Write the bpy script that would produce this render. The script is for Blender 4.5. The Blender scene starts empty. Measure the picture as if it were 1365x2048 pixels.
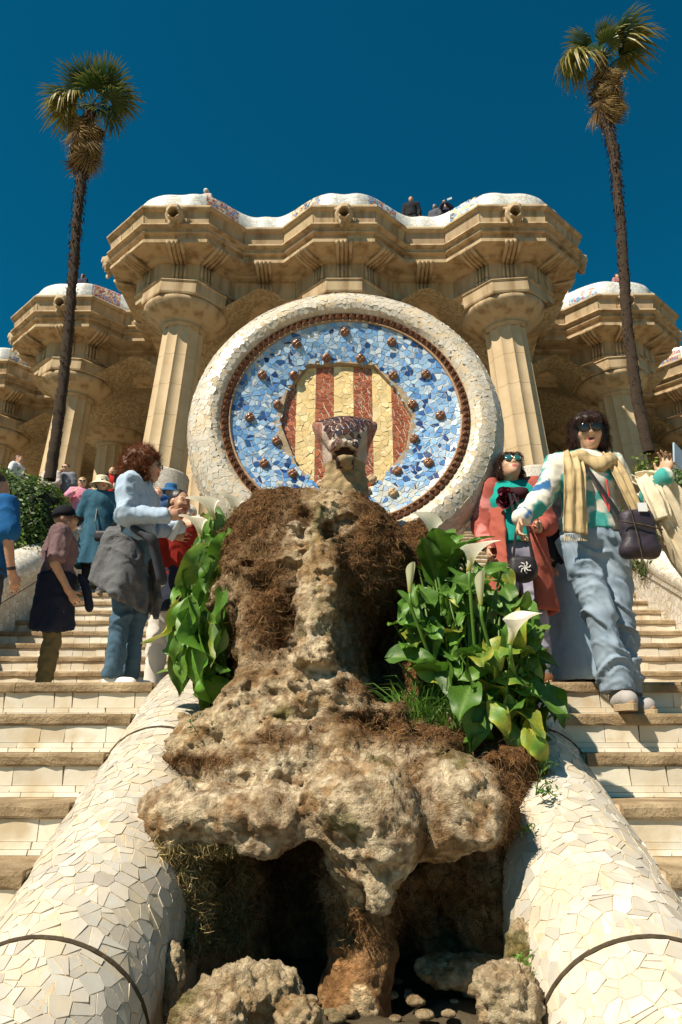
import bpy, math, random
import numpy as np
from mathutils import Vector, Matrix
from mathutils.bvhtree import BVHTree

random.seed(7)
RNG = np.random.RandomState(7)
SC = bpy.context.scene
COL = SC.collection
PI = math.pi
R = math.radians

# ------------------------------------------------------------------ camera, sky, sun, exposure
F_PX, PITCH, YAW = 1464.0, R(18.0), R(0.29)
cam_d = bpy.data.cameras.new('camera')
cam = bpy.data.objects.new('camera', cam_d)
COL.objects.link(cam)
cam_d.sensor_fit = 'VERTICAL'
cam_d.sensor_height = 24.0
cam_d.lens = 24.0 * F_PX / 2048.0
cam_d.clip_start = 0.05
cam_d.clip_end = 3000
cam.location = (0, 0, 0)
cam.rotation_euler = (PI / 2 + PITCH, 0, YAW)
SC.camera = cam

SUN_AZ, SUN_EL = R(48), R(51)          # azimuth to the left of straight behind the viewer
sun_dir = Vector((-math.sin(SUN_AZ) * math.cos(SUN_EL), -math.cos(SUN_AZ) * math.cos(SUN_EL), math.sin(SUN_EL)))
sl = bpy.data.lights.new('sun', 'SUN')
sl.energy = 5.0
sl.angle = R(0.53)
sl.color = (1.0, 0.90, 0.74)
so = bpy.data.objects.new('sun', sl)
COL.objects.link(so)
so.rotation_euler = sun_dir.to_track_quat('Z', 'Y').to_euler()

world = bpy.data.worlds.new('World')
SC.world = world
world.use_nodes = True
nt = world.node_tree
nt.nodes.clear()
sky = nt.nodes.new('ShaderNodeTexSky')
sky.sky_type = 'NISHITA'
sky.sun_disc = False
sky.sun_elevation = SUN_EL
sky.sun_rotation = math.atan2(sun_dir.x, sun_dir.y)
sky.air_density = 1.0
sky.dust_density = 0.3
sky.ozone_density = 3.0
hs = nt.nodes.new('ShaderNodeMix')
hs.data_type = 'RGBA'
hs.blend_type = 'MULTIPLY'
hs.inputs[0].default_value = 1.0
hs.inputs[7].default_value = (0.02, 0.82, 0.92, 1)
bg = nt.nodes.new('ShaderNodeBackground')
bg.inputs[1].default_value = 0.05
wo = nt.nodes.new('ShaderNodeOutputWorld')
nt.links.new(sky.outputs[0], hs.inputs[6])
nt.links.new(hs.outputs[2], bg.inputs[0])
nt.links.new(bg.outputs[0], wo.inputs[0])
SC.view_settings.view_transform = 'Standard'
SC.view_settings.look = 'None'
SC.view_settings.gamma = 1.0
SC.view_settings.use_curve_mapping = False
SC.view_settings.exposure = 0.58

# ------------------------------------------------------------------ pixel -> point in the place (photo pixels, 1365 x 2048)
_cm = Matrix.Rotation(YAW, 3, 'Z') @ Matrix.Rotation(PI / 2 + PITCH, 3, 'X')
def ray(px, py):
    return _cm @ Vector(((px - 682.5) / F_PX, (1024 - py) / F_PX, -1.0))
def at(px, py, Y):
    d = ray(px, py)
    return d * (Y / d.y)
def atz(px, py, Z):
    d = ray(px, py)
    return d * (Z / d.z)

# ------------------------------------------------------------------ helpers: numpy noise
def _hash(ix, iy, iz, seed):
    h = (ix.astype(np.int64) * 374761393 + iy.astype(np.int64) * 668265263 + iz.astype(np.int64) * 2147483647 + seed * 1274126177) & 0xFFFFFFFF
    h = ((h ^ (h >> 13)) * 1274126177) & 0xFFFFFFFF
    h = (h ^ (h >> 16)) & 0xFFFFFFFF
    h = (h * 2246822519) & 0xFFFFFFFF
    return ((h ^ (h >> 15)) & 0xFFFF) / 65535.0
def vnoise(p, seed=0):
    i = np.floor(p).astype(np.int64)
    f = p - i
    f = f * f * (3 - 2 * f)
    o = 0
    for dx in (0, 1):
        wx = f[..., 0] if dx else 1 - f[..., 0]
        for dy in (0, 1):
            wy = f[..., 1] if dy else 1 - f[..., 1]
            for dz in (0, 1):
                wz = f[..., 2] if dz else 1 - f[..., 2]
                o = o + wx * wy * wz * _hash(i[..., 0] + dx, i[..., 1] + dy, i[..., 2] + dz, seed)
    return o * 2 - 1
def fbm(p, octv=4, seed=0, gain=0.5):
    a, s, o = 1.0, 0.0, 0
    for k in range(octv):
        o = o + a * vnoise(p * (2.03 ** k) + 13.7 * k, seed + k)
        s += a
        a *= gain
    return o / s
def worley(p, seed=0):
    i = np.floor(p).astype(np.int64)
    best = np.full(p.shape[:-1], 9.0)
    for dx in (-1, 0, 1):
        for dy in (-1, 0, 1):
            for dz in (-1, 0, 1):
                c = i + np.array([dx, dy, dz])
                j = np.stack([_hash(c[..., 0], c[..., 1], c[..., 2], seed + q) for q in range(3)], -1)
                d = ((c + j - p) ** 2).sum(-1)
                best = np.minimum(best, d)
    return np.sqrt(best)

# ------------------------------------------------------------------ helpers: materials
MATS = {}
def mat(name, c1, c2=None, rough=0.7, scale=8.0, bump=0.15, bscale=60.0, attr=False, spec=0.4, detail=5, metal=0.0,
        stretch=(1, 1, 1), coat=0.0, sss=0.0, trans=0.0, bdist=0.01, c3=None, s3=2.0, cell=0.0, cellb=0.0, world=False, amount=1.0):
    if name in MATS:
        return MATS[name]
    m = bpy.data.materials.new(name)
    m.use_nodes = True
    t = m.node_tree
    t.nodes.clear()
    N, L = t.nodes.new, t.links.new
    out = N('ShaderNodeOutputMaterial')
    b = N('ShaderNodeBsdfPrincipled')
    L(b.outputs[0], out.inputs[0])
    b.inputs['Roughness'].default_value = rough
    b.inputs['Metallic'].default_value = metal
    b.inputs['Specular IOR Level'].default_value = spec
    b.inputs['Coat Weight'].default_value = coat
    b.inputs['Coat Roughness'].default_value = 0.1
    if sss:
        b.inputs['Subsurface Weight'].default_value = sss
        b.inputs['Subsurface Radius'].default_value = (0.02, 0.008, 0.004)
    tc = N('ShaderNodeTexCoord')
    vec = tc.outputs['Object']
    if world:
        g = N('ShaderNodeNewGeometry')
        vec = g.outputs['Position']
    mp = N('ShaderNodeMapping')
    mp.inputs['Scale'].default_value = stretch
    L(vec, mp.inputs[0])
    vec = mp.outputs[0]
    nz = N('ShaderNodeTexNoise')
    nz.inputs['Scale'].default_value = scale
    nz.inputs['Detail'].default_value = detail
    nz.inputs['Roughness'].default_value = 0.6
    L(vec, nz.inputs['Vector'])
    ramp = N('ShaderNodeMapRange')
    ramp.inputs[1].default_value = 0.32
    ramp.inputs[2].default_value = 0.68
    ramp.inputs[4].default_value = amount
    L(nz.outputs[0], ramp.inputs[0])
    mx = N('ShaderNodeMix')
    mx.data_type = 'RGBA'
    L(ramp.outputs[0], mx.inputs[0])
    c2 = c2 or tuple(x * 0.8 for x in c1)
    mx.inputs[6].default_value = (*c1, 1)
    mx.inputs[7].default_value = (*c2, 1)
    colr = mx.outputs[2]
    if attr:
        a = N('ShaderNodeAttribute')
        a.attribute_name = 'Col'
        m2 = N('ShaderNodeMix')
        m2.data_type = 'RGBA'
        m2.blend_type = 'MULTIPLY'
        m2.inputs[0].default_value = 1
        L(colr, m2.inputs[6])
        L(a.outputs[0], m2.inputs[7])
        colr = m2.outputs[2]
    if c3:
        n3 = N('ShaderNodeTexNoise')
        n3.inputs['Scale'].default_value = s3
        n3.inputs['Detail'].default_value = 6
        L(vec, n3.inputs['Vector'])
        r3 = N('ShaderNodeMapRange')
        r3.inputs[1].default_value = 0.50
        r3.inputs[2].default_value = 0.70
        L(n3.outputs[0], r3.inputs[0])
        m3 = N('ShaderNodeMix')
        m3.data_type = 'RGBA'
        L(r3.outputs[0], m3.inputs[0])
        L(colr, m3.inputs[6])
        m3.inputs[7].default_value = (*c3, 1)
        colr = m3.outputs[2]
    L(colr, b.inputs['Base Color'])
    hgt = None
    if bump:
        nb = N('ShaderNodeTexNoise')
        nb.inputs['Scale'].default_value = bscale
        nb.inputs['Detail'].default_value = 6
        nb.inputs['Roughness'].default_value = 0.65
        L(vec, nb.inputs['Vector'])
        bp = N('ShaderNodeBump')
        bp.inputs['Strength'].default_value = bump
        bp.inputs['Distance'].default_value = bdist
        L(nb.outputs[0], bp.inputs['Height'])
        last = bp.outputs[0]
        L(last, b.inputs['Normal'])
    if trans:
        tr = N('ShaderNodeBsdfTranslucent')
        L(colr, tr.inputs[0])
        ms = N('ShaderNodeMixShader')
        ms.inputs[0].default_value = trans
        L(b.outputs[0], ms.inputs[1])
        L(tr.outputs[0], ms.inputs[2])
        L(ms.outputs[0], out.inputs[0])
    MATS[name] = m
    return m

def mosaic_mat(name, palette, grout, scale, rough=0.3, edge=0.06, world=False):
    """broken-tile cover for surfaces too far away to tell the shards apart"""
    m = bpy.data.materials.new(name)
    m.use_nodes = True
    t = m.node_tree
    t.nodes.clear()
    N, L = t.nodes.new, t.links.new
    out = N('ShaderNodeOutputMaterial')
    b = N('ShaderNodeBsdfPrincipled')
    L(b.outputs[0], out.inputs[0])
    b.inputs['Roughness'].default_value = rough
    tc = N('ShaderNodeTexCoord')
    v1 = N('ShaderNodeTexVoronoi')
    v1.inputs['Scale'].default_value = scale
    v2 = N('ShaderNodeTexVoronoi')
    v2.feature = 'DISTANCE_TO_EDGE'
    v2.inputs['Scale'].default_value = scale
    L(tc.outputs['Object'], v1.inputs['Vector'])
    L(tc.outputs['Object'], v2.inputs['Vector'])
    sep = N('ShaderNodeSeparateColor')
    L(v1.outputs['Color'], sep.inputs[0])
    cr = N('ShaderNodeValToRGB')
    cr.color_ramp.interpolation = 'CONSTANT'
    while len(cr.color_ramp.elements) < len(palette):
        cr.color_ramp.elements.new(0.5)
    for i, c in enumerate(palette):
        cr.color_ramp.elements[i].position = i / len(palette)
        cr.color_ramp.elements[i].color = (*c, 1)
    L(sep.outputs[0], cr.inputs[0])
    mr = N('ShaderNodeMapRange')
    mr.inputs[1].default_value = edge * 0.5
    mr.inputs[2].default_value = edge
    L(v2.outputs['Distance'], mr.inputs[0])
    mx = N('ShaderNodeMix')
    mx.data_type = 'RGBA'
    L(mr.outputs[0], mx.inputs[0])
    mx.inputs[6].default_value = (*grout, 1)
    L(cr.outputs[0], mx.inputs[7])
    L(mx.outputs[2], b.inputs['Base Color'])
    bp = N('ShaderNodeBump')
    bp.inputs['Strength'].default_value = 0.6
    bp.inputs['Distance'].default_value = 0.006
    L(mr.outputs[0], bp.inputs['Height'])
    L(bp.outputs[0], b.inputs['Normal'])
    MATS[name] = m
    return m

# ------------------------------------------------------------------ helpers: objects
def tag(o, label=None, cat=None, group=None, kind=None):
    if label: o['label'] = label
    if cat: o['category'] = cat
    if group: o['group'] = group
    if kind: o['kind'] = kind
    return o
def thing(name, label, cat, loc=(0, 0, 0), rz=0.0, group=None):
    o = bpy.data.objects.new(name, None)
    COL.objects.link(o)
    o.empty_display_size = 0.1
    o.location = loc
    o.rotation_euler = (0, 0, rz)
    return tag(o, label, cat, group)
def mk(name, verts, faces, m, parent=None, smooth=False, col=None, loc=None, colv=None):
    me = bpy.data.meshes.new(name)
    if isinstance(faces, np.ndarray):
        n, k = faces.shape
        me.vertices.add(len(verts))
        me.vertices.foreach_set('co', np.asarray(verts, np.float32).ravel())
        me.loops.add(n * k)
        me.loops.foreach_set('vertex_index', faces.astype(np.int32).ravel())
        me.polygons.add(n)
        me.polygons.foreach_set('loop_start', np.arange(0, n * k, k, dtype=np.int32))
        me.polygons.foreach_set('loop_total', np.full(n, k, np.int32))
        me.update(calc_edges=True)
    else:
        me.from_pydata([tuple(v) for v in verts], [], faces)
        me.update()
    if smooth:
        me.polygons.foreach_set('use_smooth', np.ones(len(me.polygons), bool))
    if colv is not None or col is not None:
        a = me.color_attributes.new('Col', 'FLOAT_COLOR', 'POINT')
        n = len(me.vertices)
        arr = np.ones((n, 4), np.float32)
        arr[:, :3] = colv if colv is not None else np.array(col)
        a.data.foreach_set('color', arr.ravel())
    for mm in (m if isinstance(m, (list, tuple)) else [m]):
        if mm: me.materials.append(mm)
    o = bpy.data.objects.new(name, me)
    COL.objects.link(o)
    if parent is not None: o.parent = parent
    if loc is not None: o.location = loc
    return o
def copy_tree(o, parent=None):
    c = o.copy()
    COL.objects.link(c)
    if parent is not None: c.parent = parent
    for ch in [x for x in KIDS.get(o.name, [])] or list(o.children):
        copy_tree(ch, c)
    return c
KIDS = {}

class MB:
    """collects simple shapes into one mesh"""
    def __init__(s):
        s.v, s.f, s.c = [], [], []
        s.col = (1, 1, 1)
    def add(s, vs, fs):
        n = len(s.v)
        s.v += [tuple(x) for x in vs]
        s.f += [tuple(i + n for i in f) for f in fs]
        s.c += [s.col] * len(vs)
    def box(s, lo, hi, M=None):
        (x0, y0, z0), (x1, y1, z1) = lo, hi
        vs = [Vector(p) for p in ((x0, y0, z0), (x1, y0, z0), (x1, y1, z0), (x0, y1, z0), (x0, y0, z1), (x1, y0, z1), (x1, y1, z1), (x0, y1, z1))]
        if M is not None: vs = [M @ p for p in vs]
        s.add(vs, [(0, 3, 2, 1), (4, 5, 6, 7), (0, 1, 5, 4), (1, 2, 6, 5), (2, 3, 7, 6), (3, 0, 4, 7)])
    def tube(s, pts, rad, n=8, cap=True, flat=1.0, up=None):
        pts = [Vector(p) for p in pts]
        if not isinstance(rad, (list, tuple)): rad = [rad] * len(pts)
        rings = []
        ref = None
        for i, p in enumerate(pts):
            d = (pts[min(i + 1, len(pts) - 1)] - pts[max(i - 1, 0)]).normalized()
            if ref is None:
                ref = up or (Vector((0, 0, 1)) if abs(d.z) < 0.9 else Vector((1, 0, 0)))
                a = d.cross(ref).normalized()
            else:
                a = (a - d * a.dot(d)).normalized()
            b2 = d.cross(a)
            rings.append([p + (a * math.cos(2 * PI * k / n) + b2 * math.sin(2 * PI * k / n) * flat) * rad[i] for k in range(n)])
        vs = [q for r_ in rings for q in r_]
        fs = []
        for i in range(len(rings) - 1):
            for k in range(n):
                fs.append((i * n + k, i * n + (k + 1) % n, (i + 1) * n + (k + 1) % n, (i + 1) * n + k))
        if cap:
            fs.append(tuple(range(n - 1, -1, -1)))
            fs.append(tuple((len(rings) - 1) * n + k for k in range(n)))
        s.add(vs, fs)
    def lathe(s, prof, n=24, M=None, close=False):
        vs = []
        for r_, z in prof:
            for k in range(n):
                a = 2 * PI * k / n
                p = Vector((r_ * math.cos(a), r_ * math.sin(a), z))
                vs.append(M @ p if M is not None else p)
        fs = []
        m_ = len(prof)
        for i in range(m_ - 1):
            for k in range(n):
                fs.append((i * n + k, i * n + (k + 1) % n, (i + 1) * n + (k + 1) % n, (i + 1) * n + k))
        s.add(vs, fs)
    def strip(s, pts, widths, side):
        vs, fs = [], []
        for p, w in zip(pts, widths):
            vs += [Vector(p) - side * w, Vector(p) + side * w]
        for i in range(len(pts) - 1):
            fs.append((2 * i, 2 * i + 1, 2 * i + 3, 2 * i + 2))
        s.add(vs, fs)
    def build(s, name, m, parent=None, smooth=False, loc=None):
        return mk(name, s.v, s.f, m, parent, smooth, colv=np.array(s.c, np.float32), loc=loc)

# ------------------------------------------------------------------ helpers: signed distance fields meshed by surface nets
class SDF:
    def __init__(s, lo, hi, h):
        s.lo = np.array(lo, float)
        s.h = h
        s.n = np.ceil((np.array(hi, float) - s.lo) / h).astype(int) + 1
        s.D = np.full(tuple(s.n), 1e3, np.float32)
    def sub(s, lo, hi):
        a = np.clip(np.floor((np.array(lo) - s.lo) / s.h).astype(int), 0, s.n)
        b = np.clip(np.ceil((np.array(hi) - s.lo) / s.h).astype(int) + 1, 0, s.n)
        sl_ = tuple(slice(a[i], b[i]) for i in range(3))
        g = np.meshgrid(*[s.lo[i] + s.h * np.arange(a[i], b[i]) for i in range(3)], indexing='ij')
        return sl_, np.stack(g, -1)
    def comb(s, fn, lo, hi, k=0.02, cut=False):
        mgn = k + 3 * s.h
        sl_, P = s.sub(np.array(lo) - mgn, np.array(hi) + mgn)
        if P.size == 0: return
        d = fn(P)
        A = s.D[sl_]
        if cut:
            A2, B2 = -A, d
            h = np.maximum(k - np.abs(A2 - B2), 0) / max(k, 1e-6)
            s.D[sl_] = -(np.minimum(A2, B2) - h * h * k * 0.25)
        else:
            h = np.maximum(k - np.abs(A - d), 0) / max(k, 1e-6)
            s.D[sl_] = np.minimum(A, d) - h * h * k * 0.25
    def rc(s, a, b, ra, rb=None, k=0.02, flat=(1, 1, 1), cut=False, B=None):
        rb = ra if rb is None else rb
        a, b = np.array(a, float), np.array(b, float)
        fl = np.array(flat, float)
        Bm = None if B is None else np.array(B, float)
        def fn(P):
            q, c = P - a, b - a
            if Bm is not None:
                q, c = q @ Bm, c @ Bm
            q, c = q / fl, c / fl
            t = np.clip((q @ c) / max(c @ c, 1e-9), 0, 1)
            d = np.sqrt(((q - t[..., None] * c) ** 2).sum(-1)) - (ra + (rb - ra) * t)
            return d * min(1.0, fl.min())
        m_ = max(ra, rb) * max(1.0, fl.max())
        s.comb(fn, np.minimum(a, b) - m_, np.maximum(a, b) + m_, k, cut)
    def ell(s, c, r, k=0.02, B=None, cut=False):
        c, r = np.array(c, float), np.array(r, float)
        Bm = None if B is None else np.array(B, float)
        def fn(P):
            q = P - c
            if Bm is not None: q = q @ Bm
            q1 = q / r
            l = np.sqrt((q1 ** 2).sum(-1))
            l2 = np.sqrt(((q / (r * r)) ** 2).sum(-1))
            return l * (l - 1) / np.maximum(l2, 1e-6)
        m_ = r.max()
        s.comb(fn, c - m_, c + m_, k, cut)
    def box(s, c, r, rad=0.01, k=0.01, B=None, cut=False):
        c, r = np.array(c, float), np.array(r, float)
        Bm = None if B is None else np.array(B, float)
        def fn(P):
            q = P - c
            if Bm is not None: q = q @ Bm
            q = np.abs(q) - (r - rad)
            return np.sqrt((np.maximum(q, 0) ** 2).sum(-1)) + np.minimum(q.max(-1), 0) - rad
        m_ = np.sqrt((r ** 2).sum())
        s.comb(fn, c - m_, c + m_, k, cut)
    def mesh(s):
        D = s.D
        S = D < 0
        nx, ny, nz = D.shape
        cs = np.zeros((nx - 1, ny - 1, nz - 1), np.int8)
        for dx in (0, 1):
            for dy in (0, 1):
                for dz in (0, 1):
                    cs += S[dx:nx - 1 + dx, dy:ny - 1 + dy, dz:nz - 1 + dz]
        act = (cs > 0) & (cs < 8)
        idx = np.full(act.shape, -1, np.int64)
        ci = np.argwhere(act)
        if len(ci) == 0: return np.zeros((0, 3)), np.zeros((0, 4), int)
        idx[act] = np.arange(len(ci))
        corn = np.array([(a, b, c) for a in (0, 1) for b in (0, 1) for c in (0, 1)])
        vals = np.stack([D[ci[:, 0] + c[0], ci[:, 1] + c[1], ci[:, 2] + c[2]] for c in corn], 1)
        vals = np.clip(vals, -3 * s.h, 3 * s.h)
        acc = np.zeros((len(ci), 3))
        cnt = np.zeros(len(ci))
        for i in range(8):
            for j in range(i + 1, 8):
                if np.abs(corn[i] - corn[j]).sum() == 1:
                    va, vb = vals[:, i], vals[:, j]
                    m_ = (va < 0) != (vb < 0)
                    t = va / np.where(m_, va - vb, 1)
                    p = corn[i] + t[:, None] * (corn[j] - corn[i])
                    acc[m_] += p[m_]
                    cnt[m_] += 1
        V = s.lo + (ci + acc / np.maximum(cnt, 1)[:, None]) * s.h
        quads = []
        for ax in range(3):
            o1, o2 = [(1, 2), (2, 0), (0, 1)][ax]
            sl0 = [slice(1, -1)] * 3
            sl1 = [slice(1, -1)] * 3
            sl0[ax] = slice(0, -1)
            sl1[ax] = slice(1, None)
            a, b = S[tuple(sl0)], S[tuple(sl1)]
            off = np.array([1, 1, 1])
            off[ax] = 0
            for flip, msk in ((0, a & ~b), (1, ~a & b)):
                e = np.argwhere(msk) + off
                if len(e) == 0: continue
                q = []
                for (u, w) in ((0, 0), (1, 0), (1, 1), (0, 1)):
                    c = e.copy()
                    c[:, o1] -= u
                    c[:, o2] -= w
                    q.append(idx[c[:, 0], c[:, 1], c[:, 2]])
                q = np.stack(q, 1)
                if flip: q = q[:, ::-1]
                quads.append(q)
        Q = np.concatenate(quads)
        Q = Q[(Q >= 0).all(1)]
        return V, Q
def vnormals(V, Q):
    n = np.cross(V[Q[:, 2]] - V[Q[:, 0]], V[Q[:, 3]] - V[Q[:, 1]])
    N_ = np.zeros_like(V)
    for i in range(4):
        np.add.at(N_, Q[:, i], n)
    return N_ / np.maximum(np.linalg.norm(N_, axis=1, keepdims=True), 1e-9)

# ------------------------------------------------------------------ helpers: broken tiles
def clip_poly(poly, nx, ny, d):          # keep nx*x+ny*y <= d
    out = []
    n = len(poly)
    for i in range(n):
        a, b = poly[i], poly[(i + 1) % n]
        da, db = nx * a[0] + ny * a[1] - d, nx * b[0] + ny * b[1] - d
        if da <= 0: out.append(a)
        if (da < 0 < db) or (db < 0 < da):
            t = da / (da - db)
            out.append((a[0] + (b[0] - a[0]) * t, a[1] + (b[1] - a[1]) * t))
    return out
def parea(p):
    return 0.5 * sum(p[i][0] * p[(i + 1) % len(p)][1] - p[(i + 1) % len(p)][0] * p[i][1] for i in range(len(p)))
def pcen(p):
    return (sum(q[0] for q in p) / len(p), sum(q[1] for q in p) / len(p))
def inset(p, g):
    out = list(p)
    n = len(p)
    if parea(p) < 0: p = p[::-1]; out = list(p)
    for i in range(n):
        a, b = p[i], p[(i + 1) % n]
        ex, ey = b[0] - a[0], b[1] - a[1]
        l = math.hypot(ex, ey)
        if l < 1e-6: continue
        nx, ny = ey / l, -ex / l
        out = clip_poly(out, nx, ny, nx * a[0] + ny * a[1] - g)
        if len(out) < 3: return []
    return out
def shards(x0, y0, x1, y1, size, rnd, wrap=False, split=0.4, inside=None, jit=0.42):
    """irregular convex pieces covering a rectangle: jittered cells, some of them snapped once more"""
    nx, ny = max(1, int((x1 - x0) / size)), max(1, int((y1 - y0) / size))
    pts = []
    for i in range(nx):
        for j in range(ny):
            pts.append((x0 + (i + .5 + (0.5 if j % 2 else 0) * 0.9 + rnd.uniform(-jit, jit)) * (x1 - x0) / nx, y0 + (j + .5 + rnd.uniform(-jit, jit)) * (y1 - y0) / ny))
    W = x1 - x0
    base = len(pts)
    P = np.array(pts)
    if wrap:
        P = np.concatenate([P, P + [W, 0], P - [W, 0]])
    polys = []
    for i in range(base):
        c = P[i]
        d2 = ((P - c) ** 2).sum(1)
        near = np.argsort(d2)[1:18]
        s3 = size * 2.2
        poly = [(c[0] - s3, c[1] - s3), (c[0] + s3, c[1] - s3), (c[0] + s3, c[1] + s3), (c[0] - s3, c[1] + s3)]
        for j in near:
            dx, dy = P[j] - c
            poly = clip_poly(poly, dx, dy, (P[j] @ P[j] - c @ c) / 2)
        poly = clip_poly(poly, 0, -1, -y0)
        if len(poly) > 2: poly = clip_poly(poly, 0, 1, y1)
        if not wrap:
            if len(poly) > 2: poly = clip_poly(poly, -1, 0, -x0)
            if len(poly) > 2: poly = clip_poly(poly, 1, 0, x1)
        if len(poly) < 3: continue
        if rnd.random() < split:
            a = rnd.uniform(0, PI)
            cx, cy = pcen(poly)
            q = rnd.uniform(-.15, .15) * size
            nxx, nyy = math.cos(a), math.sin(a)
            d = nxx * cx + nyy * cy + q
            for sg in (1, -1):
                pp = clip_poly(poly, nxx * sg, nyy * sg, d * sg)
                if len(pp) > 2: polys.append(pp)
        else:
            polys.append(poly)
    return polys
def tiles(name, polys, surf, m, parent, colf, rnd, gap=0.003, th=0.006, limit=300, tilt=0.03, minarea=0.0, sink=0.012, stuffname=None, rank=None, warp=True):
    """polys in (u,v); surf(u,v) -> (point, tangent_u, tangent_v, normal). Largest 300 are parts, the rest one part"""
    data = []
    for p in polys:
        q = inset(p, gap)
        if len(q) < 3: continue
        A = abs(parea(q))
        if A < minarea: continue
        c = pcen(q)
        fr = surf(*c)
        if fr is None: continue
        O, Tu, Tv, Nn = fr
        tx, ty = rnd.gauss(0, tilt), rnd.gauss(0, tilt)
        dz = rnd.uniform(-.0012, .0015)
        top, bot = [], []
        for (u, v) in q:
            du, dv = u - c[0], v - c[1]
            b = O + Tu * du + Tv * dv
            top.append(b + Nn * (th + dz + du * tx + dv * ty))
            bot.append(O + Tu * du * .97 + Tv * dv * .97 - Nn * sink)
        n = len(q)
        vs = top + bot
        fs = [tuple(range(n))] + [(i, i + n, (i + 1) % n + n, (i + 1) % n) for i in range(n)]
        if (top[1] - top[0]).cross(top[2] - top[1]).dot(Nn) < 0:
            fs = [tuple(reversed(f)) for f in fs]
        key = rank(O, A) if rank else A
        data.append((key, vs, fs, colf(O, c), O))
    data.sort(key=lambda t: -t[0])
    for key, vs, fs, c, O in data[:limit]:
        mk(name, [v - O for v in vs], fs, m, parent, col=c, loc=O)
    if data[limit:]:
        b = MB()
        for key, vs, fs, c, O in data[limit:]:
            b.col = c
            b.add(vs, fs)
        o = b.build(stuffname or ('small_' + name + 's'), m, parent)
        o['kind'] = 'stuff'
    return len(data)

# ================================================================== SETTING
def anchor(root, base):
    base = Vector(base)
    root.location = base
    for ch in root.children: ch.location = Vector(ch.location) - base
    return root
rnd = random.Random(11)

M_STONE = mat('sandstone', (0.52, 0.395, 0.25), (0.43, 0.315, 0.185), rough=0.9, scale=1.6, bump=0.35, bscale=30, c3=(0.27, 0.18, 0.095), s3=1.6, detail=8, bdist=0.02, spec=0.2, stretch=(2.2, 2.2, .45))
M_STONEB = mat('sandstone_course', (0.53, 0.405, 0.26), (0.42, 0.31, 0.185), rough=0.9, scale=1.9, bump=0.4, bscale=26, c3=(0.25, 0.165, 0.085), s3=1.5, detail=8, bdist=0.02, spec=0.2, attr=True, world=True, stretch=(2.2, 2.2, .4))
M_STONEW = mat('sandstone_block', (0.60, 0.46, 0.295), (0.50, 0.37, 0.22), rough=0.9, scale=2.2, bump=0.3, bscale=30, detail=8, world=True, spec=0.2, bdist=0.015)
M_TREAD = mat('worn_tread_stone', (0.38, 0.275, 0.165), (0.22, 0.15, 0.08), rough=0.92, scale=9, bump=0.9, bscale=55, detail=9, world=True, spec=0.2, bdist=0.012, c3=(0.50, 0.38, 0.23), s3=5)
M_GROUT = mat('cream_grout', (0.68, 0.56, 0.40), (0.54, 0.42, 0.27), rough=0.95, scale=14, bump=0.5, bscale=90, world=True, spec=0.15)
M_WTILE = mat('white_glazed_tile', (0.67, 0.64, 0.57), (0.57, 0.525, 0.44), rough=0.28, scale=7, bump=0.12, bscale=45, attr=True, world=True, spec=0.5, c3=(0.62, 0.52, 0.37), s3=9)
M_RTILE = mat('stair_riser_tile', (0.84, 0.79, 0.68), (0.70, 0.62, 0.47), rough=0.45, scale=4, bump=0.15, bscale=45, attr=True, world=True, c3=(0.58, 0.46, 0.30), s3=6)
M_CTILE = mat('glazed_colour_tile', (1, 1, 1), (0.86, 0.86, 0.86), rough=0.22, scale=30, bump=0.12, bscale=60, attr=True, world=True)
M_BTILE = mat('marbled_blue_tile', (1, 1, 1), (0.80, 0.80, 0.84), rough=0.2, scale=25, bump=0.15, bscale=70, attr=True, world=True)
M_DARK = mat('dark_joint', (0.10, 0.07, 0.04), (0.05, 0.035, 0.02), rough=0.95, scale=30, bump=0.4, bscale=80)
M_WMOS = mosaic_mat('white_mosaic_wall', [(0.80, 0.76, 0.68), (0.74, 0.70, 0.62), (0.84, 0.80, 0.74), (0.70, 0.64, 0.54)], (0.56, 0.44, 0.28), 14)

# ground, hall terrace
M_GROUND = mat('gravel_ground', (0.30, 0.235, 0.15), (0.20, 0.155, 0.10), rough=0.95, scale=1.5, bump=0.5, bscale=40, detail=9)
g = mk('ground', [(-600, -600, -1.72), (600, -600, -1.72), (600, 600, -1.72), (-600, 600, -1.72)], [(0, 1, 2, 3)], M_GROUND)
tag(g, kind='structure')

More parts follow.
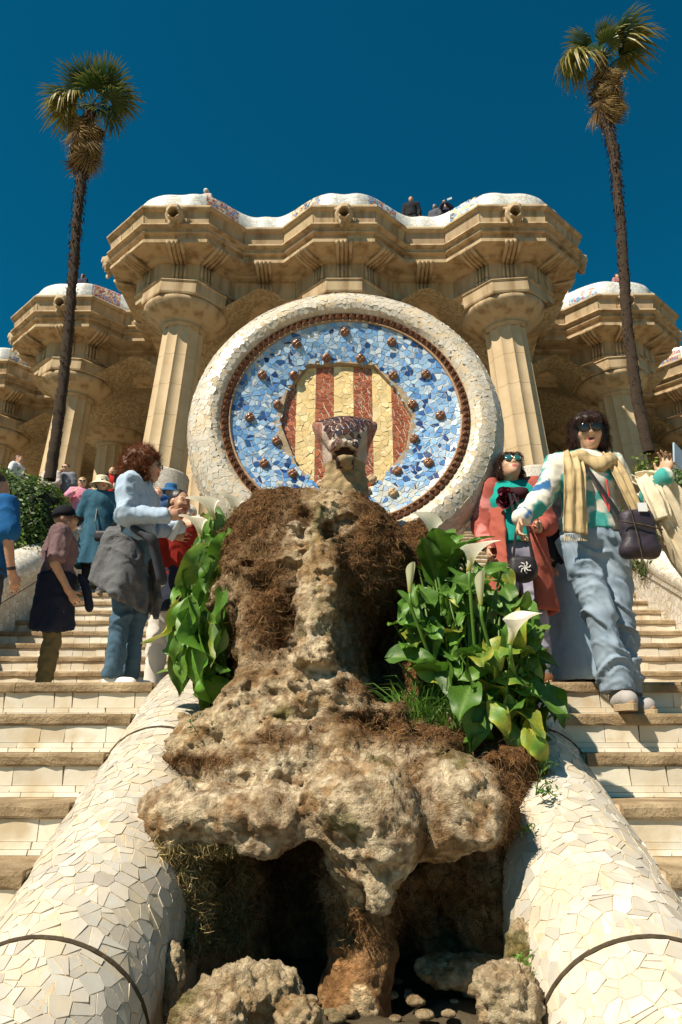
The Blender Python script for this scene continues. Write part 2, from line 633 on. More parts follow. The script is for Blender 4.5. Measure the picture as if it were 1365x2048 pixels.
# --- stairs: two flights either side of the fountain, landing, upper flights
LOW = [(3.82 - .34 * i, .329 - .17 * i) for i in range(0, 12)]
UP = [(6.32 + .33 * (k - 1), .329 + .17 * k) for k in range(1, 12)]
UP2 = [(11.7 + .33 * (k - 1), UP[-1][1] + .17 * k) for k in range(1, 17)]
STEPS = LOW[::-1] + UP + UP2                       # front edge Y, tread height Z
FLOORZ = STEPS[-1][1]
def gz(Y):
    z = -1.72
    for (y, zz) in STEPS:
        if Y >= y - 0.02: z = zz
    return z
XI, XO = 0.98, 3.6
def stair_base(sg):
    prof = [(STEPS[0][0] + .02, -1.8)]
    for j, (y, z) in enumerate(STEPS):
        prof.append((y + .02, STEPS[j - 1][1] - .004 if j else -1.8))
        prof.append((y + .02, z - .006))
    prof += [(19.0, FLOORZ - .006), (19.0, -1.8)]
    n = len(prof)
    xa, xb = (XI, XO) if sg > 0 else (-XO, -XI)
    vs = [(xa, y, z) for y, z in prof] + [(xb, y, z) for y, z in prof]
    fs = [(i, (i + 1) % n, (i + 1) % n + n, i + n) for i in range(n)] + [tuple(range(n))[::-1], tuple(range(n, 2 * n))]
    st = mk('stairs', vs, fs, M_GROUT)
    tag(st, kind='structure')
    pieces = []
    for j, (y, z) in enumerate(STEPS):
        if j < 5: continue
        if y > 13.5: pass
        low = j < 12
        zb = STEPS[j - 1][1]
        # tread stones with worn front edge
        x = xa
        depth = (STEPS[j + 1][0] - y + .03) if j + 1 < len(STEPS) else 0.5
        depth = min(depth, .36)
        while x < xb - .05:
            w = min(rnd.uniform(.75, 1.35), xb - x)
            if xb - x - w < .3: w = xb - x
            nx = max(3, int(w / (.05 if y < 5 else .12)))
            rows = []
            prof_s = [(.06, -.050), (-.006, -.052), (-.010, -.044), (-.011, -.014), (-.007, -.003), (.004, .0), (.05, .001), (depth, 0)]
            q = []
            for a in range(nx + 1):
                xx = x + .002 + (w - .004) * a / nx
                for (dy, dz) in prof_s:
                    q.append((xx, y + dy, z + dz))
            q = np.array(q)
            nn = fbm(q * np.array([9, 9, 9]) + j * 3.1, 3, seed=3)
            n2 = fbm(q * np.array([30, 30, 30]) + j * 3.1, 2, seed=5)
            k = np.tile(np.array([1, 1, 1, 1, .8, .5, .25, 0.1]), nx + 1)
            q[:, 1] += (nn * .008 + n2 * .007) * k
            q[:, 2] += (nn * .007 + n2 * .005) * k * .8 * np.tile(np.array([0, .8, 1, 1, 1, .8, .5, .2]), nx + 1)
            m_ = len(prof_s)
            fs = [(a * m_ + b, (a + 1) * m_ + b, (a + 1) * m_ + b + 1, a * m_ + b + 1) for a in range(nx) for b in range(m_ - 1)]
            fs += [tuple(range(m_))[::-1], tuple(nx * m_ + b for b in range(m_))]
            fs = [f[::-1] for f in fs]
            mk('tread_stone', q, fs, M_TREAD, st)
            x += w
        # riser tiles
        for (z0, z1, wd, off) in ((z - .126, z - .053, .17, 0.0), (z - .150, z - .1275, .22, .006), (zb + .0015, z - .1515, .14, .014)):
            x = xa + rnd.uniform(0, .05)
            while x < xb - .02:
                w = min(wd * rnd.uniform(.5, 1.35), xb - x)
                sk = rnd.uniform(-.006, .006)
                v = rnd.uniform(.78, 1.06)
                warm = rnd.uniform(.9, 1.0)
                pieces.append((w * (z1 - z0) / max(y, 1) ** 2, x, x + w - .004, y, z0, z1, off, sk, (v, v * (warm * .5 + .5), v * warm)))
                x += w
    pieces.sort(key=lambda t: -t[0])
    b = MB()
    for q, (a, x0, x1, y, z0, z1, off, sk, c) in enumerate(pieces):
        yo = y + .003 - off + rnd.uniform(0, .003)
        vs = [(x0, yo - off * .3, z0), (x1, yo - off * .3, z0), (x1 + sk, yo, z1), (x0 + sk * .5, yo, z1)]
        vs += [(p[0], y + .03, p[2]) for p in vs]
        fs = [(0, 1, 2, 3), (0, 4, 5, 1), (1, 5, 6, 2), (2, 6, 7, 3), (3, 7, 4, 0)]
        if q < 300:
            o_ = Vector(vs[0])
            mk('riser_tile', [Vector(v) - o_ for v in vs], fs, M_RTILE, st, col=c, loc=o_)
        else:
            b.col = c
            b.add(vs, fs)
    b.build('small_riser_tiles', M_RTILE, st)['kind'] = 'stuff'
    return st
stair_base(-1)
stair_base(1)

# hall floor (terrace) behind the last step and the body of earth below it
b = MB()
b.box((-40, 17.0, -1.8), (40, 60, FLOORZ - .01))
b.box((-40, 15.4, -1.8), (-4.06, 17.0, FLOORZ - .01))
b.box((4.06, 15.4, -1.8), (40, 17.0, FLOORZ - .01))
tag(b.build('terrace', M_GROUND), kind='structure')

# --- low side walls of the stairs with rounded white mosaic top
def side_wall(sg, label):
    root = thing('side_wall', label, 'wall', (0, 0, 0), 0, 'low mosaic walls along the outer edges of the stairs')
    ys = [0.2] + [y for y in np.arange(0.6, 16.9, .35)]
    def base(y):
        if y < 3.82: return .329 - .5 * (3.82 - y)
        if y < 6.0: return .329
        if y < 9.62: return .329 + .515 * (y - 6.0)
        if y < 11.5: return 2.2
        return min(2.2 + .515 * (y - 11.5), FLOORZ)
    prof = [(0, -1.2), (0, .30), (-.015, .34), (-.02, .42), (-.055, .47), (-.06, .56), (-.02, .66), (.06, .73), (.17, .76), (.28, .73), (.36, .66), (.40, .56), (.40, .30), (.40, -1.2)]
    vs, fs = [], []
    m_ = len(prof)
    for y in ys:
        for (o, z) in prof:
            vs.append((sg * (XO + o), y, base(y) + z))
    for i in range(len(ys) - 1):
        for j in range(m_ - 1):
            f = (i * m_ + j, i * m_ + j + 1, (i + 1) * m_ + j + 1, (i + 1) * m_ + j)
            fs.append(f if sg < 0 else f[::-1])
    mk('wall_body', vs, fs, M_WMOS, root, smooth=True)
    b = MB()
    for zz in (.33, .455):
        b.tube([(sg * (XO - .012 - (.008 if zz > .4 else 0)), y, base(y) + zz) for y in ys], .006, 5)
    b.build('wall_joint', M_DARK, root)
    # soil behind
    vs, fs = [], []
    for y in ys:
        vs += [(sg * (XO + .38), y, base(y) + .5), (sg * (XO + 8), y, base(y) + .9)]
    for i in range(len(ys) - 1):
        f = (2 * i, 2 * i + 1, 2 * i + 3, 2 * i + 2)
        fs.append(f[::-1] if sg < 0 else f)
    tag(mk('planting_bed', vs, fs, mat('dark_soil', (0.10, 0.07, 0.04), (0.05, 0.035, 0.02), rough=1, scale=6, bump=.6, bscale=30)), kind='structure')
    anchor(root, (sg * 3.8, 4, .3))
side_wall(-1, 'low white mosaic wall with rounded top beside the left stairs, below the hedge')
side_wall(1, 'low white mosaic wall with rounded top beside the right stairs, behind the cream cardigan')

# --- island between the flights
b = MB()
b.box((-.56, 3.55, -1.75), (.56, 6.3, .02))
b.box((-.96, 4.3, -1.75), (.96, 6.3, .50))
for i, (y0, y1, z) in enumerate([(6.6, 9.2, 1.3), (9.2, 12.2, 2.3), (12.2, 16.2, 3.2)]):
    b.box((-.95, y0, -1.7), (.95, y1, z))
o = b.build('fountain_island', M_WMOS)
tag(o, 'white mosaic island in the middle of the stairs behind the round medallion', 'island')

# --- the two big rounded rails
TUBE_X, TUBE_R = 0.785, 0.268
def tube_path():
    pts = []
    y, z = 0.25, .175 + .5 * (0.25 - 3.4) - TUBE_R / math.cos(math.atan(.5))
    ds = .02
    s = 0.0
    while y < 4.75:
        pts.append((s, y, z))
        sl = .5 if y < 3.85 else .5 * max(0, 1 - (y - 3.85) / .5)
        c = 1 / math.sqrt(1 + sl * sl)
        y += ds * c
        z += ds * sl * c
        s += ds
    return pts
TP = tube_path()
TPa = np.array(TP)
def tube_frame(sg, u, v):
    s = min(max(v, 0.001), TP[-1][0] - .03)
    i = int(s / .02)
    t = s / .02 - i
    a, b2 = TP[i], TP[min(i + 1, len(TP) - 1)]
    y, z = a[1] + (b2[1] - a[1]) * t, a[2] + (b2[2] - a[2]) * t
    T = Vector((0, b2[1] - a[1], b2[2] - a[2])).normalized()
    U = Vector((0, -T.z, T.y))
    ph = u / TUBE_R
    rr = TUBE_R * (1 + .012 * math.sin(v * 3.1 + sg) + .01 * math.sin(v * 7 + u * 3))
    X = Vector((1, 0, 0))
    Nn = X * math.sin(ph) + U * math.cos(ph)
    Tu = X * math.cos(ph) - U * math.sin(ph)
    return Vector((sg * TUBE_X, y, z)) + Nn * rr, Tu, T, Nn
def s_of_y(y):
    return float(np.interp(y, TPa[:, 1], TPa[:, 0]))
def rail(sg, label):
    root = thing('stair_rail', label, 'stair rail', (0, 0, 0), 0, 'fat rounded white mosaic rails hugging the fountain')
    vs, fs = [], []
    n, m_ = 40, int(TP[-1][0] / .05)
    for i in range(m_ + 1):
        for k in range(n):
            O, Tu, T, Nn = tube_frame(sg, (-PI + 2 * PI * k / n) * TUBE_R, i * .05)
            vs.append(O)
    for i in range(m_):
        for k in range(n):
            fs.append((i * n + k, i * n + (k + 1) % n, (i + 1) * n + (k + 1) % n, (i + 1) * n + k))
    fs.append(tuple(m_ * n + k for k in range(n)))
    mk('rail_core', vs, fs, M_GROUT, root, smooth=True)
    joints = [s_of_y(q) for q in (1.15, 2.25, 3.36, 4.45)]
    bounds = [0.0] + joints + [TP[-1][0] - .05]
    polys = []
    hw = PI * TUBE_R * .60
    r_ = random.Random(5 + sg)
    for a, b2 in zip(bounds[:-1], bounds[1:]):
        polys += shards(-hw, a + .008, hw, b2 - .008, .050, r_, split=.55)
    def colf(O, c):
        v = r_.uniform(.74, 1.06)
        w = r_.uniform(.86, 1.0)
        if r_.random() < .1: v *= .9
        return (v, v * (.45 + .55 * w), v * w)
    def rank(O, A):
        vis = 1.0 if O.y > 1.2 else .2
        return A * vis / max(O.length, .5) ** 2
    tiles('white_tile', polys, lambda u, v: tube_frame(sg, u, v), M_WTILE, root, colf, r_, gap=.0016, th=.0006, tilt=.008, rank=rank)
    for s in joints:
        mb = MB()
        pts = []
        for k in range(33):
            O, Tu, T, Nn = tube_frame(sg, (-1 + 2 * k / 32) * hw * 1.15, s)
            pts.append(O + Nn * .001)
        mb.tube(pts, .0065, 6)
        mb.build('rail_joint', M_DARK, root)
    # plain rendered wall below the rail on the basin side
    vs, fs = [], []
    ys = np.arange(0.3, 4.4, .15)
    for y in ys:
        i = np.searchsorted(TPa[:, 1], y)
        z = TPa[min(i, len(TPa) - 1), 2]
        for (dx, dz) in ((.262, .03), (.266, -.1), (.275, -.3), (.29, -.6), (.30, -1.4)):
            vs.append((sg * (TUBE_X - dx), y, z + dz))
    for i in range(len(ys) - 1):
        for j in range(4):
            f = (i * 5 + j, i * 5 + j + 1, i * 5 + j + 6, i * 5 + j + 5)
            fs.append(f if sg < 0 else f[::-1])
    mk('basin_wall', vs, fs, mat('cream_render', (0.58, 0.48, 0.34), (0.38, 0.28, 0.17), rough=.9, scale=5, bump=.4, bscale=40, c3=(.2, .14, .08), s3=4), root, smooth=True)
    anchor(root, (sg * TUBE_X, .5, -1.6))
rail(-1, 'fat rounded white mosaic rail left of the mossy rock fountain')
rail(1, 'fat rounded white mosaic rail right of the mossy rock fountain')

# ================================================================== MEDALLION
MC = at(691.5, 829, 4.22)
TILT = R(5.5)
MF = Vector((0, -math.cos(TILT), math.sin(TILT)))      # towards the viewer
MA = Vector((1, 0, 0))
MBv = MA.cross(MF) * -1                                 # up
if MBv.z < 0: MBv = -MBv
def mp_(a, b, f=0.0):
    return MC + MA * a + MBv * b + MF * f
def on_med(px, py, f=0.0):
    d = ray(px, py)
    t = (MC + MF * f).dot(MF) / d.dot(MF)
    q = d * t - MC
    return q.dot(MA), q.dot(MBv)
RB = (on_med(937, 833)[0] - on_med(447, 833)[0]) / 2 * .985      # radius of the bead ring
SCL = RB / .77
PROF_W = [(r * SCL, f * SCL) for r, f in [(.795, .0), (.82, .030), (.86, .045), (.90, .038), (.955, .015), (1.00, -.035), (1.03, -.11), (1.04, -.19), (1.025, -.28), (.985, -.36), (.90, -.43), (.75, -.47)]]
PROF_B = [(r * SCL, f * SCL) for r, f in [(.745, -.01), (.70, -.028), (.62, -.045), (.54, -.062), (.48, -.076), (.34, -.092)]]
med = thing('mosaic_medallion', 'huge round medallion of white and blue broken tiles with a red and yellow stripes', 'medallion')
def revolve(name, prof, m, n=96, off=0.0):
    vs, fs = [], []
    for r_, f in prof:
        for k in range(n):
            t = 2 * PI * k / n
            vs.append(mp_(r_ * math.cos(t), r_ * math.sin(t), f - off))
    for i in range(len(prof) - 1):
        for k in range(n):
            fs.append((i * n + k, i * n + (k + 1) % n, (i + 1) * n + (k + 1) % n, (i + 1) * n + k))
    return mk(name, vs, fs, m, med, smooth=True)
revolve('rim_core', [(.74 * SCL, -.2 * SCL), (.765 * SCL, -.03)] + PROF_W, M_GROUT)
M_BGROUT = mat('pale_grout', (0.66, 0.58, 0.46), (0.50, 0.42, 0.30), rough=.9, scale=20, bump=.4, bscale=90, world=True)
revolve('dish_core', [(.78 * SCL, -.02)] + PROF_B[:4] + [(.50 * SCL, -.072 * SCL)], M_BGROUT)
def prof_surf(prof):
    d = [0.0]
    for (a, b2) in zip(prof[:-1], prof[1:]):
        d.append(d[-1] + math.hypot(b2[0] - a[0], b2[1] - a[1]))
    def P(v):
        v = min(max(v, 0), d[-1])
        return np.interp(v, d, [q[0] for q in prof]), np.interp(v, d, [q[1] for q in prof])
    rm = sum(q[0] for q in prof) / len(prof)
    def surf(u, v):
        t = u / rm
        r_, f = P(v)
        r1, f1 = P(v + .008)
        r0, f0 = P(v - .008)
        tr, tf = r1 - r0, f1 - f0
        l = math.hypot(tr, tf) or 1
        tr, tf = tr / l, tf / l
        er = MA * math.cos(t) + MBv * math.sin(t)
        et = MBv * math.cos(t) - MA * math.sin(t)
        Tu = et * (r_ / rm)
        Tv = er * tr + MF * tf
        Nn = Tu.cross(Tv).normalized()
        if Nn.dot(MF * abs(tr) + er * (-tf if prof is PROF_W else 0) + MF * .01) < 0: Nn = -Nn
        return MC + er * r_ + MF * f, Tu, Tv, Nn
    return surf, d[-1], 2 * PI * rm
r_ = random.Random(21)
sf, L_, W_ = prof_surf(PROF_W)
polys = shards(0, 0.004, W_, L_ * .86, .034, r_, wrap=True, split=.6)
def wcol(O, c):
    v = r_.uniform(.84, 1.05)
    w = r_.uniform(.90, 1.0)
    return (v, v * (.45 + .55 * w), v * w)
tiles('white_tile', polys, sf, M_WTILE, med, wcol, r_, gap=.0011, th=.0006, tilt=.008, rank=lambda O, A: A if (O - MC).dot(MF) > -.15 and O.z > 1.2 else A * .1)
sf, L_, W_ = prof_surf(PROF_B)
OCT = [on_med(x, y, -.115 * SCL) for x, y in [(616, 738), (680, 733), (747, 738), (792, 785), (822, 838), (812, 898), (766, 958), (735, 985), (650, 985), (596, 935), (562, 848), (578, 788)]]
polys = shards(0, 0.004, W_, L_, .036, r_, wrap=True, split=.4)
def in_oct(p, mg=0.0):
    O = sf(*pcen(p))[0] - MC
    a, b2 = O.dot(MA), O.dot(MBv)
    ins = True
    for i in range(len(OCT)):
        p0, p1 = OCT[i], OCT[(i + 1) % len(OCT)]
        ex, ey = p1[0] - p0[0], p1[1] - p0[1]
        if (ex * (b2 - p0[1]) - ey * (a - p0[0])) / math.hypot(ex, ey) > mg: ins = False
    return ins
polys = [p for p in polys if not in_oct(p, .012)]
BL = [(.22, .42, .70), (.28, .48, .72), (.16, .36, .66), (.30, .50, .74), (.22, .42, .70), (.10, .25, .55), (.36, .56, .76), (.42, .60, .78), (.02, .06, .20), (.50, .62, .76), (.16, .36, .66), (.62, .70, .76), (.26, .44, .66), (.04, .12, .32), (.50, .66, .80)]
def bcol(O, c):
    q = (O - MC)
    h = q.dot(MBv)
    k = r_.choice(BL)
    if h < -.45 * SCL and r_.random() < .6: k = r_.choice([(.56, .62, .62), (.44, .56, .68), (.60, .62, .56)])
    v = r_.uniform(.85, 1.1)
    return tuple(x * v for x in k)
tiles('blue_tile', polys, sf, M_BTILE, med, bcol, r_, gap=.0022, th=.003, tilt=.04, rank=lambda O, A: A if (O - MC).dot(MBv) > -.6 else A * .1)
# centre panel: a recessed octagon of vertical stripes
vs = [mp_(a, b2, -.115 * SCL) for a, b2 in OCT]
mk('panel_core', vs, [tuple(range(len(vs)))], M_BGROUT, med)
ang = lambda p: math.atan2(p[1] - OC[1], p[0] - OC[0])
OC = (sum(p[0] for p in OCT) / 12, sum(p[1] for p in OCT) / 12)
nO = len(OCT)
vs = [mp_(a, b2, -.118 * SCL) for a, b2 in OCT] + [mp_(a * 1.015, b2 * 1.015, -.078 * SCL) for a, b2 in OCT] + [mp_(.52 * SCL * math.cos(math.atan2(b2, a)), .52 * SCL * math.sin(math.atan2(b2, a)), -.074 * SCL) for a, b2 in OCT]
fs = [(k + j * nO, (k + 1) % nO + j * nO, (k + 1) % nO + nO + j * nO, k + nO + j * nO) for k in range(nO) for j in (0, 1)]
mk('panel_edge', vs, fs, mat('edge_brick', (0.44, 0.34, 0.22), (0.26, 0.19, 0.12), rough=.8, scale=20, bump=.6, bscale=60), med)
sx = [on_med(x, 850, -.115 * SCL)[0] for x in (555, 592, 631, 668, 708, 746, 785, 830)]
oct_planes = []
for i in range(nO):
    a, b2 = OCT[i], OCT[(i + 1) % nO]
    ex, ey = b2[0] - a[0], b2[1] - a[1]
    l = math.hypot(ex, ey)
    nx, ny = ey / l, -ex / l
    d = nx * a[0] + ny * a[1]
    if nx * OC[0] + ny * OC[1] > d: nx, ny, d = -nx, -ny, -d
    oct_planes.append((nx, ny, d))
for j in range(7):
    red = j % 2 == 0
    pl = shards(sx[j], -.48 * SCL, sx[j + 1], .44 * SCL, .034 if not red else .030, r_, split=.3)
    out = []
    for p in pl:
        for (nx, ny, d) in oct_planes:
            if len(p) > 2: p = clip_poly(p, nx, ny, d)
        if len(p) > 2: out.append(p)
    def pcol(O, c):
        if red:
            k = r_.choice([(.36, .10, .045), (.42, .13, .06), (.30, .08, .04), (.40, .14, .07)])
        else:
            k = r_.choice([(.80, .62, .32), (.82, .65, .36), (.74, .56, .28), (.78, .58, .27)])
        v = r_.uniform(.9, 1.1)
        return tuple(x * v for x in k)
    pf = lambda u, v: (mp_(u, v, -.115 * SCL), MA.copy(), MBv.copy(), MF.copy())
    tiles('red_tile' if red else 'yellow_tile', out, pf, M_CTILE, med, pcol, r_, gap=.0026 if red else .0008, th=.004, tilt=.05, limit=120)
# upper dish behind the octagon so nothing shows through
# brown glazed beads round the dish
M_BEAD = mat('brown_glazed_bead', (0.20, 0.085, 0.045), (0.10, 0.04, 0.02), rough=.3, scale=30, bump=.3, bscale=80, coat=.4, world=True)
nb = 104
bv = [(-.5, -.5, 0), (.5, -.5, 0), (.5, .5, 0), (-.5, .5, 0), (-.36, -.36, .35), (0, -.30, .22), (.36, -.36, .35), (.30, 0, .22), (.36, .36, .35), (0, .30, .22), (-.36, .36, .35), (-.30, 0, .22), (0, 0, .62)]
bf = [(0, 1, 5), (0, 5, 4), (1, 6, 5), (1, 2, 7), (1, 7, 6), (2, 8, 7), (2, 3, 9), (2, 9, 8), (3, 10, 9), (3, 0, 11), (3, 11, 10), (0, 4, 11), (4, 5, 12), (5, 6, 12), (6, 7, 12), (7, 8, 12), (8, 9, 12), (9, 10, 12), (10, 11, 12), (11, 4, 12)]
me = None
for k in range(nb):
    t = 2 * PI * k / nb
    er = MA * math.cos(t) + MBv * math.sin(t)
    et = MBv * math.cos(t) - MA * math.sin(t)
    O = MC + er * .77 * SCL + MF * .0
    Mx = Matrix((et, er, et.cross(er))).transposed()
    if et.cross(er).dot(MF) < 0: Mx = Matrix((-et, er, (-et).cross(er))).transposed()
    if me is None:
        o = mk('bead', [Vector(v) * .046 for v in bv], bf, M_BEAD, med)
        me = o.data
    else:
        o = bpy.data.objects.new('bead', me)
        COL.objects.link(o)
        o.parent = med
    o.matrix_local = Matrix.Translation(O) @ Mx.to_4x4()
# cord edging each side of the beads
for rr in (.742, .799):
    b = MB()
    b.tube([mp_(rr * SCL * math.cos(2 * PI * k / 96), rr * SCL * math.sin(2 * PI * k / 96), -.004) for k in range(97)], .009, 6)
    b.build('bead_border', mat('terracotta_border', (0.42, 0.27, 0.15), (0.30, 0.17, 0.08), rough=.6, scale=30, bump=.4, bscale=70), med, smooth=True)
# domed brown knobs with a cross cut
KN = [(683, 217), (483, 265), (876, 258), (607, 322), (748, 325), (340, 395), (472, 395), (884, 396), (1018, 391), (403, 518), (964, 516), (288, 570), (1078, 563), (398, 669), (972, 660), (348, 762), (1030, 758), (467, 803), (900, 793), (485, 888), (600, 868), (882, 883), (795, 826), (770, 875), (585, 848)]
kv = MB()
def knob_mesh():
    b = MB()
    vs = []
    n = 24
    prof = [(1.0, 0.0), (1.04, .35), (.92, .68), (.62, .92), (.28, 1.0), (.02, 1.0)]
    for r0, z in prof:
        for k in range(n):
            t = 2 * PI * k / n
            x, y = r0 * math.cos(t), r0 * math.sin(t)
            dx = min(abs(x), abs(y))
            dz = -.30 * math.exp(-(dx / .10) ** 2) * (z > .3)
            vs.append((x, y, z + dz))
    fs = [(i * n + k, i * n + (k + 1) % n, (i + 1) * n + (k + 1) % n, (i + 1) * n + k) for i in range(len(prof) - 1) for k in range(n)]
    return vs, fs
kvs, kfs = knob_mesh()
M_KNOB = mat('brown_ceramic_knob', (0.30, 0.14, 0.065), (0.15, 0.06, 0.03), rough=.35, scale=20, bump=.3, bscale=60, coat=.3, world=True)
M_KNOB2 = mat('sandy_ceramic_knob', (0.50, 0.36, 0.22), (0.36, 0.24, 0.13), rough=.6, scale=20, bump=.4, bscale=60, world=True)
kme = {}
for (x, y) in KN:
    px, py = x * .4835 + 360, y * .4835 + 560
    f = -.05 * SCL
    for _ in range(3):
        a, b2 = on_med(px, py, f)
        rr = math.hypot(a, b2)
        f = float(np.interp(-rr, [-q[0] for q in PROF_B], [q[1] for q in PROF_B]))
    O = mp_(a, b2, f)
    er = (MA * a + MBv * b2) / max(rr, .01)
    Nn = (MF - er * (.25 if rr > .5 else .5)).normalized()
    X = MA - Nn * MA.dot(Nn)
    X.normalize()
    M_ = M_KNOB2 if py > 950 else M_KNOB
    if M_ not in kme:
        o = mk('knob', [Vector(v) * .031 for v in kvs], kfs, M_, med, smooth=True)
        kme[M_] = o.data
    else:
        o = bpy.data.objects.new('knob', kme[M_])
        COL.objects.link(o)
        o.parent = med
    Mx = Matrix((X, Nn.cross(X), Nn)).transposed() @ Matrix.Rotation(R(45), 3, 'Z')
    o.matrix_local = Matrix.Translation(O) @ Mx.to_4x4()
anchor(med, (0, 4.5, .5))

# ================================================================== THE COLUMNED HALL
PX, PY, F0 = 4.72, 4.25, 16.9
hall = thing('columned_hall', 'tan sandstone hall of fluted columns with zigzag cornice above the stairs', 'building')
def outline():
    """plan of the cornice lip, left half from the far left, mirrored"""
    L = []
    cs = [(-1 * PX, F0), (-2 * PX, F0 + PY), (-3 * PX, F0 + 2 * PY), (-4 * PX, F0 + 3 * PY)]
    right_in = None
    for c, Fq in reversed(cs):
        if right_in is not None:
            L.append((c - 2.35, right_in))
            L += [(c - 2.35, Fq + 1.3)]
        else:
            L += [(c - 2.35, Fq + 5), (c - 2.35, Fq + 1.3)]
        L += [(c - .97, Fq), (c + .97, Fq), (c + 1.83, Fq + .92)]
        right_in = Fq + .92
    return L
Lh = outline()
PLAN = Lh + [(-1.83 + .0, F0 + .92), (-.93, F0), (.93, F0), (1.83, F0 + .92)] + [(-x, y) for x, y in reversed(Lh)]
# drop the duplicate of the recess point left of the centre bay
PLAN = [p for i, p in enumerate(PLAN) if i == 0 or math.hypot(p[0] - PLAN[i - 1][0], p[1] - PLAN[i - 1][1]) > .05]
def offset_poly(pl, d):
    out = []
    n = len(pl)
    for i in range(n):
        p = Vector(pl[i])
        e0 = (p - Vector(pl[i - 1])).normalized() if i else None
        e1 = (Vector(pl[i + 1]) - p).normalized() if i < n - 1 else None
        if e0 is None: e0 = e1
        if e1 is None: e1 = e0
        n0, n1 = Vector((-e0.y, e0.x)), Vector((-e1.y, e1.x))
        m_ = (n0 + n1).normalized()
        out.append(p + m_ * (d / max(m_.dot(n0), .35)))
    return out
def sweep(name, prof, m, jitter=0.0, smooth=False):
    rings = [offset_poly(PLAN, d) for d, z in prof]
    vs, fs = [], []
    n = len(PLAN)
    for (d, z), r0 in zip(prof, rings):
        vs += [(q.x, q.y, z) for q in r0]
    for i in range(len(prof) - 1):
        for k in range(n - 1):
            fs.append((i * n + k, (i + 1) * n + k, (i + 1) * n + k + 1, i * n + k + 1))
    return mk(name, vs, fs, m, hall)
def course(name, prof, m, stagger=0):
    """a course of separate stones in front of a recessed mortar core"""
    sweep(name + '_core', [(d + .012, z) for d, z in prof], M_MORTAR)
    rings = [offset_poly(PLAN, d) for d, z in prof]
    n = len(PLAN)
    for k in range(n - 1):
        L = (Vector(PLAN[k + 1]) - Vector(PLAN[k])).length
        if L > 4.5: cuts = 5
        elif L > 1.5: cuts = 2
        else: cuts = 1
        if stagger and L > 1.5: cuts += 1
        for q in range(cuts):
            e = .004 / L
            t0, t1 = q / cuts + e, (q + 1) / cuts - e
            jit = rnd.uniform(-.005, .005)
            vs = []
            for t in (t0, t1):
                for (d, z), r0 in zip(prof, rings):
                    p = r0[k].lerp(r0[k + 1], t)
                    vs.append(Vector((p.x, p.y + jit, z)))
            m_ = len(prof)
            fs = [(i, m_ + i, m_ + i + 1, i + 1) for i in range(m_ - 1)]
            fs += [tuple(range(m_)), tuple(range(2 * m_ - 1, m_ - 1, -1))]
            v = rnd.uniform(.86, 1.08)
            O = vs[0].copy()
            mk(name, [a - O for a in vs], fs, m, hall, col=(v, v * rnd.uniform(.97, 1.01), v * rnd.uniform(.93, 1.02)), loc=O)
M_MORTAR = mat('recessed_mortar', (0.24, 0.17, 0.10), (0.16, 0.11, 0.06), rough=.95, scale=6, bump=.3, bscale=40)
course('coping_stone', [(.6, 14.60), (.10, 14.62), (.03, 14.60), (-.01, 14.55), (-.01, 14.50), (.04, 14.45), (.12, 14.43)], M_STONEB)
course('frieze_stone', [(.10, 14.45), (.13, 14.25), (.16, 14.04), (.14, 14.02)], M_STONEB, 1)
sweep('cornice_drip_moulding', [(.16, 14.05), (.05, 14.02), (.04, 13.97), (.14, 13.94), (.18, 13.92)], M_STONE)
course('cornice_stone', [(.16, 13.94), (.18, 13.86), (.14, 13.80), (.16, 13.77), (.26, 13.75), (.28, 13.56)], M_STONEB)
sweep('cornice_ledge', [(.30, 13.60), (.17, 13.57), (.17, 13.47), (.24, 13.45), (.70, 13.40), (.72, 13.34), (.84, 13.30), (.92, 13.29)], M_STONE)
M_STONED = M_STONE
course('architrave_stone', [(.90, 13.32), (.90, 12.72)], M_STONEB, 1)
sweep('architrave_sill', [(.92, 12.74), (.84, 12.73), (.82, 12.66), (.90, 12.62), (.92, 12.45), (1.6, 12.40)], M_STONE)
sweep('roof_terrace', [(.55, 14.55), (4.0, 14.56)], M_STONE)
# facet centres for the triglyphs and lion spouts
facets = []
for i in range(len(PLAN) - 1):
    a, c = Vector(PLAN[i]), Vector(PLAN[i + 1])
    l = (c - a).length
    if (c - a).length > .8:
        e = (c - a).normalized()
        facets.append(((a + c) / 2, e, Vector((-e.y, e.x)), l))
def triglyph():
    b = MB()
    for k in range(4):
        x = (k - 1.5) * .115
        b.tube([(x, .89, 13.28), (x, .875, 13.0), (x, .87, 12.80)], [.042, .042, .044], 8)
        b.tube([(x, .87, 12.80), (x, .86, 12.72), (x, .865, 12.68)], [.05, .052, .02], 8)
    return b
def mutule():
    b = MB()
    for k in range(4):
        x = (k - 1.5) * .12
        b.tube([(x, .14, 13.50), (x, .18, 13.44), (x, .38, 13.36), (x, .60, 13.31), (x, .86, 13.27)], [.055, .062, .058, .055, .05], 8)
    return b
tme, mme = None, None
for c, e, nin, l in facets:
    Mx = Matrix(((e.x, nin.x, 0, c.x), (e.y, nin.y, 0, c.y), (0, 0, 1, 0), (0, 0, 0, 1)))
    spots = [0.0]
    if l > 2.6: spots = [-1.1, 1.1]
    for s in spots:
        Ms = Mx @ Matrix.Translation((s, 0, 0))
        for nm in ('triglyph', 'bracket'):
            if nm == 'triglyph':
                if tme is None:
                    o = triglyph().build(nm, M_STONE, hall, smooth=True)
                    tme = o.data
                else:
                    o = bpy.data.objects.new(nm, tme)
                    COL.objects.link(o)
                    o.parent = hall
            else:
                if mme is None:
                    o = mutule().build(nm, M_STONE, hall, smooth=True)
                    mme = o.data
                else:
                    o = bpy.data.objects.new(nm, mme)
                    COL.objects.link(o)
                    o.parent = hall
            o.matrix_local = Ms
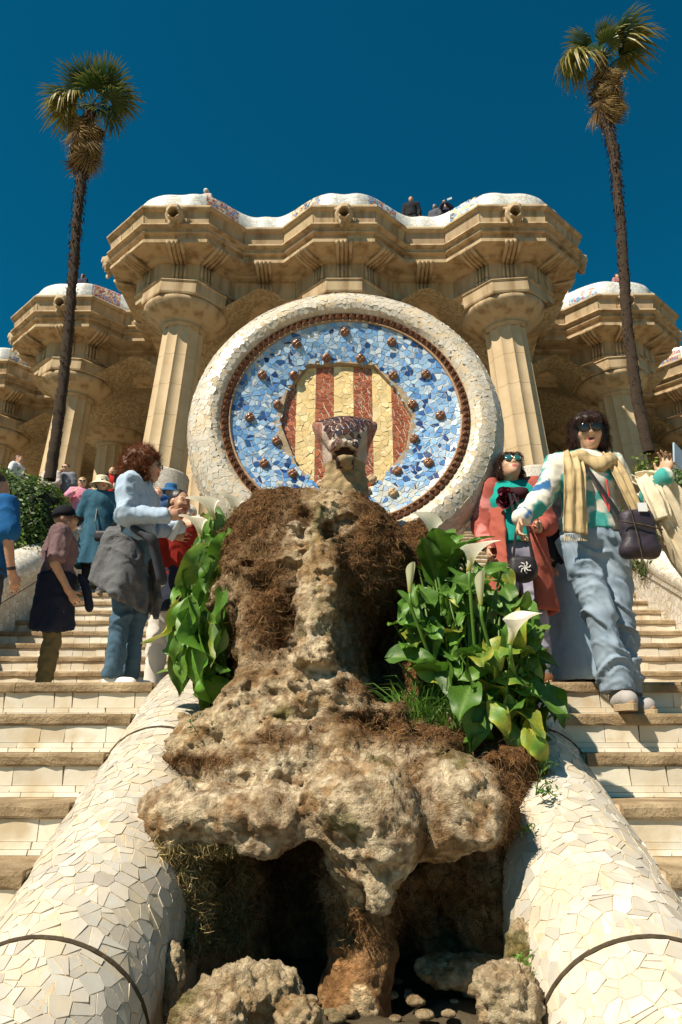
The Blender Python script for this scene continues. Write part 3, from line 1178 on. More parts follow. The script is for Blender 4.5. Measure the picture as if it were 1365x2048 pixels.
# lion-head spouts
def lion():
    s = SDF((-.36, -.75, -.45), (.36, .2, .36), .016)
    s.rc((0, .2, -.05), (0, -.12, .0), .20, .20, k=.05)
    s.ell((0, -.22, .02), (.21, .20, .21), k=.06)
    s.rc((-.13, -.18, .14), (-.20, -.12, .20), .06, .045, k=.03)
    s.rc((.13, -.18, .14), (.20, -.12, .20), .06, .045, k=.03)
    s.rc((-.08, -.34, .13), (.08, -.34, .13), .055, .055, k=.03)
    s.rc((-.15, -.20, -.06), (-.09, -.26, -.34), .08, .03, k=.04)
    s.rc((.15, -.20, -.06), (.12, -.24, -.26), .07, .03, k=.04)
    s.rc((-.08, -.30, -.14), (.08, -.30, -.14), .05, .05, k=.03)
    s.rc((-.05, -.12, -.2), (-.07, -.24, -.40), .07, .02, k=.04)
    s.rc((0, .05, .02), (0, -.6, -.12), .105, .13, k=.015, cut=True)
    V, Q = s.mesh()
    N_ = vnormals(V, Q)
    V = V + N_ * (fbm(V * 14, 3, 4) * .018)[:, None]
    return V, Q
LV, LQ = lion()
lme = None
for c, e, nin, l in facets:
    front = abs(e.y) < .05 and e.x > 0 and 1.7 < l < 2.1
    side = abs(e.x) < .05 and l > 1.5
    if not (front or side): continue
    nz = 14.18 if front else 14.10
    pos = c
    if side:
        pos = Vector((c.x, min(PLAN[0][1], 99)))
        ys = [p for p in (c,)]
        yy = c.y - l / 2 + .7
        pos = Vector((c.x, yy))
    if lme is None:
        o = mk('lion_spout', LV * 1.12, LQ, M_STONE, hall, smooth=True)
        lme = o.data
    else:
        o = bpy.data.objects.new('lion_spout', lme)
        COL.objects.link(o)
        o.parent = hall
    o.matrix_local = Matrix(((e.x, nin.x, 0, pos.x + nin.x * .12), (e.y, nin.y, 0, pos.y + nin.y * .12), (0, 0, 1, nz), (0, 0, 0, 1)))

# columns
M_DRUM = mosaic_mat('white_mosaic_plinth', [(0.62, 0.58, 0.52), (0.56, 0.52, 0.46), (0.66, 0.62, 0.56)], (0.48, 0.38, 0.26), 16)
CZ0, CZ1 = FLOORZ, 11.42
def fluted(r0, r1, z0, z1, n=12, sub=6, ring=True):
    vs, fs = [], []
    for (rr, z) in ((r0, z0), (r1, z1)):
        for k in range(n * sub):
            t = 2 * PI * k / (n * sub)
            ph = (k % sub) / sub
            d = 1 - .10 * math.sin(PI * ph) ** .8
            vs.append((rr * d * math.cos(t), rr * d * math.sin(t), z))
    m_ = n * sub
    fs = [(k, (k + 1) % m_, (k + 1) % m_ + m_, k + m_) for k in range(m_)] + [tuple(range(m_))[::-1], tuple(range(m_, 2 * m_))]
    return vs, fs
def column_meshes():
    out = []
    H = CZ1 - CZ0
    nb_ = 7
    for i in range(nb_):
        a, b2 = i / nb_, (i + 1) / nb_
        ra, rb = .685 - .10 * a, .685 - .10 * b2
        vs, fs = fluted(ra, rb, H * a + .006, H * b2 - .002)
        out.append(('shaft_block', vs, fs, M_STONEW))
    # dark mortar core
    b = MB()
    b.lathe([(.62, 0), (.52, H)], 24)
    out.append(('shaft_core', b.v, b.f, M_STONEW))
    b = MB()
    b.lathe([(.75, 0), (.75, 2.1), (.72, 2.16), (.66, 2.18)], 40)
    out.append(('tiled_plinth', b.v, b.f, M_DRUM))
    b = MB()
    b.lathe([(.56, H - .02), (.60, H + .03), (.66, H + .06), (.62, H + .09), (.80, H + .17), (1.02, H + .30), (1.18, H + .46), (1.20, H + .56), (1.16, H + .60), (.9, H + .61)], 48)
    out.append(('capital', b.v, b.f, M_STONE))
    b = MB()
    M8 = Matrix.Rotation(R(22.5), 4, 'Z')
    b.lathe([(1.0, H + .60), (1.28, H + .61), (1.30, H + .66), (1.30, H + .96), (1.34, H + 1.0), (1.30, H + 1.04), (.9, H + 1.05)], 8, M8)
    out.append(('abacus', b.v, b.f, M_STONE))
    return out
CM = column_meshes()
cme = {}
def column(x, y, lean=0.0, full=True):
    base = bpy.data.objects.new('column', cme['capital'] if 'capital' in cme else None) if False else None
    root = None
    for i, (nm, vs, fs, m_) in enumerate(CM):
        key = (nm, i)
        if key not in cme:
            o = mk(nm, vs, fs, m_, None, smooth=nm in ('capital', 'tiled_plinth', 'shaft_core'))
            cme[key] = o.data
        else:
            o = bpy.data.objects.new(nm, cme[key])
            COL.objects.link(o)
        parts.append((nm, o))
        o['_i'] = i
        if nm == 'shaft_core':
            root = o
    # the shaft core is the column; everything else sits on it
    for nm, o in parts:
        if o is not root: o.parent = root
    root.name = 'column'
    root.parent = hall
    sh = Matrix.Identity(4)
    H = CZ1 - CZ0
    sh[0][2] = -lean / H if x else 0
    rot = Matrix.Rotation(math.atan2(lean, H), 4, 'Y')
    root.matrix_local = Matrix.Translation((x, y, CZ0)) @ rot
    parts.clear()
parts = []
C0Y = F0 + 1.62
for i, xs in enumerate([(-1, 0, 1), (-2, -1, 0, 1, 2), (-3, -2, -1, 0, 1, 2, 3), (-4, -3, -2, -1, 0, 1, 2, 3, 4)]):
    for c in xs:
        outer = abs(c) == xs[-1]
        lean = .45 * (1 if c < 0 else -1) if outer and c else 0
        column(c * PX * .985 - lean, C0Y + i * PY, lean)

# ceiling of shallow tiled domes
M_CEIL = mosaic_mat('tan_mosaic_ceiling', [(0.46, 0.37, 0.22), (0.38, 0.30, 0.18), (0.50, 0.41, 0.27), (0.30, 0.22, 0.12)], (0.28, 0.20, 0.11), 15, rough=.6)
n1, n2 = 150, 110
xs = np.linspace(-4.6 * PX, 4.6 * PX, n1)
ys = np.linspace(C0Y - .5, C0Y + 4.2 * PY, n2)
gx, gy = np.meshgrid(xs, ys, indexing='ij')
dx = (gx / PX - np.round(gx / PX)) * PX
dy = ((gy - C0Y) / PY - np.round((gy - C0Y) / PY)) * PY
d = np.sqrt(dx ** 2 + dy ** 2)
zz = 12.45 - .55 * np.exp(-(np.maximum(d - 1.0, 0) / .8) ** 2) + .55 * np.clip((np.minimum(np.abs(dx), 9) * 0 + (d - 1.6) / 1.5), 0, 1) ** 1.3
stp = np.abs(gx) - (1.35 + PX + np.floor((gy - C0Y + .9) / PY) * PX)
V = np.stack([gx, gy, zz], -1).reshape(-1, 3)
I = np.arange(n1 * n2).reshape(n1, n2)
F = np.stack([I[:-1, :-1], I[:-1, 1:], I[1:, 1:], I[1:, :-1]], -1)
keep = ((stp[:-1, :-1] < 0))
F = F[keep]
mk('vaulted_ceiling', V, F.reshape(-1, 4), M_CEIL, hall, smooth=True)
# back wall of the hall and parapet floor
b = MB()
b.box((-22, C0Y + 4.1 * PY, FLOORZ), (22, C0Y + 4.1 * PY + .4, 13.2))
b.build('back_wall', M_STONE, hall)
mk('roof_slab', [(p[0], p[1], 14.5) for p in offset_poly(PLAN, .8)] + [(30, 60, 14.5), (-30, 60, 14.5)], [tuple(range(len(PLAN) + 2))], M_STONE, hall)

# wavy parapet bench on the roof edge
M_BENCH = mosaic_mat('white_bench_mosaic', [(0.82, 0.80, 0.76), (0.76, 0.75, 0.72), (0.84, 0.83, 0.80), (0.70, 0.74, 0.72)], (0.62, 0.58, 0.48), 6, rough=.25)
M_P = [mosaic_mat('bench_patch_dark', [(.02, .03, .08), (.06, .22, .45), (.62, .42, .12), (.05, .05, .06), (.70, .62, .40)], (.60, .56, .46), 9),
       mosaic_mat('bench_patch_blue', [(.08, .20, .50), (.60, .66, .74), (.45, .12, .06), (.62, .54, .34), (.12, .30, .52)], (.70, .66, .56), 12),
       mosaic_mat('bench_patch_tan', [(.62, .42, .20), (.72, .64, .44), (.10, .10, .16), (.50, .30, .12), (.20, .22, .40)], (.66, .58, .44), 11),
       mosaic_mat('bench_patch_red', [(.40, .09, .05), (.12, .22, .48), (.52, .20, .08), (.64, .50, .36), (.30, .08, .07)], (.62, .56, .46), 12)]
PATCHPIX = None
pts = offset_poly(PLAN, .42)
# smooth serpentine through the facet midpoints
ctrl = []
for i in range(len(pts) - 1):
    a, c = pts[i], pts[i + 1]
    l = (c - a).length
    if l > 1.4: ctrl += [(a * .82 + c * .18), (a * .5 + c * .5), (a * .18 + c * .82)]
    else: ctrl += [(a + c) / 2]
dense = []
for i in range(len(ctrl) - 1):
    p0, p1, p2, p3 = ctrl[max(i - 1, 0)], ctrl[i], ctrl[i + 1], ctrl[min(i + 2, len(ctrl) - 1)]
    for q in range(6):
        t = q / 6
        dense.append(0.5 * ((2 * p1) + (p2 - p0) * t + (2 * p0 - 5 * p1 + 4 * p2 - p3) * t * t + (3 * p1 - p0 - 3 * p2 + p3) * t ** 3))
dense.append(ctrl[-1])
bprof = [(.10, -.05), (.02, .18), (.0, .40), (.03, .56), (.02, .66), (.06, .73), (.13, .75), (.20, .70), (.22, .55), (.24, .2), (.24, -.05)]
def hump(p):
    # taller coloured shoulders where the parapet turns from a bay into a recess
    h = 0
    for i in range(len(PLAN) - 1):
        a, c = Vector(PLAN[i]), Vector(PLAN[i + 1])
        e = (c - a)
        if .9 < e.length < 1.45 and abs(e.x) > .2 and abs(e.y) > .2:
            mid = (a * (.65 if e.y > 0 else .35) + c * (.35 if e.y > 0 else .65))
            h += .30 * math.exp(-((p - mid).length / .55) ** 2)
    return h
vs, fs = [], []
nm_ = len(bprof)
patch_faces = {}
for i, p in enumerate(dense):
    t = (dense[min(i + 1, len(dense) - 1)] - dense[max(i - 1, 0)]).normalized()
    nin = Vector((-t.y, t.x))
    h = hump(p)
    for (d0, z) in bprof:
        vs.append((p.x + nin.x * d0, p.y + nin.y * d0, 14.62 + z * (1 + h) ))
mats_b = [M_BENCH] + M_P + [mosaic_mat('bench_gold_edge', [(.66, .50, .22), (.74, .66, .48), (.60, .40, .16)], (.6, .55, .42), 14)]
midx = []
for i in range(len(dense) - 1):
    p = (dense[i] + dense[i + 1]) / 2
    which = 0
    for j in range(len(PLAN) - 1):
        a, c = Vector(PLAN[j]), Vector(PLAN[j + 1])
        e = c - a
        if .9 < e.length < 1.45 and abs(e.x) > .2 and abs(e.y) > .2:
            mid = (a + c) / 2
            if (p - mid).length < .70:
                which = 1 + (j * 7 // 2 + (2 if a.x < -7 else 0)) % 4
    for j in range(nm_ - 1):
        fs.append((i * nm_ + j, (i + 1) * nm_ + j, (i + 1) * nm_ + j + 1, i * nm_ + j + 1))
        midx.append(5 if j in (5, 6) else (which if j < 5 else 0))
me_b = mk('wavy_parapet', vs, fs, mats_b, hall, smooth=True)
me_b.data.polygons.foreach_set('material_index', midx)
anchor(hall, (0, F0 + 2, FLOORZ))

# ================================================================== ROCK FOUNTAIN
M_TUFA = mat('tufa_and_moss', (1.28, 1.24, 1.16), (0.66, 0.60, 0.50), rough=.95, scale=48, bump=1.0, bscale=95, attr=True, world=True, spec=.15, bdist=.02, detail=9)
def rock_colours(V, N_, fib, wet=0.0):
    n1 = fbm(V * 5, 4, 31)
    n2 = fbm(V * 17, 4, 37)
    n3 = fbm(V * 45, 3, 41)
    tan = np.array([.50, .39, .25])
    pale = np.array([.66, .56, .42])
    ochre = np.array([.34, .20, .085])
    brown = np.array([.17, .085, .035])
    dark = np.array([.05, .032, .014])
    green = np.array([.10, .11, .018])
    mixv = lambda A, B, t: A * (1 - t[:, None]) + B * t[:, None]
    C = mixv(np.tile(tan, (len(V), 1)), pale, np.clip(n1 * 1.5 + .4, 0, 1))
    C = mixv(C, pale * 1.05, np.clip((.05 - V[:, 2]) * 6, 0, .6) * (V[:, 2] > -.5))
    C = mixv(C, ochre, np.clip((n2 + .02) * 3.0, 0, 1) * .75)
    C = mixv(C, brown, np.clip((n3 - .05) * 3.5, 0, 1) * .6)
    C = mixv(C, green, np.clip((fbm(V * 8, 3, 77) - .32) * 6, 0, 1) * .6)
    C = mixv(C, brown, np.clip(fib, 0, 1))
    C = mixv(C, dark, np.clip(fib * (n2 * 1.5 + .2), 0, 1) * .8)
    return C
def A_(px, py, Y):
    return tuple(at(px, py, Y))
rock = thing('rock_fountain', 'big mossy tufa rock fountain with overhanging ledge and dark hollow below the snake head', 'fountain')
s = SDF((-.95, 2.05, -1.3), (.95, 4.15, 1.35), .0105)
# upper mound
s.ell(A_(612, 1165, 3.62), (.44, .40, .46), k=.08)
s.ell(A_(560, 1105, 3.60), (.31, .30, .32), k=.10)
s.ell(A_(700, 1120, 3.62), (.28, .30, .34), k=.10)
s.ell(A_(838, 1125, 3.85), (.17, .17, .22), k=.05)
s.ell(A_(500, 1200, 3.45), (.19, .22, .24), k=.08)
s.rc(A_(815, 1180, 3.85), A_(860, 1420, 3.55), .20, .22, k=.08)
s.rc(A_(770, 1270, 3.95), A_(775, 1420, 3.6), .13, .14, k=.06)
s.rc(A_(605, 1280, 3.5), A_(600, 1470, 3.35), .29, .33, k=.10)
s.rc(A_(640, 1035, 3.34), A_(632, 1210, 3.10), .075, .085, k=.05)
s.rc(A_(632, 1210, 3.10), A_(618, 1370, 2.98), .085, .13, k=.05)
s.rc(A_(525, 1230, 3.2), A_(505, 1400, 3.1), .10, .11, k=.06)
s.rc(A_(505, 1400, 3.1), A_(430, 1480, 3.05), .10, .11, k=.05)
s.rc(A_(600, 1330, 3.0), A_(720, 1450, 2.95), .13, .12, k=.06)
# skirt running forward to the ledge
s.rc(A_(420, 1500, 3.05), A_(930, 1500, 3.1), .17, .15, k=.10)
s.rc(A_(470, 1450, 3.0), A_(620, 1470, 2.95), .12, .10, k=.05)
s.rc(A_(700, 1475, 3.0), A_(900, 1490, 3.0), .12, .10, k=.05)
s.rc(A_(500, 1540, 2.85), A_(850, 1540, 2.85), .15, .15, k=.08)
# ledge lobes
s.rc(A_(372, 1620, 2.68), A_(560, 1640, 2.60), .125, .12, k=.05, flat=(1, 1.2, .8))
s.ell(A_(352, 1640, 2.72), (.14, .18, .13), k=.05)
s.rc(A_(540, 1640, 2.55), A_(520, 1690, 2.52), .10, .05, k=.05)
s.ell(A_(715, 1600, 2.60), (.19, .24, .165), k=.03)
s.ell(A_(760, 1640, 2.53), (.15, .17, .17), k=.04)
s.rc(A_(762, 1690, 2.50), A_(762, 1795, 2.46), .11, .035, k=.05)
s.rc(A_(690, 1680, 2.58), A_(700, 1740, 2.62), .09, .05, k=.05)
s.ell(A_(915, 1600, 2.66), (.17, .22, .15), k=.03)
s.ell(A_(955, 1640, 2.62), (.09, .14, .09), k=.04)
s.ell(A_(870, 1655, 2.60), (.10, .14, .09), k=.05)
s.rc(A_(1020, 1560, 2.95), A_(1035, 1690, 2.80), .13, .09, k=.05)
s.ell(A_(1000, 1520, 3.0), (.15, .2, .10), k=.04)
# stem under the ledge, hollow back wall, hanging roots
s.rc(A_(722, 1730, 2.76), A_(722, 1850, 2.72), .14, .12, k=.05)
s.rc(A_(722, 1850, 2.72), A_(715, 2080, 2.72), .115, .13, k=.04)
s.rc(A_(800, 1760, 2.95), A_(860, 1860, 3.05), .12, .10, k=.07)
s.rc(A_(980, 1740, 2.85), A_(1000, 1880, 2.80), .12, .10, k=.07)
s.rc(A_(900, 1730, 2.90), A_(1010, 1760, 2.80), .11, .12, k=.07)
s.rc(A_(480, 1760, 3.05), A_(500, 1900, 3.05), .14, .10, k=.07)
s.box((0, 3.38, -.6), (.56, .16, .65), rad=.05, k=.1)
s.rc((-.50, 2.9, -1.2), (-.47, 3.1, 0), .12, .12, k=.08)
s.rc((.50, 2.9, -1.2), (.50, 3.1, 0), .13, .13, k=.08)
s.rc(A_(385, 1760, 2.72), A_(385, 1905, 2.68), .10, .035, k=.05)
s.rc(A_(345, 1750, 2.80), A_(355, 1980, 2.80), .06, .04, k=.04)
# hole near the top of the ridge
s.ell(A_(655, 1070, 3.26), (.022, .07, .032), k=.01, cut=True)
# gaps between the ledge lobes and the slabs above them
for pts_, r_c in (([(612, 1515, 2.42), (600, 1570, 2.38), (618, 1660, 2.36)], .024), ([(828, 1505, 2.48), (850, 1590, 2.42), (862, 1700, 2.40)], .028), ([(400, 1560, 2.62), (500, 1525, 2.64), (620, 1535, 2.60), (640, 1505, 2.62)], .028),
                  ([(470, 1425, 2.80), (560, 1418, 2.78), (660, 1430, 2.74), (740, 1440, 2.78)], .026), ([(640, 1500, 2.60), (760, 1490, 2.62), (900, 1502, 2.68)], .022), ([(900, 1570, 2.44), (950, 1600, 2.42), (985, 1560, 2.5)], .016),
                  ([(520, 1330, 2.92), (600, 1345, 2.86), (690, 1330, 2.88)], .018), ([(560, 1180, 3.05), (580, 1260, 3.0), (570, 1330, 2.95)], .020), ([(430, 1600, 2.45), (520, 1640, 2.42)], .014), ([(690, 1560, 2.36), (720, 1640, 2.34), (700, 1700, 2.36)], .012)):
    for u_, w_ in zip(pts_[:-1], pts_[1:]):
        s.rc(A_(*u_), A_(*w_), r_c, r_c * .9, k=.02, cut=True, flat=(1, 2.2, 1))
# coarse relief on the field itself
near = np.abs(s.D) < .12
ijk = np.argwhere(near)
P = s.lo + ijk * s.h
low = np.clip((.02 - P[:, 2]) * 8, 0, 1)
rel = fbm(P * 5, 3, 3) * .05 + (worley(P * 9, 8) - .5) * .045 * (1 - .3 * low) + np.abs(fbm(P * np.array([11, 11, 18]), 3, 9)) * .05 * (1 - .55 * low)
s.D[near] += (rel).astype(np.float32)
V, Q = s.mesh()
N_ = vnormals(V, Q)
def px_of(V):
    """fibre cover in the rock's own space: high on the mound's sides, the saddle and the right shoulder"""
    x, y, z = V[:, 0], V[:, 1], V[:, 2]
    n = fbm(V * np.array([6, 6, 3]), 3, 55) * .7
    ridge = np.exp(-((x + .13 + .04 * np.sin(z * 9)) / .13) ** 2)
    mound = np.clip((z - .20) * 3.2, 0, 1) * (1 - 1.25 * ridge)
    mound = mound * np.clip(1.2 + n * .7, 0, 1.3)
    left = np.clip((-.27 - x) * 6, 0, 1) * np.clip((1.0 - z) * 4, 0, 1) * (z > .3)
    mound = mound * (1 - .45 * left)
    right = np.clip((x - .12) * 7, 0, 1) * np.clip((z - .12) * 6, 0, 1)
    saddle = np.clip(1 - np.abs(z - .10 + x * .10) / .10, 0, 1) * np.clip((x + .12) * 6, 0, 1) * (y > 2.7)
    saddle = np.maximum(saddle, np.clip(1 - np.abs(z + .04) / .06, 0, 1) * (x < -.1) * (y > 2.72) * .9)
    shoulder = np.clip((x - .46) * 14, 0, 1)
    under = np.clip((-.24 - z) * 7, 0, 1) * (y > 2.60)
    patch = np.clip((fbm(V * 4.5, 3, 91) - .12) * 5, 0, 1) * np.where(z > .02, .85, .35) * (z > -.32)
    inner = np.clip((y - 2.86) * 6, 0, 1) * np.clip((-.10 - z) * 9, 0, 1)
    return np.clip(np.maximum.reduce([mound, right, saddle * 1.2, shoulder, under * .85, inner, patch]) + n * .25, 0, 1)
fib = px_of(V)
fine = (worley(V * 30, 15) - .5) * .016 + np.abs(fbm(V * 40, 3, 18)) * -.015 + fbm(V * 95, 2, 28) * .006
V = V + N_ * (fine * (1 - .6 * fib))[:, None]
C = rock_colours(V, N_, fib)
C *= (0.55 + .65 * np.clip(1.15 - worley(V * 30, 15) * 1.0, 0, 1))[:, None]  # crevice shade between the nodules painted into the rock colour
C *= (1 + .9 * np.clip((-.30 - V[:, 2]) * 8, 0, 1) * (V[:, 1] > 2.6))[:, None]  # colour lifted in the hollow under the ledge, standing in for bounced light
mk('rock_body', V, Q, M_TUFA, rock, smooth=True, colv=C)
# brown root fibres and dry moss
M_FIB = mat('dry_root_fibre', (1, 1, 1), (.7, .7, .7), rough=.9, scale=30, bump=0, attr=True, spec=.1)
def fibres(V, Q, w, n, seed, parent, name, lenr=(.02, .06), cols=((.13, .06, .026), (.20, .105, .045), (.07, .035, .016), (.30, .18, .08)), rad=.0011, hang=.5):
    rs = np.random.RandomState(seed)
    fc = V[Q].mean(1)
    e = np.cross(V[Q[:, 2]] - V[Q[:, 0]], V[Q[:, 3]] - V[Q[:, 1]])
    ar = np.linalg.norm(e, axis=1)
    nn = e / np.maximum(ar[:, None], 1e-9)
    wt = ar * w[Q].mean(1)
    wt /= wt.sum()
    I = rs.choice(len(Q), n, p=wt)
    p = fc[I] + rs.normal(0, .004, (n, 3))
    nr = nn[I]
    L_ = rs.uniform(*lenr, n)[:, None]
    d = rs.normal(0, 1, (n, 3))
    d = d - nr * (d * nr).sum(1, keepdims=True) * .75
    d[:, 2] -= hang
    d /= np.linalg.norm(d, axis=1, keepdims=True)
    side = np.cross(d, nr + rs.normal(0, .4, (n, 3)))
    side /= np.linalg.norm(side, axis=1, keepdims=True) + 1e-9
    pts = []
    cur = p + nr * .001
    seg = 4
    curl = rs.normal(0, .45, (n, 3))
    for k in range(seg):
        pts.append(cur)
        cur = cur + d * L_ / seg + nr * (.007 * (1 - k * .55))
        d = d + curl * .7 + np.array([0, 0, -.18 * hang])
        d /= np.linalg.norm(d, axis=1, keepdims=True)
    pts.append(cur)
    rr = rad * rs.uniform(.6, 1.5, n)[:, None]
    vs = []
    for k, q in enumerate(pts):
        vs += [q - side * rr * (1 - k * .15), q + side * rr * (1 - k * .15)]
    vs = np.stack(vs, 1).reshape(-1, 3)
    m_ = 2 * len(pts)
    base = np.arange(n)[:, None] * m_
    fs = np.concatenate([base + np.array([2 * k, 2 * k + 1, 2 * k + 3, 2 * k + 2]) for k in range(seg)])
    cc = np.array(cols)[rs.randint(0, len(cols), n)] * rs.uniform(.6, 1.2, (n, 1))
    o = mk(name, vs, fs, M_FIB, parent, colv=np.repeat(cc, m_, axis=0))
    o['kind'] = 'stuff'
    return o
up = np.clip(N_[:, 1] * -1 + .6, .1, 1)
fibres(V, Q, np.clip(fib - .35, 0, 1) * up * (V[:, 2] > -.6), 46000, 5, rock, 'root_fibres')
fibres(V, Q, ((np.abs(V[:, 0] + .52) < .17) & (V[:, 2] < -.28) & (V[:, 2] > -.66) & (V[:, 1] < 2.95)).astype(float) + 1e-9, 9000, 6, rock, 'hanging_moss', cols=((.42, .32, .14), (.52, .40, .20), (.30, .24, .08), (.22, .14, .06)), rad=.0014)
ROCK_BVH = BVHTree.FromPolygons([tuple(v) for v in V[::1]], [tuple(q) for q in Q.tolist()])
anchor(rock, (0, 3.2, -1.5))

# basin floor and loose stones
M_WET = mat('wet_basin_floor', (0.10, 0.075, 0.045), (0.05, 0.04, 0.025), rough=.5, scale=9, bump=.8, bscale=40)
bf = MB()
nx_, ny_ = 40, 50
vs, fs = [], []
for i in range(nx_):
    for j in range(ny_):
        x, y = -.56 + 1.12 * i / (nx_ - 1), 1.2 + 2.2 * j / (ny_ - 1)
        vs.append((x, y, 0))
vs = np.array(vs, float)
vs[:, 2] = -.775 + fbm(vs * 6, 4, 12) * .05 - .55 * np.clip((2.2 - vs[:, 1]) * 1.2, 0, 1)
fs = [(i * ny_ + j, (i + 1) * ny_ + j, (i + 1) * ny_ + j + 1, i * ny_ + j + 1) for i in range(nx_ - 1) for j in range(ny_ - 1)]
tag(mk('basin_floor', vs, fs, M_WET, smooth=True), kind='structure')
def stone(px, py, Y, r, flat, label, seed, m_=M_TUFA, pale=0.0, lump=.25, group=None, res=14, cat='rock', name='loose_rock'):
    c = at(px, py, Y)
    h = max(r) / res if res < 8 else .0055
    s = SDF((-r[0] * 1.5, -r[1] * 1.5, -r[2] * 1.5), (r[0] * 1.5, r[1] * 1.5, r[2] * 1.5), h)
    s.ell((0, 0, 0), r, k=.01)
    rr = random.Random(seed)
    for q in range(5 if res > 8 else 0):
        s.ell((rr.uniform(-.6, .6) * r[0], rr.uniform(-.6, .6) * r[1], rr.uniform(-.3, .5) * r[2]), tuple(x * rr.uniform(.4, .65) for x in r), k=.03)
    V, Q = s.mesh()
    N_ = vnormals(V, Q)
    W = V + seed * 1.7
    V = V + N_ * (fbm(W * 4 / max(r), 4, seed) * lump * min(r) + (worley(W * 3.2 / max(r), seed) - .5) * min(r) * .25 * (res > 8) + ((worley(W * 42, 15) - .5) * .014 - np.abs(fbm(W * 60, 2, 18)) * .012) * (res > 8))[:, None]
    C = rock_colours(W, N_, np.zeros(len(V)))
    C *= (0.5 + .65 * np.clip(1.15 - worley(W * 42, 15), 0, 1))[:, None] if res > 8 else .7  # larger rocks: shade of the small crevices put into the vertex colour
    if pale: C = C * (1 - pale) + np.array([.62, .52, .36]) * pale * (.8 + .2 * fbm(W * 10 / max(r), 3, 4))[:, None]
    o = mk(name, V, Q, m_, None, smooth=True, colv=C, loc=c)
    tag(o, label, cat, group)
    return o
stone(500, 1995, 2.36, (.145, .10, .085), 0, 'lumpy sunlit tan rock at the foot of the hollow, under the hanging moss', 3, pale=.3)
stone(420, 2035, 2.25, (.10, .08, .07), 0, 'dark tan rock in the bottom left corner of the basin', 4)
stone(600, 2035, 2.25, (.055, .06, .045), 0, 'small tan rock between the lumpy left rock and the pebbles', 14)
stone(1020, 2010, 2.22, (.085, .08, .10), 0, 'pale orange rock in the bottom right corner of the basin', 5, pale=.35)
stone(950, 1945, 2.72, (.19, .10, .05), 0, 'dark flat slab leaning in the hollow at right', 6, pale=.0)
stone(1050, 1930, 2.45, (.05, .08, .12), 0, 'narrow upright rock against the right rail with a green sprig on it', 9)
stone(345, 1965, 2.45, (.03, .05, .11), 0, 'thin upright pale rock against the left rail', 8, pale=.5)
prr = random.Random(3)
for k in range(30):
    px, py = prr.choice([(prr.uniform(780, 1000), prr.uniform(1950, 2045)), (prr.uniform(560, 720), prr.uniform(1975, 2045)), (prr.uniform(940, 1010), prr.uniform(1925, 2000))])
    q = prr.uniform(.010, .028)
    stone(px, py, atz(px, py, -.752).y, (q * 1.3, q * 1.2, q * .55), 0, 'small rounded pebble lying in the basin under the rock ledge', 20 + k, pale=prr.uniform(.0, .35), group='pebbles in the basin', res=4, lump=.25, cat='pebble', name='pebble')

# ================================================================== SNAKE HEAD
M_NECK = mat('pebbled_neck_stone', (1, 1, 1), (.75, .72, .68), rough=.85, scale=20, bump=.8, bscale=70, attr=True, world=True, spec=.2)
sn = thing('snake_head', 'stone snake head clad in purple brown mosaic, mouth open, in front of the medallion', 'sculpture')
hc = at(690, 880, 3.72)
s = SDF(hc - Vector((.30, .35, .65)), hc + Vector((.30, .45, .25)), .0075)
P3 = lambda px, py, Y: np.array(at(px, py, Y))
s.ell(P3(690, 872, 3.80), (.128, .13, .075), k=.03)
s.ell(P3(690, 858, 3.79), (.100, .10, .050), k=.03)
s.rc(P3(650, 856, 3.76), P3(730, 856, 3.76), .046, .046, k=.04)
s.rc(P3(655, 858, 3.79), P3(632, 849, 3.80), .040, .014, k=.03)
s.rc(P3(725, 858, 3.79), P3(748, 849, 3.80), .040, .014, k=.03)
s.rc(P3(636, 858, 3.80), P3(666, 915, 3.82), .022, .05, k=.05)
s.rc(P3(744, 858, 3.80), P3(714, 915, 3.82), .022, .05, k=.05)
s.rc(P3(658, 872, 3.72), P3(674, 904, 3.70), .040, .030, k=.04)
s.rc(P3(722, 872, 3.72), P3(706, 904, 3.70), .040, .030, k=.04)
s.rc(P3(690, 860, 3.72), P3(690, 872, 3.64), .070, .055, k=.05, flat=(1.1, 1, .7))
s.rc(P3(672, 888, 3.615), P3(708, 888, 3.615), .020, .020, k=.03)
s.rc(P3(664, 893, 3.66), P3(690, 921, 3.62), .020, .024, k=.03)
s.rc(P3(716, 893, 3.66), P3(690, 921, 3.62), .020, .024, k=.03)
s.rc(P3(690, 918, 3.78), P3(690, 924, 3.65), .060, .030, k=.04, flat=(1, 1, .7))
s.ell(P3(662, 868, 3.675), (.020, .02, .018), k=.008)
s.ell(P3(718, 868, 3.675), (.020, .02, .018), k=.008)
s.rc(P3(690, 925, 3.84), P3(692, 1030, 3.80), .100, .150, k=.06)
s.ell(P3(690, 903, 3.62), (.076, .14, .027), k=.008, cut=True)
V, Q = s.mesh()
N_ = vnormals(V, Q)
zr = V[:, 2] - hc.z
neck = np.clip((-.12 - zr) * 14, 0, 1)
V = V + N_ * ((.55 - worley(V * 16, 3)) * .042 * neck + fbm(V * 30, 3, 3) * .006 * neck)[:, None]
front = np.clip((zr + .02) * 20, 0, 1)
C = np.tile(np.array([.42, .31, .17]), (len(V), 1)) * (1 - .35 * np.clip(worley(V * 16, 3), 0, 1))[:, None]
pink = np.array([.34, .17, .13]) + .12 * (vnoise(V * 90, 5)[:, None])
C = C * (1 - np.clip((zr + .10) * 14, 0, 1))[:, None] + pink * np.clip((zr + .10) * 14, 0, 1)[:, None]
pinkish = np.abs(V[:, 0] - hc.x) < .10
snout = (V[:, 1] < 3.70) & pinkish & (zr > -.05)
C[snout] = np.array([.55, .45, .34])
C[(np.abs(V[:, 0] - hc.x) < .125) & (zr > -.11) & (N_[:, 1] < .2)] = np.array([.50, .40, .33])
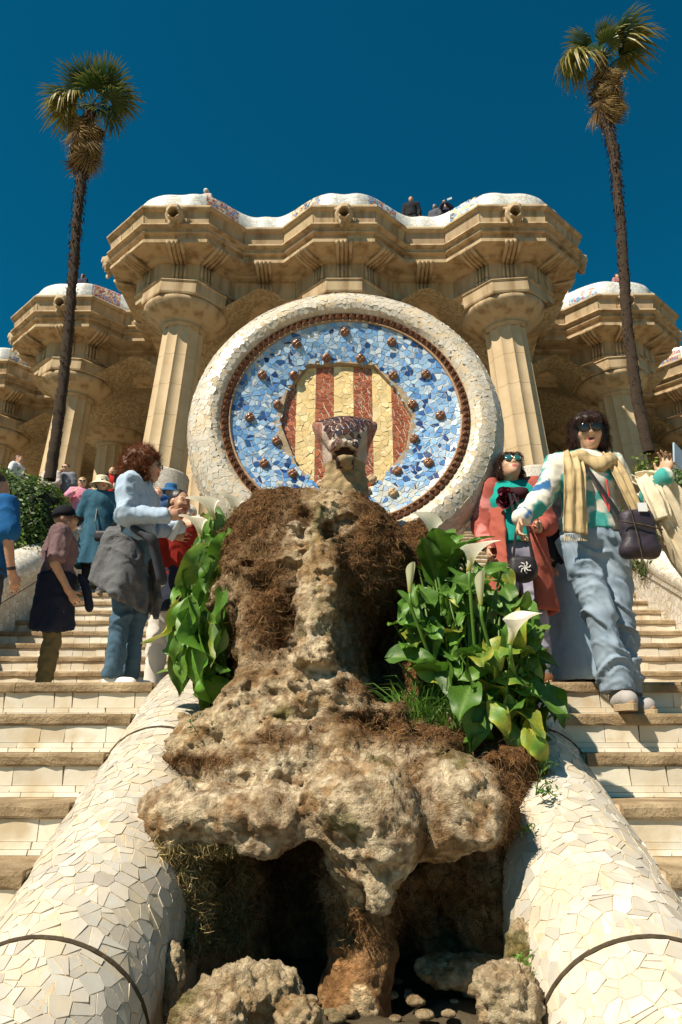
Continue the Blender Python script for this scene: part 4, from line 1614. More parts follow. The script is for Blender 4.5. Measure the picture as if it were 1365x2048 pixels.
C[(np.abs(V[:, 0] - hc.x) < .048) & (V[:, 1] > 3.615) & (V[:, 1] < 3.80) & (np.abs(zr + .150) < .030) & (N_[:, 1] > -.97)] = np.array([.05, .025, .018])
mouth = (np.abs(V[:, 0] - hc.x) < .075) & (V[:, 1] > 3.55) & (zr < -.045) & (zr > -.15) & (N_[:, 1] < .5) & (np.abs(V[:, 0] - hc.x) < .06)
mk('head_and_neck', V, Q, M_NECK, sn, smooth=True, colv=np.clip(C, .02, 1))
bvh = BVHTree.FromPolygons([tuple(v) for v in V], [tuple(q) for q in Q.tolist()])
def projected(bvh, c, U, W, D):
    def surf(u, v):
        o = c + U * u + W * v - D * 1.0
        hit, n, i, d = bvh.ray_cast(o, D)
        if hit is None: return None
        for au, aw in ((.010, 0), (-.010, 0), (0, .010), (0, -.010), (.006, .006), (-.006, -.006)):
            h2, n2, i2, d2 = bvh.ray_cast(o + U * au + W * aw, D)
            if h2 is not None: n = n + n2
        n = n.normalized()
        if n.dot(D) > 0: n = -n
        if -n.dot(D) < .42: return None
        tu = U - D * (U.dot(n) / D.dot(n))
        tv = W - D * (W.dot(n) / D.dot(n))
        tu = tu.normalized() * min(tu.length, 1.15)
        tv = tv.normalized() * min(tv.length, 1.15)
        return hit, tu, tv, n
    return surf
D_ = Vector((0, math.cos(R(22)), -math.sin(R(22))))
W_ = Vector((0, math.sin(R(22)), math.cos(R(22))))
U_ = Vector((1, 0, 0))
r_ = random.Random(8)
polys = shards(-.17, -.125, .17, .20, .029, r_, split=.10)
polys = [p for p in polys if abs(pcen(p)[0]) < .088 + max(-.05, pcen(p)[1]) * .45 and not (abs(pcen(p)[0]) < .050 and pcen(p)[1] < -.078)]
def hcol(O, c):
    k = r_.choice([(.085, .04, .035), (.11, .05, .042), (.06, .03, .035), (.17, .085, .075), (.06, .045, .065), (.09, .055, .06), (.12, .06, .045)])
    return k
tiles('head_tile', polys, projected(bvh, hc + Vector((0, 0, -.01)), U_, W_, D_), M_CTILE, sn, hcol, r_, gap=.0030, th=.003, tilt=.008, sink=.012)
D2 = Vector((0, 1, 0))
polys = shards(-.070, -.150, .070, -.075, .020, r_, split=.1)
polys = [p for p in polys if abs(pcen(p)[0]) < .065]
tiles('snout_tile', polys, projected(bvh, hc + Vector((0, 0, .030)), U_, Vector((0, 0, 1)), D2), M_CTILE, sn, lambda O, c: r_.choice([(.66, .60, .50), (.56, .50, .42), (.20, .11, .09), (.62, .54, .44)]), r_, gap=.0015, th=.0025, tilt=.03, sink=.006)
mt = MB()
p0 = at(690, 905, 3.66)
mt.lathe([(.0, 0), (.05, 0.0), (.055, .01)], 16, Matrix.Translation(p0) @ Matrix.Rotation(PI / 2, 4, 'X') @ Matrix.Diagonal((1, .45, 1, 1)))
mt.build('mouth_back', mat('mouth_dark', (.06, .03, .02), (.03, .015, .01), rough=.9), sn)
anchor(sn, tuple(at(692, 1030, 3.80)))

# ================================================================== PALMS
M_FROND = mat('palm_frond_green', (1, 1, 1), (.75, .8, .7), rough=.42, scale=6, bump=0, attr=True, trans=.22, spec=.4)
M_TRUNK = mat('fibrous_palm_trunk', (0.085, 0.053, 0.032), (0.03, 0.02, 0.013), rough=.95, scale=10, stretch=(1, 1, 4), bump=1.0, bscale=30, bdist=.04)
def fan(seed, dead=False, droop=.3, col=((.07, .13, .02), (.20, .20, .03))):
    """fan leaf: stalk along +X then blade; unit about 1 m"""
    r_ = random.Random(seed)
    b = MB()
    stalk = .48 if not dead else .30
    b.col = (.16, .18, .05) if not dead else (.30, .19, .09)
    b.tube([(0, 0, 0), (stalk * .5, 0, .03), (stalk, 0, -.01)], [.016, .010, .007], 4)
    n = 34 if not dead else 20
    sp = R(118) if not dead else R(50)
    for k in range(n):
        t = -1 + 2 * k / (n - 1)
        a = t * sp + r_.uniform(-.03, .03)
        L = .66 * (1 - .18 * abs(t) ** 2) * r_.uniform(.9, 1.06)
        w = .024 if not dead else .014
        d = Vector((math.cos(a), math.sin(a), 0))
        sd = Vector((-math.sin(a), math.cos(a), 0))
        pts, ws = [], []
        fold = (.012 if k % 2 else -.012)
        tip = droop * r_.uniform(.6, 1.5)
        for q, u in enumerate((0.0, .3, .55, .78, 1.0)):
            z = -tip * max(0, u - .35) ** 1.7 * L * 1.5 - abs(t) * .10 * u
            rr_ = L * u * (1 - .3 * tip * u * u)
            pts.append(Vector((stalk, 0, 0)) + d * rr_ + Vector((0, 0, z + fold * (u > 0))))
            ws.append(w * (.25, .85, 1.0, .6, .06)[q])
        yl = r_.random() * .5
        c0, c1 = col
        b.col = tuple(c0[i] * (1 - yl) + c1[i] * yl for i in range(3))
        n0 = len(b.v)
        b.strip(pts, ws, sd)
        for q in (3, 4):
            for w2 in (0, 1):
                b.c[n0 + q * 2 + w2] = tuple(c1[i] * .6 + (.30, .22, .06)[i] * .4 for i in range(3))
    return b
def palm(base, H, label, seed, curve, leaves, skirt, sc=1.0, rtop=.14):
    root = thing('palm_tree', label, 'palm tree', base)
    r_ = random.Random(seed)
    n, m_ = 20, 120
    vs = []
    for i in range(m_ + 1):
        t = i / m_
        cx, cy = curve(t)
        z = t * H
        rr = .118 * (1 - t) + rtop * t
        rr *= 1 + .05 * math.sin(i * 2.1) + (.18 if t > .66 else 0) * math.sin((t - .66) / .34 * PI / 2)
        for k in range(n):
            a = 2 * PI * k / n
            vs.append((cx + rr * math.cos(a), cy + rr * math.sin(a), z))
    vs = np.array(vs)
    tt = np.repeat(np.arange(m_ + 1) / m_, n)
    cc = np.array([curve(t) + (0,) for t in tt])
    dirv = vs - cc
    dirv[:, 2] = 0
    dirv /= np.linalg.norm(dirv, axis=1, keepdims=True)
    vs = vs + dirv * (fbm(vs * np.array([6, 6, 5]) + seed, 3, seed) * (.02 + .06 * tt ** 2))[:, None]
    fs = [(i * n + k, i * n + (k + 1) % n, (i + 1) * n + (k + 1) % n, (i + 1) * n + k) for i in range(m_) for k in range(n)]
    mk('trunk', vs, fs, M_TRUNK, root, smooth=True)
    # frayed fibre tufts on the trunk
    fb = MB()
    for q in range(900):
        t = r_.random() ** .6
        cx, cy = curve(t)
        a = r_.uniform(0, 2 * PI)
        rr = .118 * (1 - t) + rtop * t + (.02 if t > .6 else 0)
        d = Vector((math.cos(a), math.sin(a), 0))
        p = Vector((cx, cy, t * H)) + d * rr
        L = r_.uniform(.04, .13) * (.5 + t)
        fb.col = r_.choice([(.08, .05, .03), (.13, .085, .05), (.05, .03, .02)])
        fb.strip([p, p + d * L * .35 + Vector((0, 0, -L * .4 if t > .55 else L * .3)), p + d * L * .5 + Vector((0, 0, -L if t > .55 else L * .5))], [.012, .010, .002], Vector((-d.y, d.x, 0)))
    fb.build('trunk_fibre', M_FIB, root)['kind'] = 'stuff'
    tx, ty = curve(1.0)
    meshes = [fan(seed * 10 + q, droop=dr, col=cl).build('frond', M_FROND) for q, (dr, cl) in enumerate([(.15, ((.022, .07, .018), (.06, .10, .02))), (.5, ((.03, .08, .018), (.12, .14, .025))), (.9, ((.10, .12, .02), (.34, .26, .04))), (.35, ((.028, .08, .02), (.08, .12, .02)))])]
    used = set()
    for (az, el, s_, kind, tw) in leaves:
        src = meshes[kind]
        if kind in used:
            o = bpy.data.objects.new('frond', src.data)
            COL.objects.link(o)
        else:
            o = src
            used.add(kind)
        o.parent = root
        o.matrix_local = Matrix.Translation((tx, ty, H - .05)) @ Matrix.Rotation(R(az), 4, 'Z') @ Matrix.Rotation(-R(el), 4, 'Y') @ Matrix.Rotation(R(tw), 4, 'X') @ Matrix.Scale(s_ * sc, 4)
    for q, src in enumerate(meshes):
        if q not in used: bpy.data.objects.remove(src)
    dm = [fan(seed * 10 + 7 + q, dead=True, droop=.5, col=((.15, .085, .04), (.30, .19, .09))).build('dead_frond', M_FIB) for q in range(2)]
    for q in range(skirt[0]):
        if q < 2: o = dm[q]
        else:
            o = bpy.data.objects.new('dead_frond', dm[q % 2].data)
            COL.objects.link(o)
        o.parent = root
        t = r_.random()
        o.matrix_local = Matrix.Translation((tx, ty, H - .1 - skirt[1] * t)) @ Matrix.Rotation(r_.uniform(0, 2 * PI), 4, 'Z') @ Matrix.Rotation(R(r_.uniform(58, 88)), 4, 'Y') @ Matrix.Rotation(R(r_.uniform(-60, 60)), 4, 'X') @ Matrix.Scale(r_.uniform(.55, .9) * sc, 4)
    return root
# left palm
b0, b1 = at(100, 960, 14.0), at(184, 212, 14.0)
bm = at(172, 400, 14.0)
H_ = b1.z - b0.z
def crv_l(t):
    z = t
    x = (b1.x - b0.x) * t
    x += .05 * math.sin(t * 6.2)
    return (x, 0.0)
Lv = [(20, 72, 1.0, 0, 0), (150, 74, 1.0, 0, 30), (205, 52, .95, 3, 0), (-25, 52, 1.0, 0, 0), (-85, 74, .95, 3, 10),
      (182, 24, .98, 1, 0), (166, 12, 1.0, 2, 10), (205, 2, .85, 2, -10), (0, 26, .95, 1, 0), (-22, 6, .95, 3, 15),
      (-70, 22, .75, 1, 0), (60, 40, .9, 0, 0), (110, 45, .95, 0, 0), (-8, -28, .85, 1, 0), (-40, -42, .8, 3, 0), (196, -30, .7, 2, 0), (-120, -8, .7, 2, 0)]
palm(b0, H_, 'tall palm at left with full green crown and brown skirt of dead fronds', 3, crv_l, Lv, (110, 1.2), 1.28, .095)
# right palm
c0, c1 = at(1298, 905, 14.0), at(1203, 112, 14.0)
cz = [(at(px, py, 14.0)) for px, py in [(1298, 905), (1275, 800), (1255, 650), (1242, 450), (1228, 300), (1200, 205), (1203, 112)]]
H2 = c1.z - c0.z
def crv_r(t):
    z = c0.z + t * H2
    return (float(np.interp(z, [q.z for q in cz], [q.x for q in cz])) - c0.x, 0.0)
Lr = [(10, 58, 1.0, 3, 0), (-10, 30, 1.05, 2, 0), (15, 22, 1.0, 3, 20), (-25, 45, 1.0, 1, 0), (180, 50, .75, 1, 0), (160, 38, .7, 2, 0), (-70, 66, .62, 1, 0), (100, 70, .8, 0, 0),
      (185, -8, .95, 2, 0), (200, -24, .8, 2, 0), (-80, 30, .5, 1, 0), (20, 75, .8, 3, 0)]
palm(c0, H2, 'taller right palm with sparse wind-blown crown and thick shaggy brown skirt', 4, crv_r, Lr, (110, 1.3), 1.42, .10)

# ================================================================== HEDGES
M_LEAF = mat('hedge_leaf', (1, 1, 1), (.8, .85, .7), rough=.5, scale=4, bump=0, attr=True, trans=.25)
def leafcloud(centers, n, seed, size, cols):
    rs = np.random.RandomState(seed)
    ps, ns = [], []
    cs = np.array([c[0] for c in centers])
    rs_ = np.array([c[1] for c in centers])
    w = rs_.prod(1) ** (2 / 3)
    I = rs.choice(len(centers), n, p=w / w.sum())
    d = rs.normal(0, 1, (n, 3))
    d /= np.linalg.norm(d, axis=1, keepdims=True)
    rad = rs.uniform(.80, 1.06, n)[:, None]
    p = cs[I] + d * rs_[I] * rad
    p += d * (fbm(p * 3, 3, seed) * .12)[:, None]
    nr = d + rs.normal(0, .55, (n, 3)) + np.array([0, -.1, .35])
    nr /= np.linalg.norm(nr, axis=1, keepdims=True)
    t = np.cross(nr, rs.normal(0, 1, (n, 3)))
    t /= np.linalg.norm(t, axis=1, keepdims=True)
    u = np.cross(nr, t)
    s_ = size * rs.uniform(.6, 1.3, n)[:, None]
    vs = np.stack([p - t * s_, p - u * s_ * .4 + nr * s_ * .1, p + t * s_, p + u * s_ * .4 + nr * s_ * .1], 1).reshape(-1, 3)
    fs = np.arange(4 * n).reshape(n, 4)
    cc = np.array(cols)[rs.randint(0, len(cols), n)] * rs.uniform(.6, 1.25, (n, 1))
    return vs, fs, np.repeat(cc, 4, axis=0)
def hedge(label, centers, seed, n):
    root = thing('hedge', label, 'hedge', (centers[0][0][0], centers[0][0][1], centers[0][0][2] - centers[0][1][2]))
    L_ = root.location
    s = SDF(np.min([np.array(c) - r for c, r in centers], 0) - .2, np.max([np.array(c) + r for c, r in centers], 0) + .2, .09)
    for c, r in centers: s.ell(c, np.array(r) * .84, k=.1)
    V, Q = s.mesh()
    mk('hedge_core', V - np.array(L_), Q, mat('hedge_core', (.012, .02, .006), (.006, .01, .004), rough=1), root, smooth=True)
    vs, fs, cc = leafcloud(centers, n, seed, .035, [(.055, .12, .012), (.10, .18, .02), (.03, .07, .01), (.14, .20, .03), (.07, .14, .02)])
    mk('foliage', vs - np.array(L_), fs, M_LEAF, root, colv=cc)['kind'] = 'stuff'
    return root
def blob(px, py, Y, r):
    return (tuple(at(px, py, Y)), r)
hedge('dense green hedge at left above the stair wall, under the left palm', [blob(20, 1040, 9.2, (.75, .7, .62)), blob(75, 1050, 9.0, (.40, .6, .58)), blob(-60, 1020, 9.6, (.8, .7, .7)), blob(60, 1075, 8.9, (.4, .6, .45)), blob(0, 1100, 8.6, (.6, .5, .35)), blob(-130, 1050, 9.2, (.8, .7, .7))], 4, 26000)
hedge('dense green hedge at right behind the woman with sunglasses', [blob(1330, 1050, 9.2, (.7, .7, .62)), blob(1290, 1010, 9.4, (.40, .6, .45)), blob(1400, 1040, 9.2, (.8, .7, .70)), blob(1340, 1100, 8.8, (.6, .5, .4)), blob(1350, 1120, 8.5, (.45, .4, .35)), blob(1470, 1060, 9.2, (.8, .7, .7))], 5, 26000)
# climbing vine by the right palm
r_ = random.Random(12)
vb = at(1295, 985, 9.5)
vine = thing('climbing_vine', 'loose leafy vine shoots rising from the right hedge in front of the palm', 'vine', vb)
st = MB()
lf = MB()
for k in range(9):
    tx, ty = r_.uniform(1262, 1312), r_.uniform(895, 945)
    e = at(tx, ty, 9.5) - vb
    mid = e * .5 + Vector((r_.uniform(-.1, .1), r_.uniform(-.1, .1), 0))
    P_ = [Vector((r_.uniform(-.1, .1), 0, 0)), mid, e]
    st.col = (.12, .10, .04)
    st.tube(P_, [.008, .006, .003], 4)
    for q in range(34):
        t = r_.random()
        p = P_[0].lerp(mid, t * 2) if t < .5 else mid.lerp(e, t * 2 - 1)
        p = p + Vector((r_.gauss(0, .05), r_.gauss(0, .05), r_.gauss(0, .03)))
        s_ = r_.uniform(.018, .035)
        a = Vector((r_.gauss(0, 1), r_.gauss(0, 1), r_.gauss(0, .6))).normalized()
        b2 = a.cross(Vector((r_.gauss(0, 1), r_.gauss(0, 1), r_.gauss(0, 1)))).normalized()
        lf.col = r_.choice([(.18, .24, .03), (.10, .18, .02), (.26, .28, .05)])
        lf.add([p - a * s_, p - b2 * s_ * .6, p + a * s_, p + b2 * s_ * .6], [(0, 1, 2, 3)])
st.build('stem', M_LEAF, vine)
lf.build('leaves', M_LEAF, vine)['kind'] = 'stuff'

# ================================================================== CALLA LILIES
M_CALLA = mat('calla_leaf', (1, 1, 1), (.66, .78, .6), rough=.46, scale=14, bump=.15, bscale=25, attr=True, trans=.25, spec=.5)
M_SPATHE = mat('calla_flower', (1, 1, 1), (.95, .95, .90), rough=.5, scale=10, bump=.1, bscale=40, attr=True, trans=.35)
def calla_leaf(seed, fold=.35, droop=.5, wave=.05, yellow=0.0, dark=1.0, wid=.30):
    """blade along +X, length 1"""
    r_ = random.Random(seed)
    na, nb_ = 13, 9
    vs, cs = [], []
    for i in range(na):
        t = i / (na - 1)
        w = wid * (math.sin(PI * min(1, t * 1.02 + .0)) ** .72) * (1.25 - .85 * t) + .002
        if t < .12: w *= 1.0
        ang = -droop * t * 1.4
        x = math.sin(droop * 1.4 * t) / max(droop * 1.4, .01)
        z = (math.cos(droop * 1.4 * t) - 1) / max(droop * 1.4, .01)
        for j in range(nb_):
            u = -1 + 2 * j / (nb_ - 1)
            back = -.16 * abs(u) ** 1.3 * max(0, 1 - t * 3.2)
            zz = fold * abs(u) ** 1.1 * w + 1.5 * wave * math.sin(t * 10 + seed + (u > 0) * 2.1) * abs(u) ** 1.6 + .012 * math.sin(abs(u) * 14 + t * 20)
            vs.append((x + back - math.sin(ang) * 0, u * w, z + zz))
            g = 1 - .25 * (abs(u) < .12)
            base = np.array([.10, .215, .025]) * dark
            if abs(u) < .12: base = np.array([.16, .26, .05])
            if yellow:
                k = min(1, yellow * (.35 + .9 * abs(u) ** 2 + .4 * math.sin(t * 9 + seed)))
                base = base * (1 - max(k, 0)) + np.array([.52, .46, .06]) * max(k, 0)
            cs.append(tuple(base))
    fs = [(i * nb_ + j, (i + 1) * nb_ + j, (i + 1) * nb_ + j + 1, i * nb_ + j + 1) for i in range(na - 1) for j in range(nb_ - 1)]
    return vs, fs, np.array(cs)
LEAFV = []
for q in range(20):
    vs, fs, cs = calla_leaf(q, fold=[.25, .45, .6, .1, .35][q % 5], droop=[.3, .7, .5, 1.0, .15][q % 5], wave=.04 + .012 * (q % 3), yellow=[0, 0, 0, .25, 0, .1, 0, 0, .75, .5][q % 10] * (1 if q < 10 else .6), dark=[1, 1.25, .8, 1, 1.5, .9, 1.2, .6, 1, 1][(q * 3 + q // 10) % 10], wid=[.28, .34, .25, .3, .36][q % 5])
    o = mk('leaf', vs, fs, M_CALLA, None, smooth=True, colv=cs)
    LEAFV.append(o.data)
    bpy.data.objects.remove(o)
def spathe(seed, open_=1.0):
    """flower opening along +Z, length about 1, tip towards +X"""
    vs, cs, fs = [], [], []
    na, nb_ = 12, 24
    for i in range(na):
        t = i / (na - 1)
        for j in range(nb_ + 1):
            th = -PI + 2 * PI * j / nb_ * .97
            c = math.cos(th)
            r0 = .06 + .09 * t + open_ * .20 * max(0, t - .35) ** 1.5 / .52
            z = t * (.78 + .20 * c) - open_ * .22 * max(0, t - .78) * (1.5 + .5 * math.sin(3 * th + seed))
            rx = r0 * (1 + .75 * max(0, c) ** 3 * t * t)
            vs.append((rx * c, r0 * math.sin(th) * .95, z))
            k = max(0, 1 - t * 1.9)
            cs.append((.92 * (1 - k) + .50 * k, .89 * (1 - k) + .52 * k, .78 * (1 - k) + .08 * k))
    m_ = nb_ + 1
    fs = [(i * m_ + j, (i + 1) * m_ + j, (i + 1) * m_ + j + 1, i * m_ + j + 1) for i in range(na - 1) for j in range(nb_)]
    return vs, fs, np.array(cs)
M_SPADIX = mat('yellow_spadix', (.70, .48, .04), (.55, .35, .02), rough=.7, bump=.4, bscale=200)
def M_frame(x, z):
    x = x.normalized()
    z = (z - x * z.dot(x)).normalized()
    y = z.cross(x)
    return Matrix((x, y, z)).transposed()
def calla(label, base, leaves, flowers, group, seed):
    """leaves: (px, py, Y, azimuth deg, pitch deg, length, kind)"""
    root = thing('calla_lily', label, 'plant', base, 0, group)
    r_ = random.Random(seed)
    for (p, az, pit, L, kind, roll) in leaves:
        p = Vector(p) - root.location
        x = Vector((math.cos(R(az)) * math.cos(R(pit)), math.sin(R(az)) * math.cos(R(pit)), math.sin(R(pit))))
        z = Vector((-math.cos(R(az)) * math.sin(R(pit)) + r_.gauss(0, .3), -math.sin(R(az)) * math.sin(R(pit)) - .35 + r_.gauss(0, .25), math.cos(R(pit)) + .1))
        M3 = M_frame(x, z) @ Matrix.Rotation(R(roll), 3, 'X')
        o = bpy.data.objects.new('leaf', LEAFV[kind])
        COL.objects.link(o)
        o.parent = root
        st = p - x * L * .45
        o.matrix_local = Matrix.Translation(st) @ (M3 * L).to_4x4()
        b = MB()
        b.col = (.11, .20, .03)
        g0 = Vector((r_.gauss(0, .03), r_.gauss(0, .03), 0))
        m1 = g0.lerp(st, .55) + Vector((0, 0, .12 * (st - g0).length))
        b.tube([g0, m1, st + x * .01], [.009, .007, .004], 5)
        b.build('leaf_stalk', M_CALLA, root, smooth=True)
    for (p, d, L, op, tip) in flowers:
        p = Vector(p) - root.location
        d = Vector(d).normalized()
        b = MB()
        b.col = (.12, .24, .03)
        g0 = Vector((r_.gauss(0, .02), r_.gauss(0, .02), 0))
        b.tube([g0, g0.lerp(p, .5) + Vector((0, 0, .03)), p - Vector((0, 0, .05)), p + d * L * .03], [.009, .008, .0075, .007], 6)
        b.build('flower_stalk', M_CALLA, root, smooth=True)
        vs, fs, cs = spathe(seed, op)
        if op < .15: cs = cs * .5 + np.array([.30, .32, .03]) * .5
        fo = mk('flower', vs, fs, M_SPATHE, root, smooth=True, colv=cs)
        X = Vector(tip) if tip else Vector((.3, -1, 0))
        M3 = M_frame((X - d * X.dot(d)), d)
        fo.matrix_local = Matrix.Translation(p) @ (M3 * L * (.62 if op < .15 else .84)).to_4x4()
        if op > .1:
            sb = MB()
            sb.tube([(0, 0, .12), (0.01, 0, .40), (.015, 0, .52)], [.035, .035, .01], 8)
            sb.build('spadix', M_SPADIX, fo, smooth=True)
    return root
def region_leaves(poly, Y0, Y1, n, seed, Lr=(.09, .20), az=(-160, -20), kinds=(0, 1, 2, 3, 4, 5, 6, 7, 8, 9)):
    r_ = random.Random(seed)
    out = []
    xs_, ys_ = [p[0] for p in poly], [p[1] for p in poly]
    while len(out) < n:
        px, py = r_.uniform(min(xs_), max(xs_)), r_.uniform(min(ys_), max(ys_))
        ins = False
        for i in range(len(poly)):
            (x0, y0), (x1, y1) = poly[i], poly[(i + 1) % len(poly)]
            if (y0 > py) != (y1 > py) and px < (x1 - x0) * (py - y0) / (y1 - y0) + x0: ins = not ins
        if not ins: continue
        Y = r_.uniform(Y0, Y1)
        out.append((tuple(at(px, py, Y)), r_.uniform(*az), r_.gauss(-22, 30), r_.uniform(*Lr), r_.choice(kinds), r_.gauss(0, 22)))
    return out
kk = (0, 1, 2, 4, 6, 7, 5, 10, 11, 14, 16, 3, 9, 12, 15, 17, 13, 8)
bR = [at(px, 1500, Y) for px, Y in ((900, 3.15), (960, 3.05), (1010, 3.1), (1050, 3.2), (930, 3.35), (1000, 3.35))]
fl = {
 0: [(at(820, 1185, 2.9), (0.05, -.1, 1), .20, .05, None)],
 1: [(at(938, 1140, 2.92), (.25, -.35, 1), .19, 1.0, (1, -.2, 0))],
 2: [(at(962, 1210, 2.86), (0, -.05, 1), .22, .03, None)],
 3: [(at(1020, 1288, 2.80), (.30, -.35, 1), .19, .85, (1, .1, .0))],
 4: [(at(866, 1085, 3.40), (-.1, -.2, 1), .20, 1.0, (-.8, -.6, 0))],
}
regs = [[(800, 1180), (900, 1180), (930, 1400), (800, 1300)], [(900, 1130), (990, 1130), (1010, 1420), (900, 1420)], [(940, 1300), (1040, 1250), (1100, 1480), (930, 1480)], [(1010, 1180), (1080, 1240), (1120, 1420), (1030, 1480)], [(850, 1075), (930, 1075), (960, 1240), (850, 1180)], [(900, 1120), (1030, 1140), (1080, 1300), (940, 1330)]]
names = ['calla lily nearest the rock with a yellow green bud', 'calla lily with open white flower pointing right, highest of the right clump', 'calla lily with tall narrow bud at the front of the right clump', 'calla lily on the right rail with white trumpet flower', 'calla lily close behind the dark boulder with white cup flower', 'calla lily of dense leaves at the back of the right clump']
for q in range(6):
    lv = region_leaves(regs[q], [2.95, 2.95, 2.85, 2.95, 3.4, 3.25][q], [3.2, 3.2, 3.05, 3.2, 3.6, 3.5][q], [40, 46, 48, 44, 34, 44][q], 40 + q, kinds=kk, az=(-170, -10))
    if q == 3:
        lv += [(tuple(at(1072, 1485, 2.82)), -80, -50, .17, 8, 10), (tuple(at(1060, 1440, 2.85)), -60, -35, .18, 9, -20), (tuple(at(1080, 1500, 2.80)), -40, -65, .14, 8, 40), (tuple(at(1090, 1400, 2.9)), -30, -30, .2, 4, 20)]
    if q == 2:
        lv += [(tuple(at(965, 1315, 2.82)), -100, -20, .16, 9, 30), (tuple(at(955, 1450, 2.85)), -110, -60, .19, 6, -20), (tuple(at(1000, 1430, 2.82)), -70, -45, .15, 8, 25), (tuple(at(930, 1400, 2.85)), -120, -40, .2, 4, 0)]
    if q == 4:
        lv += [(tuple(at(px_, py_, 3.35)), az_, 55, .24, k_, 20) for px_, py_, az_, k_ in ((860, 1120, -120, 4), (905, 1100, -70, 1), (880, 1080, -100, 16), (930, 1090, -50, 6))]
    calla(names[q], bR[q], lv, fl.get(q, []), 'calla lilies right of the rock', 60 + q)
bL = [at(430, 1360, 3.35), at(450, 1250, 3.6), at(445, 1120, 3.75)]
regL = [[(345, 1230), (440, 1230), (455, 1370), (400, 1390), (345, 1320)], [(350, 1140), (450, 1100), (450, 1260), (350, 1250)], [(405, 1010), (480, 1030), (470, 1120), (400, 1100)]]
flL = {2: [(at(428, 1040, 3.55), (-.35, -.1, 1), .21, 1.0, (-1, .2, 0)), (at(470, 1035, 3.6), (-.1, -.2, 1), .19, .9, (-1, 0, 0))], 1: [(at(402, 1075, 3.45), (-.25, -.15, 1), .18, 1.0, (-1, .3, 0)), (at(410, 1130, 3.5), (-.1, -.2, 1), .2, .1, None)]}
namesL = ['calla lily drooping over the left rail with yellowing leaves', 'calla lily with pale flowers left of the rock at waist height', 'calla lily with two big white flowers against the medallion, left side']
for q in range(3):
    lv = region_leaves(regL[q], [3.15, 3.35, 3.6][q], [3.4, 3.6, 3.8][q], [34, 27, 15][q], 80 + q, kinds=kk, az=(-230, -60), Lr=(.16, .32) if q < 2 else (.13, .22))
    if q < 2: lv = [(p, a + pi_ * .8, -40 + pi_ * 1.1, L * (.75 if i_ % 2 else 1), k, ro * 2.2) for i_, (p, a, pi_, L, k, ro) in enumerate(lv)]
    calla(namesL[q], bL[q], lv, flL.get(q, []), 'calla lilies left of the rock', 90 + q)
# two big yellow leaves of the lowest plant lie over the rail
# grass tuft
gr = MB()
r_ = random.Random(33)
for k in range(420):
    p = at(r_.uniform(800, 945), 1480 + r_.uniform(-30, 15), r_.uniform(2.95, 3.15))
    L = r_.uniform(.10, .26)
    d = Vector((r_.gauss(0, .45), r_.gauss(-.15, .35), 1)).normalized()
    sd = d.cross(Vector((r_.gauss(0, .5), 1, 0))).normalized()
    gr.col = r_.choice([(.08, .20, .02), (.13, .27, .03), (.05, .13, .015), (.20, .30, .05)])
    dr = Vector((d.x, d.y, 0)) * L * .8
    gr.strip([p, p + d * L * .5, p + d * L * .85 + dr * .35, p + d * L + dr * .9 - Vector((0, 0, L * .15))], [.0028, .0026, .0018, .0004], sd)
tag(gr.build('grass', M_LEAF), kind='stuff')
# soil pockets the plants grow from
so_ = SDF((-.9, 2.9, -.3), (1.0, 4.1, .8), .03)
so_.rc(at(880, 1520, 3.2), at(1060, 1500, 3.3), .12, .12, k=.05)
so_.rc(at(1000, 1450, 3.5), at(1000, 1500, 3.4), .2, .2, k=.05)
so_.rc(at(430, 1370, 3.42), at(450, 1280, 3.65), .10, .12, k=.05)
V, Q = so_.mesh()
V = V + vnormals(V, Q) * (fbm(V * 12, 3, 2) * .03)[:, None]
tag(mk('plant_soil', V, Q, mat('damp_soil', (.055, .035, .018), (.02, .014, .008), rough=1, scale=20, bump=.8, bscale=50), smooth=True), kind='stuff')
# weed sprigs
def sprig(label, p, n, L, seed, col):
    r_ = random.Random(seed)
    b = MB()
    root = thing('weed', label, 'weed', p)
    for k in range(n):
        d = Vector((r_.gauss(0, .7), r_.gauss(-.3, .5), r_.uniform(.3, 1))).normalized()
        b.col = tuple(c * .8 for c in col)
        e = d * L * r_.uniform(.6, 1.1)
        b.tube([(0, 0, 0), e * .5 + Vector((0, 0, .01)), e], [.0022, .0018, .001], 4)
        for q in range(13):
            t = r_.uniform(.25, 1.02)
            pp = e * t + Vector((r_.gauss(0, .006), r_.gauss(0, .006), r_.gauss(0, .006)))
            a = Vector((r_.gauss(0, 1), r_.gauss(0, 1), r_.gauss(0, 1))).normalized()
            c2 = a.cross(Vector((r_.gauss(0, 1), r_.gauss(0, 1), r_.gauss(0, 1)))).normalized()
            s_ = r_.uniform(.006, .012)
            b.col = tuple(c * r_.uniform(.7, 1.3) for c in col)
            b.add([pp, pp + a * s_ + c2 * s_ * .4, pp + a * s_ * 2, pp + a * s_ - c2 * s_ * .4], [(0, 1, 2, 3)])
    b.build('sprig', M_LEAF, root)
sprig('small grey green weed sprouting where the rock meets the left rail', at(395, 1475, 2.95), 9, .11, 1, (.13, .19, .07))
sprig('tiny green weed with a shadow on the right rail beside the brown roots', at(1072, 1590, 2.72), 5, .09, 2, (.12, .22, .05))
sprig('bright green sprig on the upright rock by the right rail', at(1042, 1945, 2.33), 8, .06, 3, (.14, .26, .03))
sprig('small leafy weed below the yellow leaf at the right rail', at(1085, 1545, 2.85), 4, .05, 4, (.12, .22, .04))
sprig('tiny green plant growing from the crack at the right rail above the hollow', at(1052, 1665, 2.62), 4, .04, 5, (.12, .22, .04))

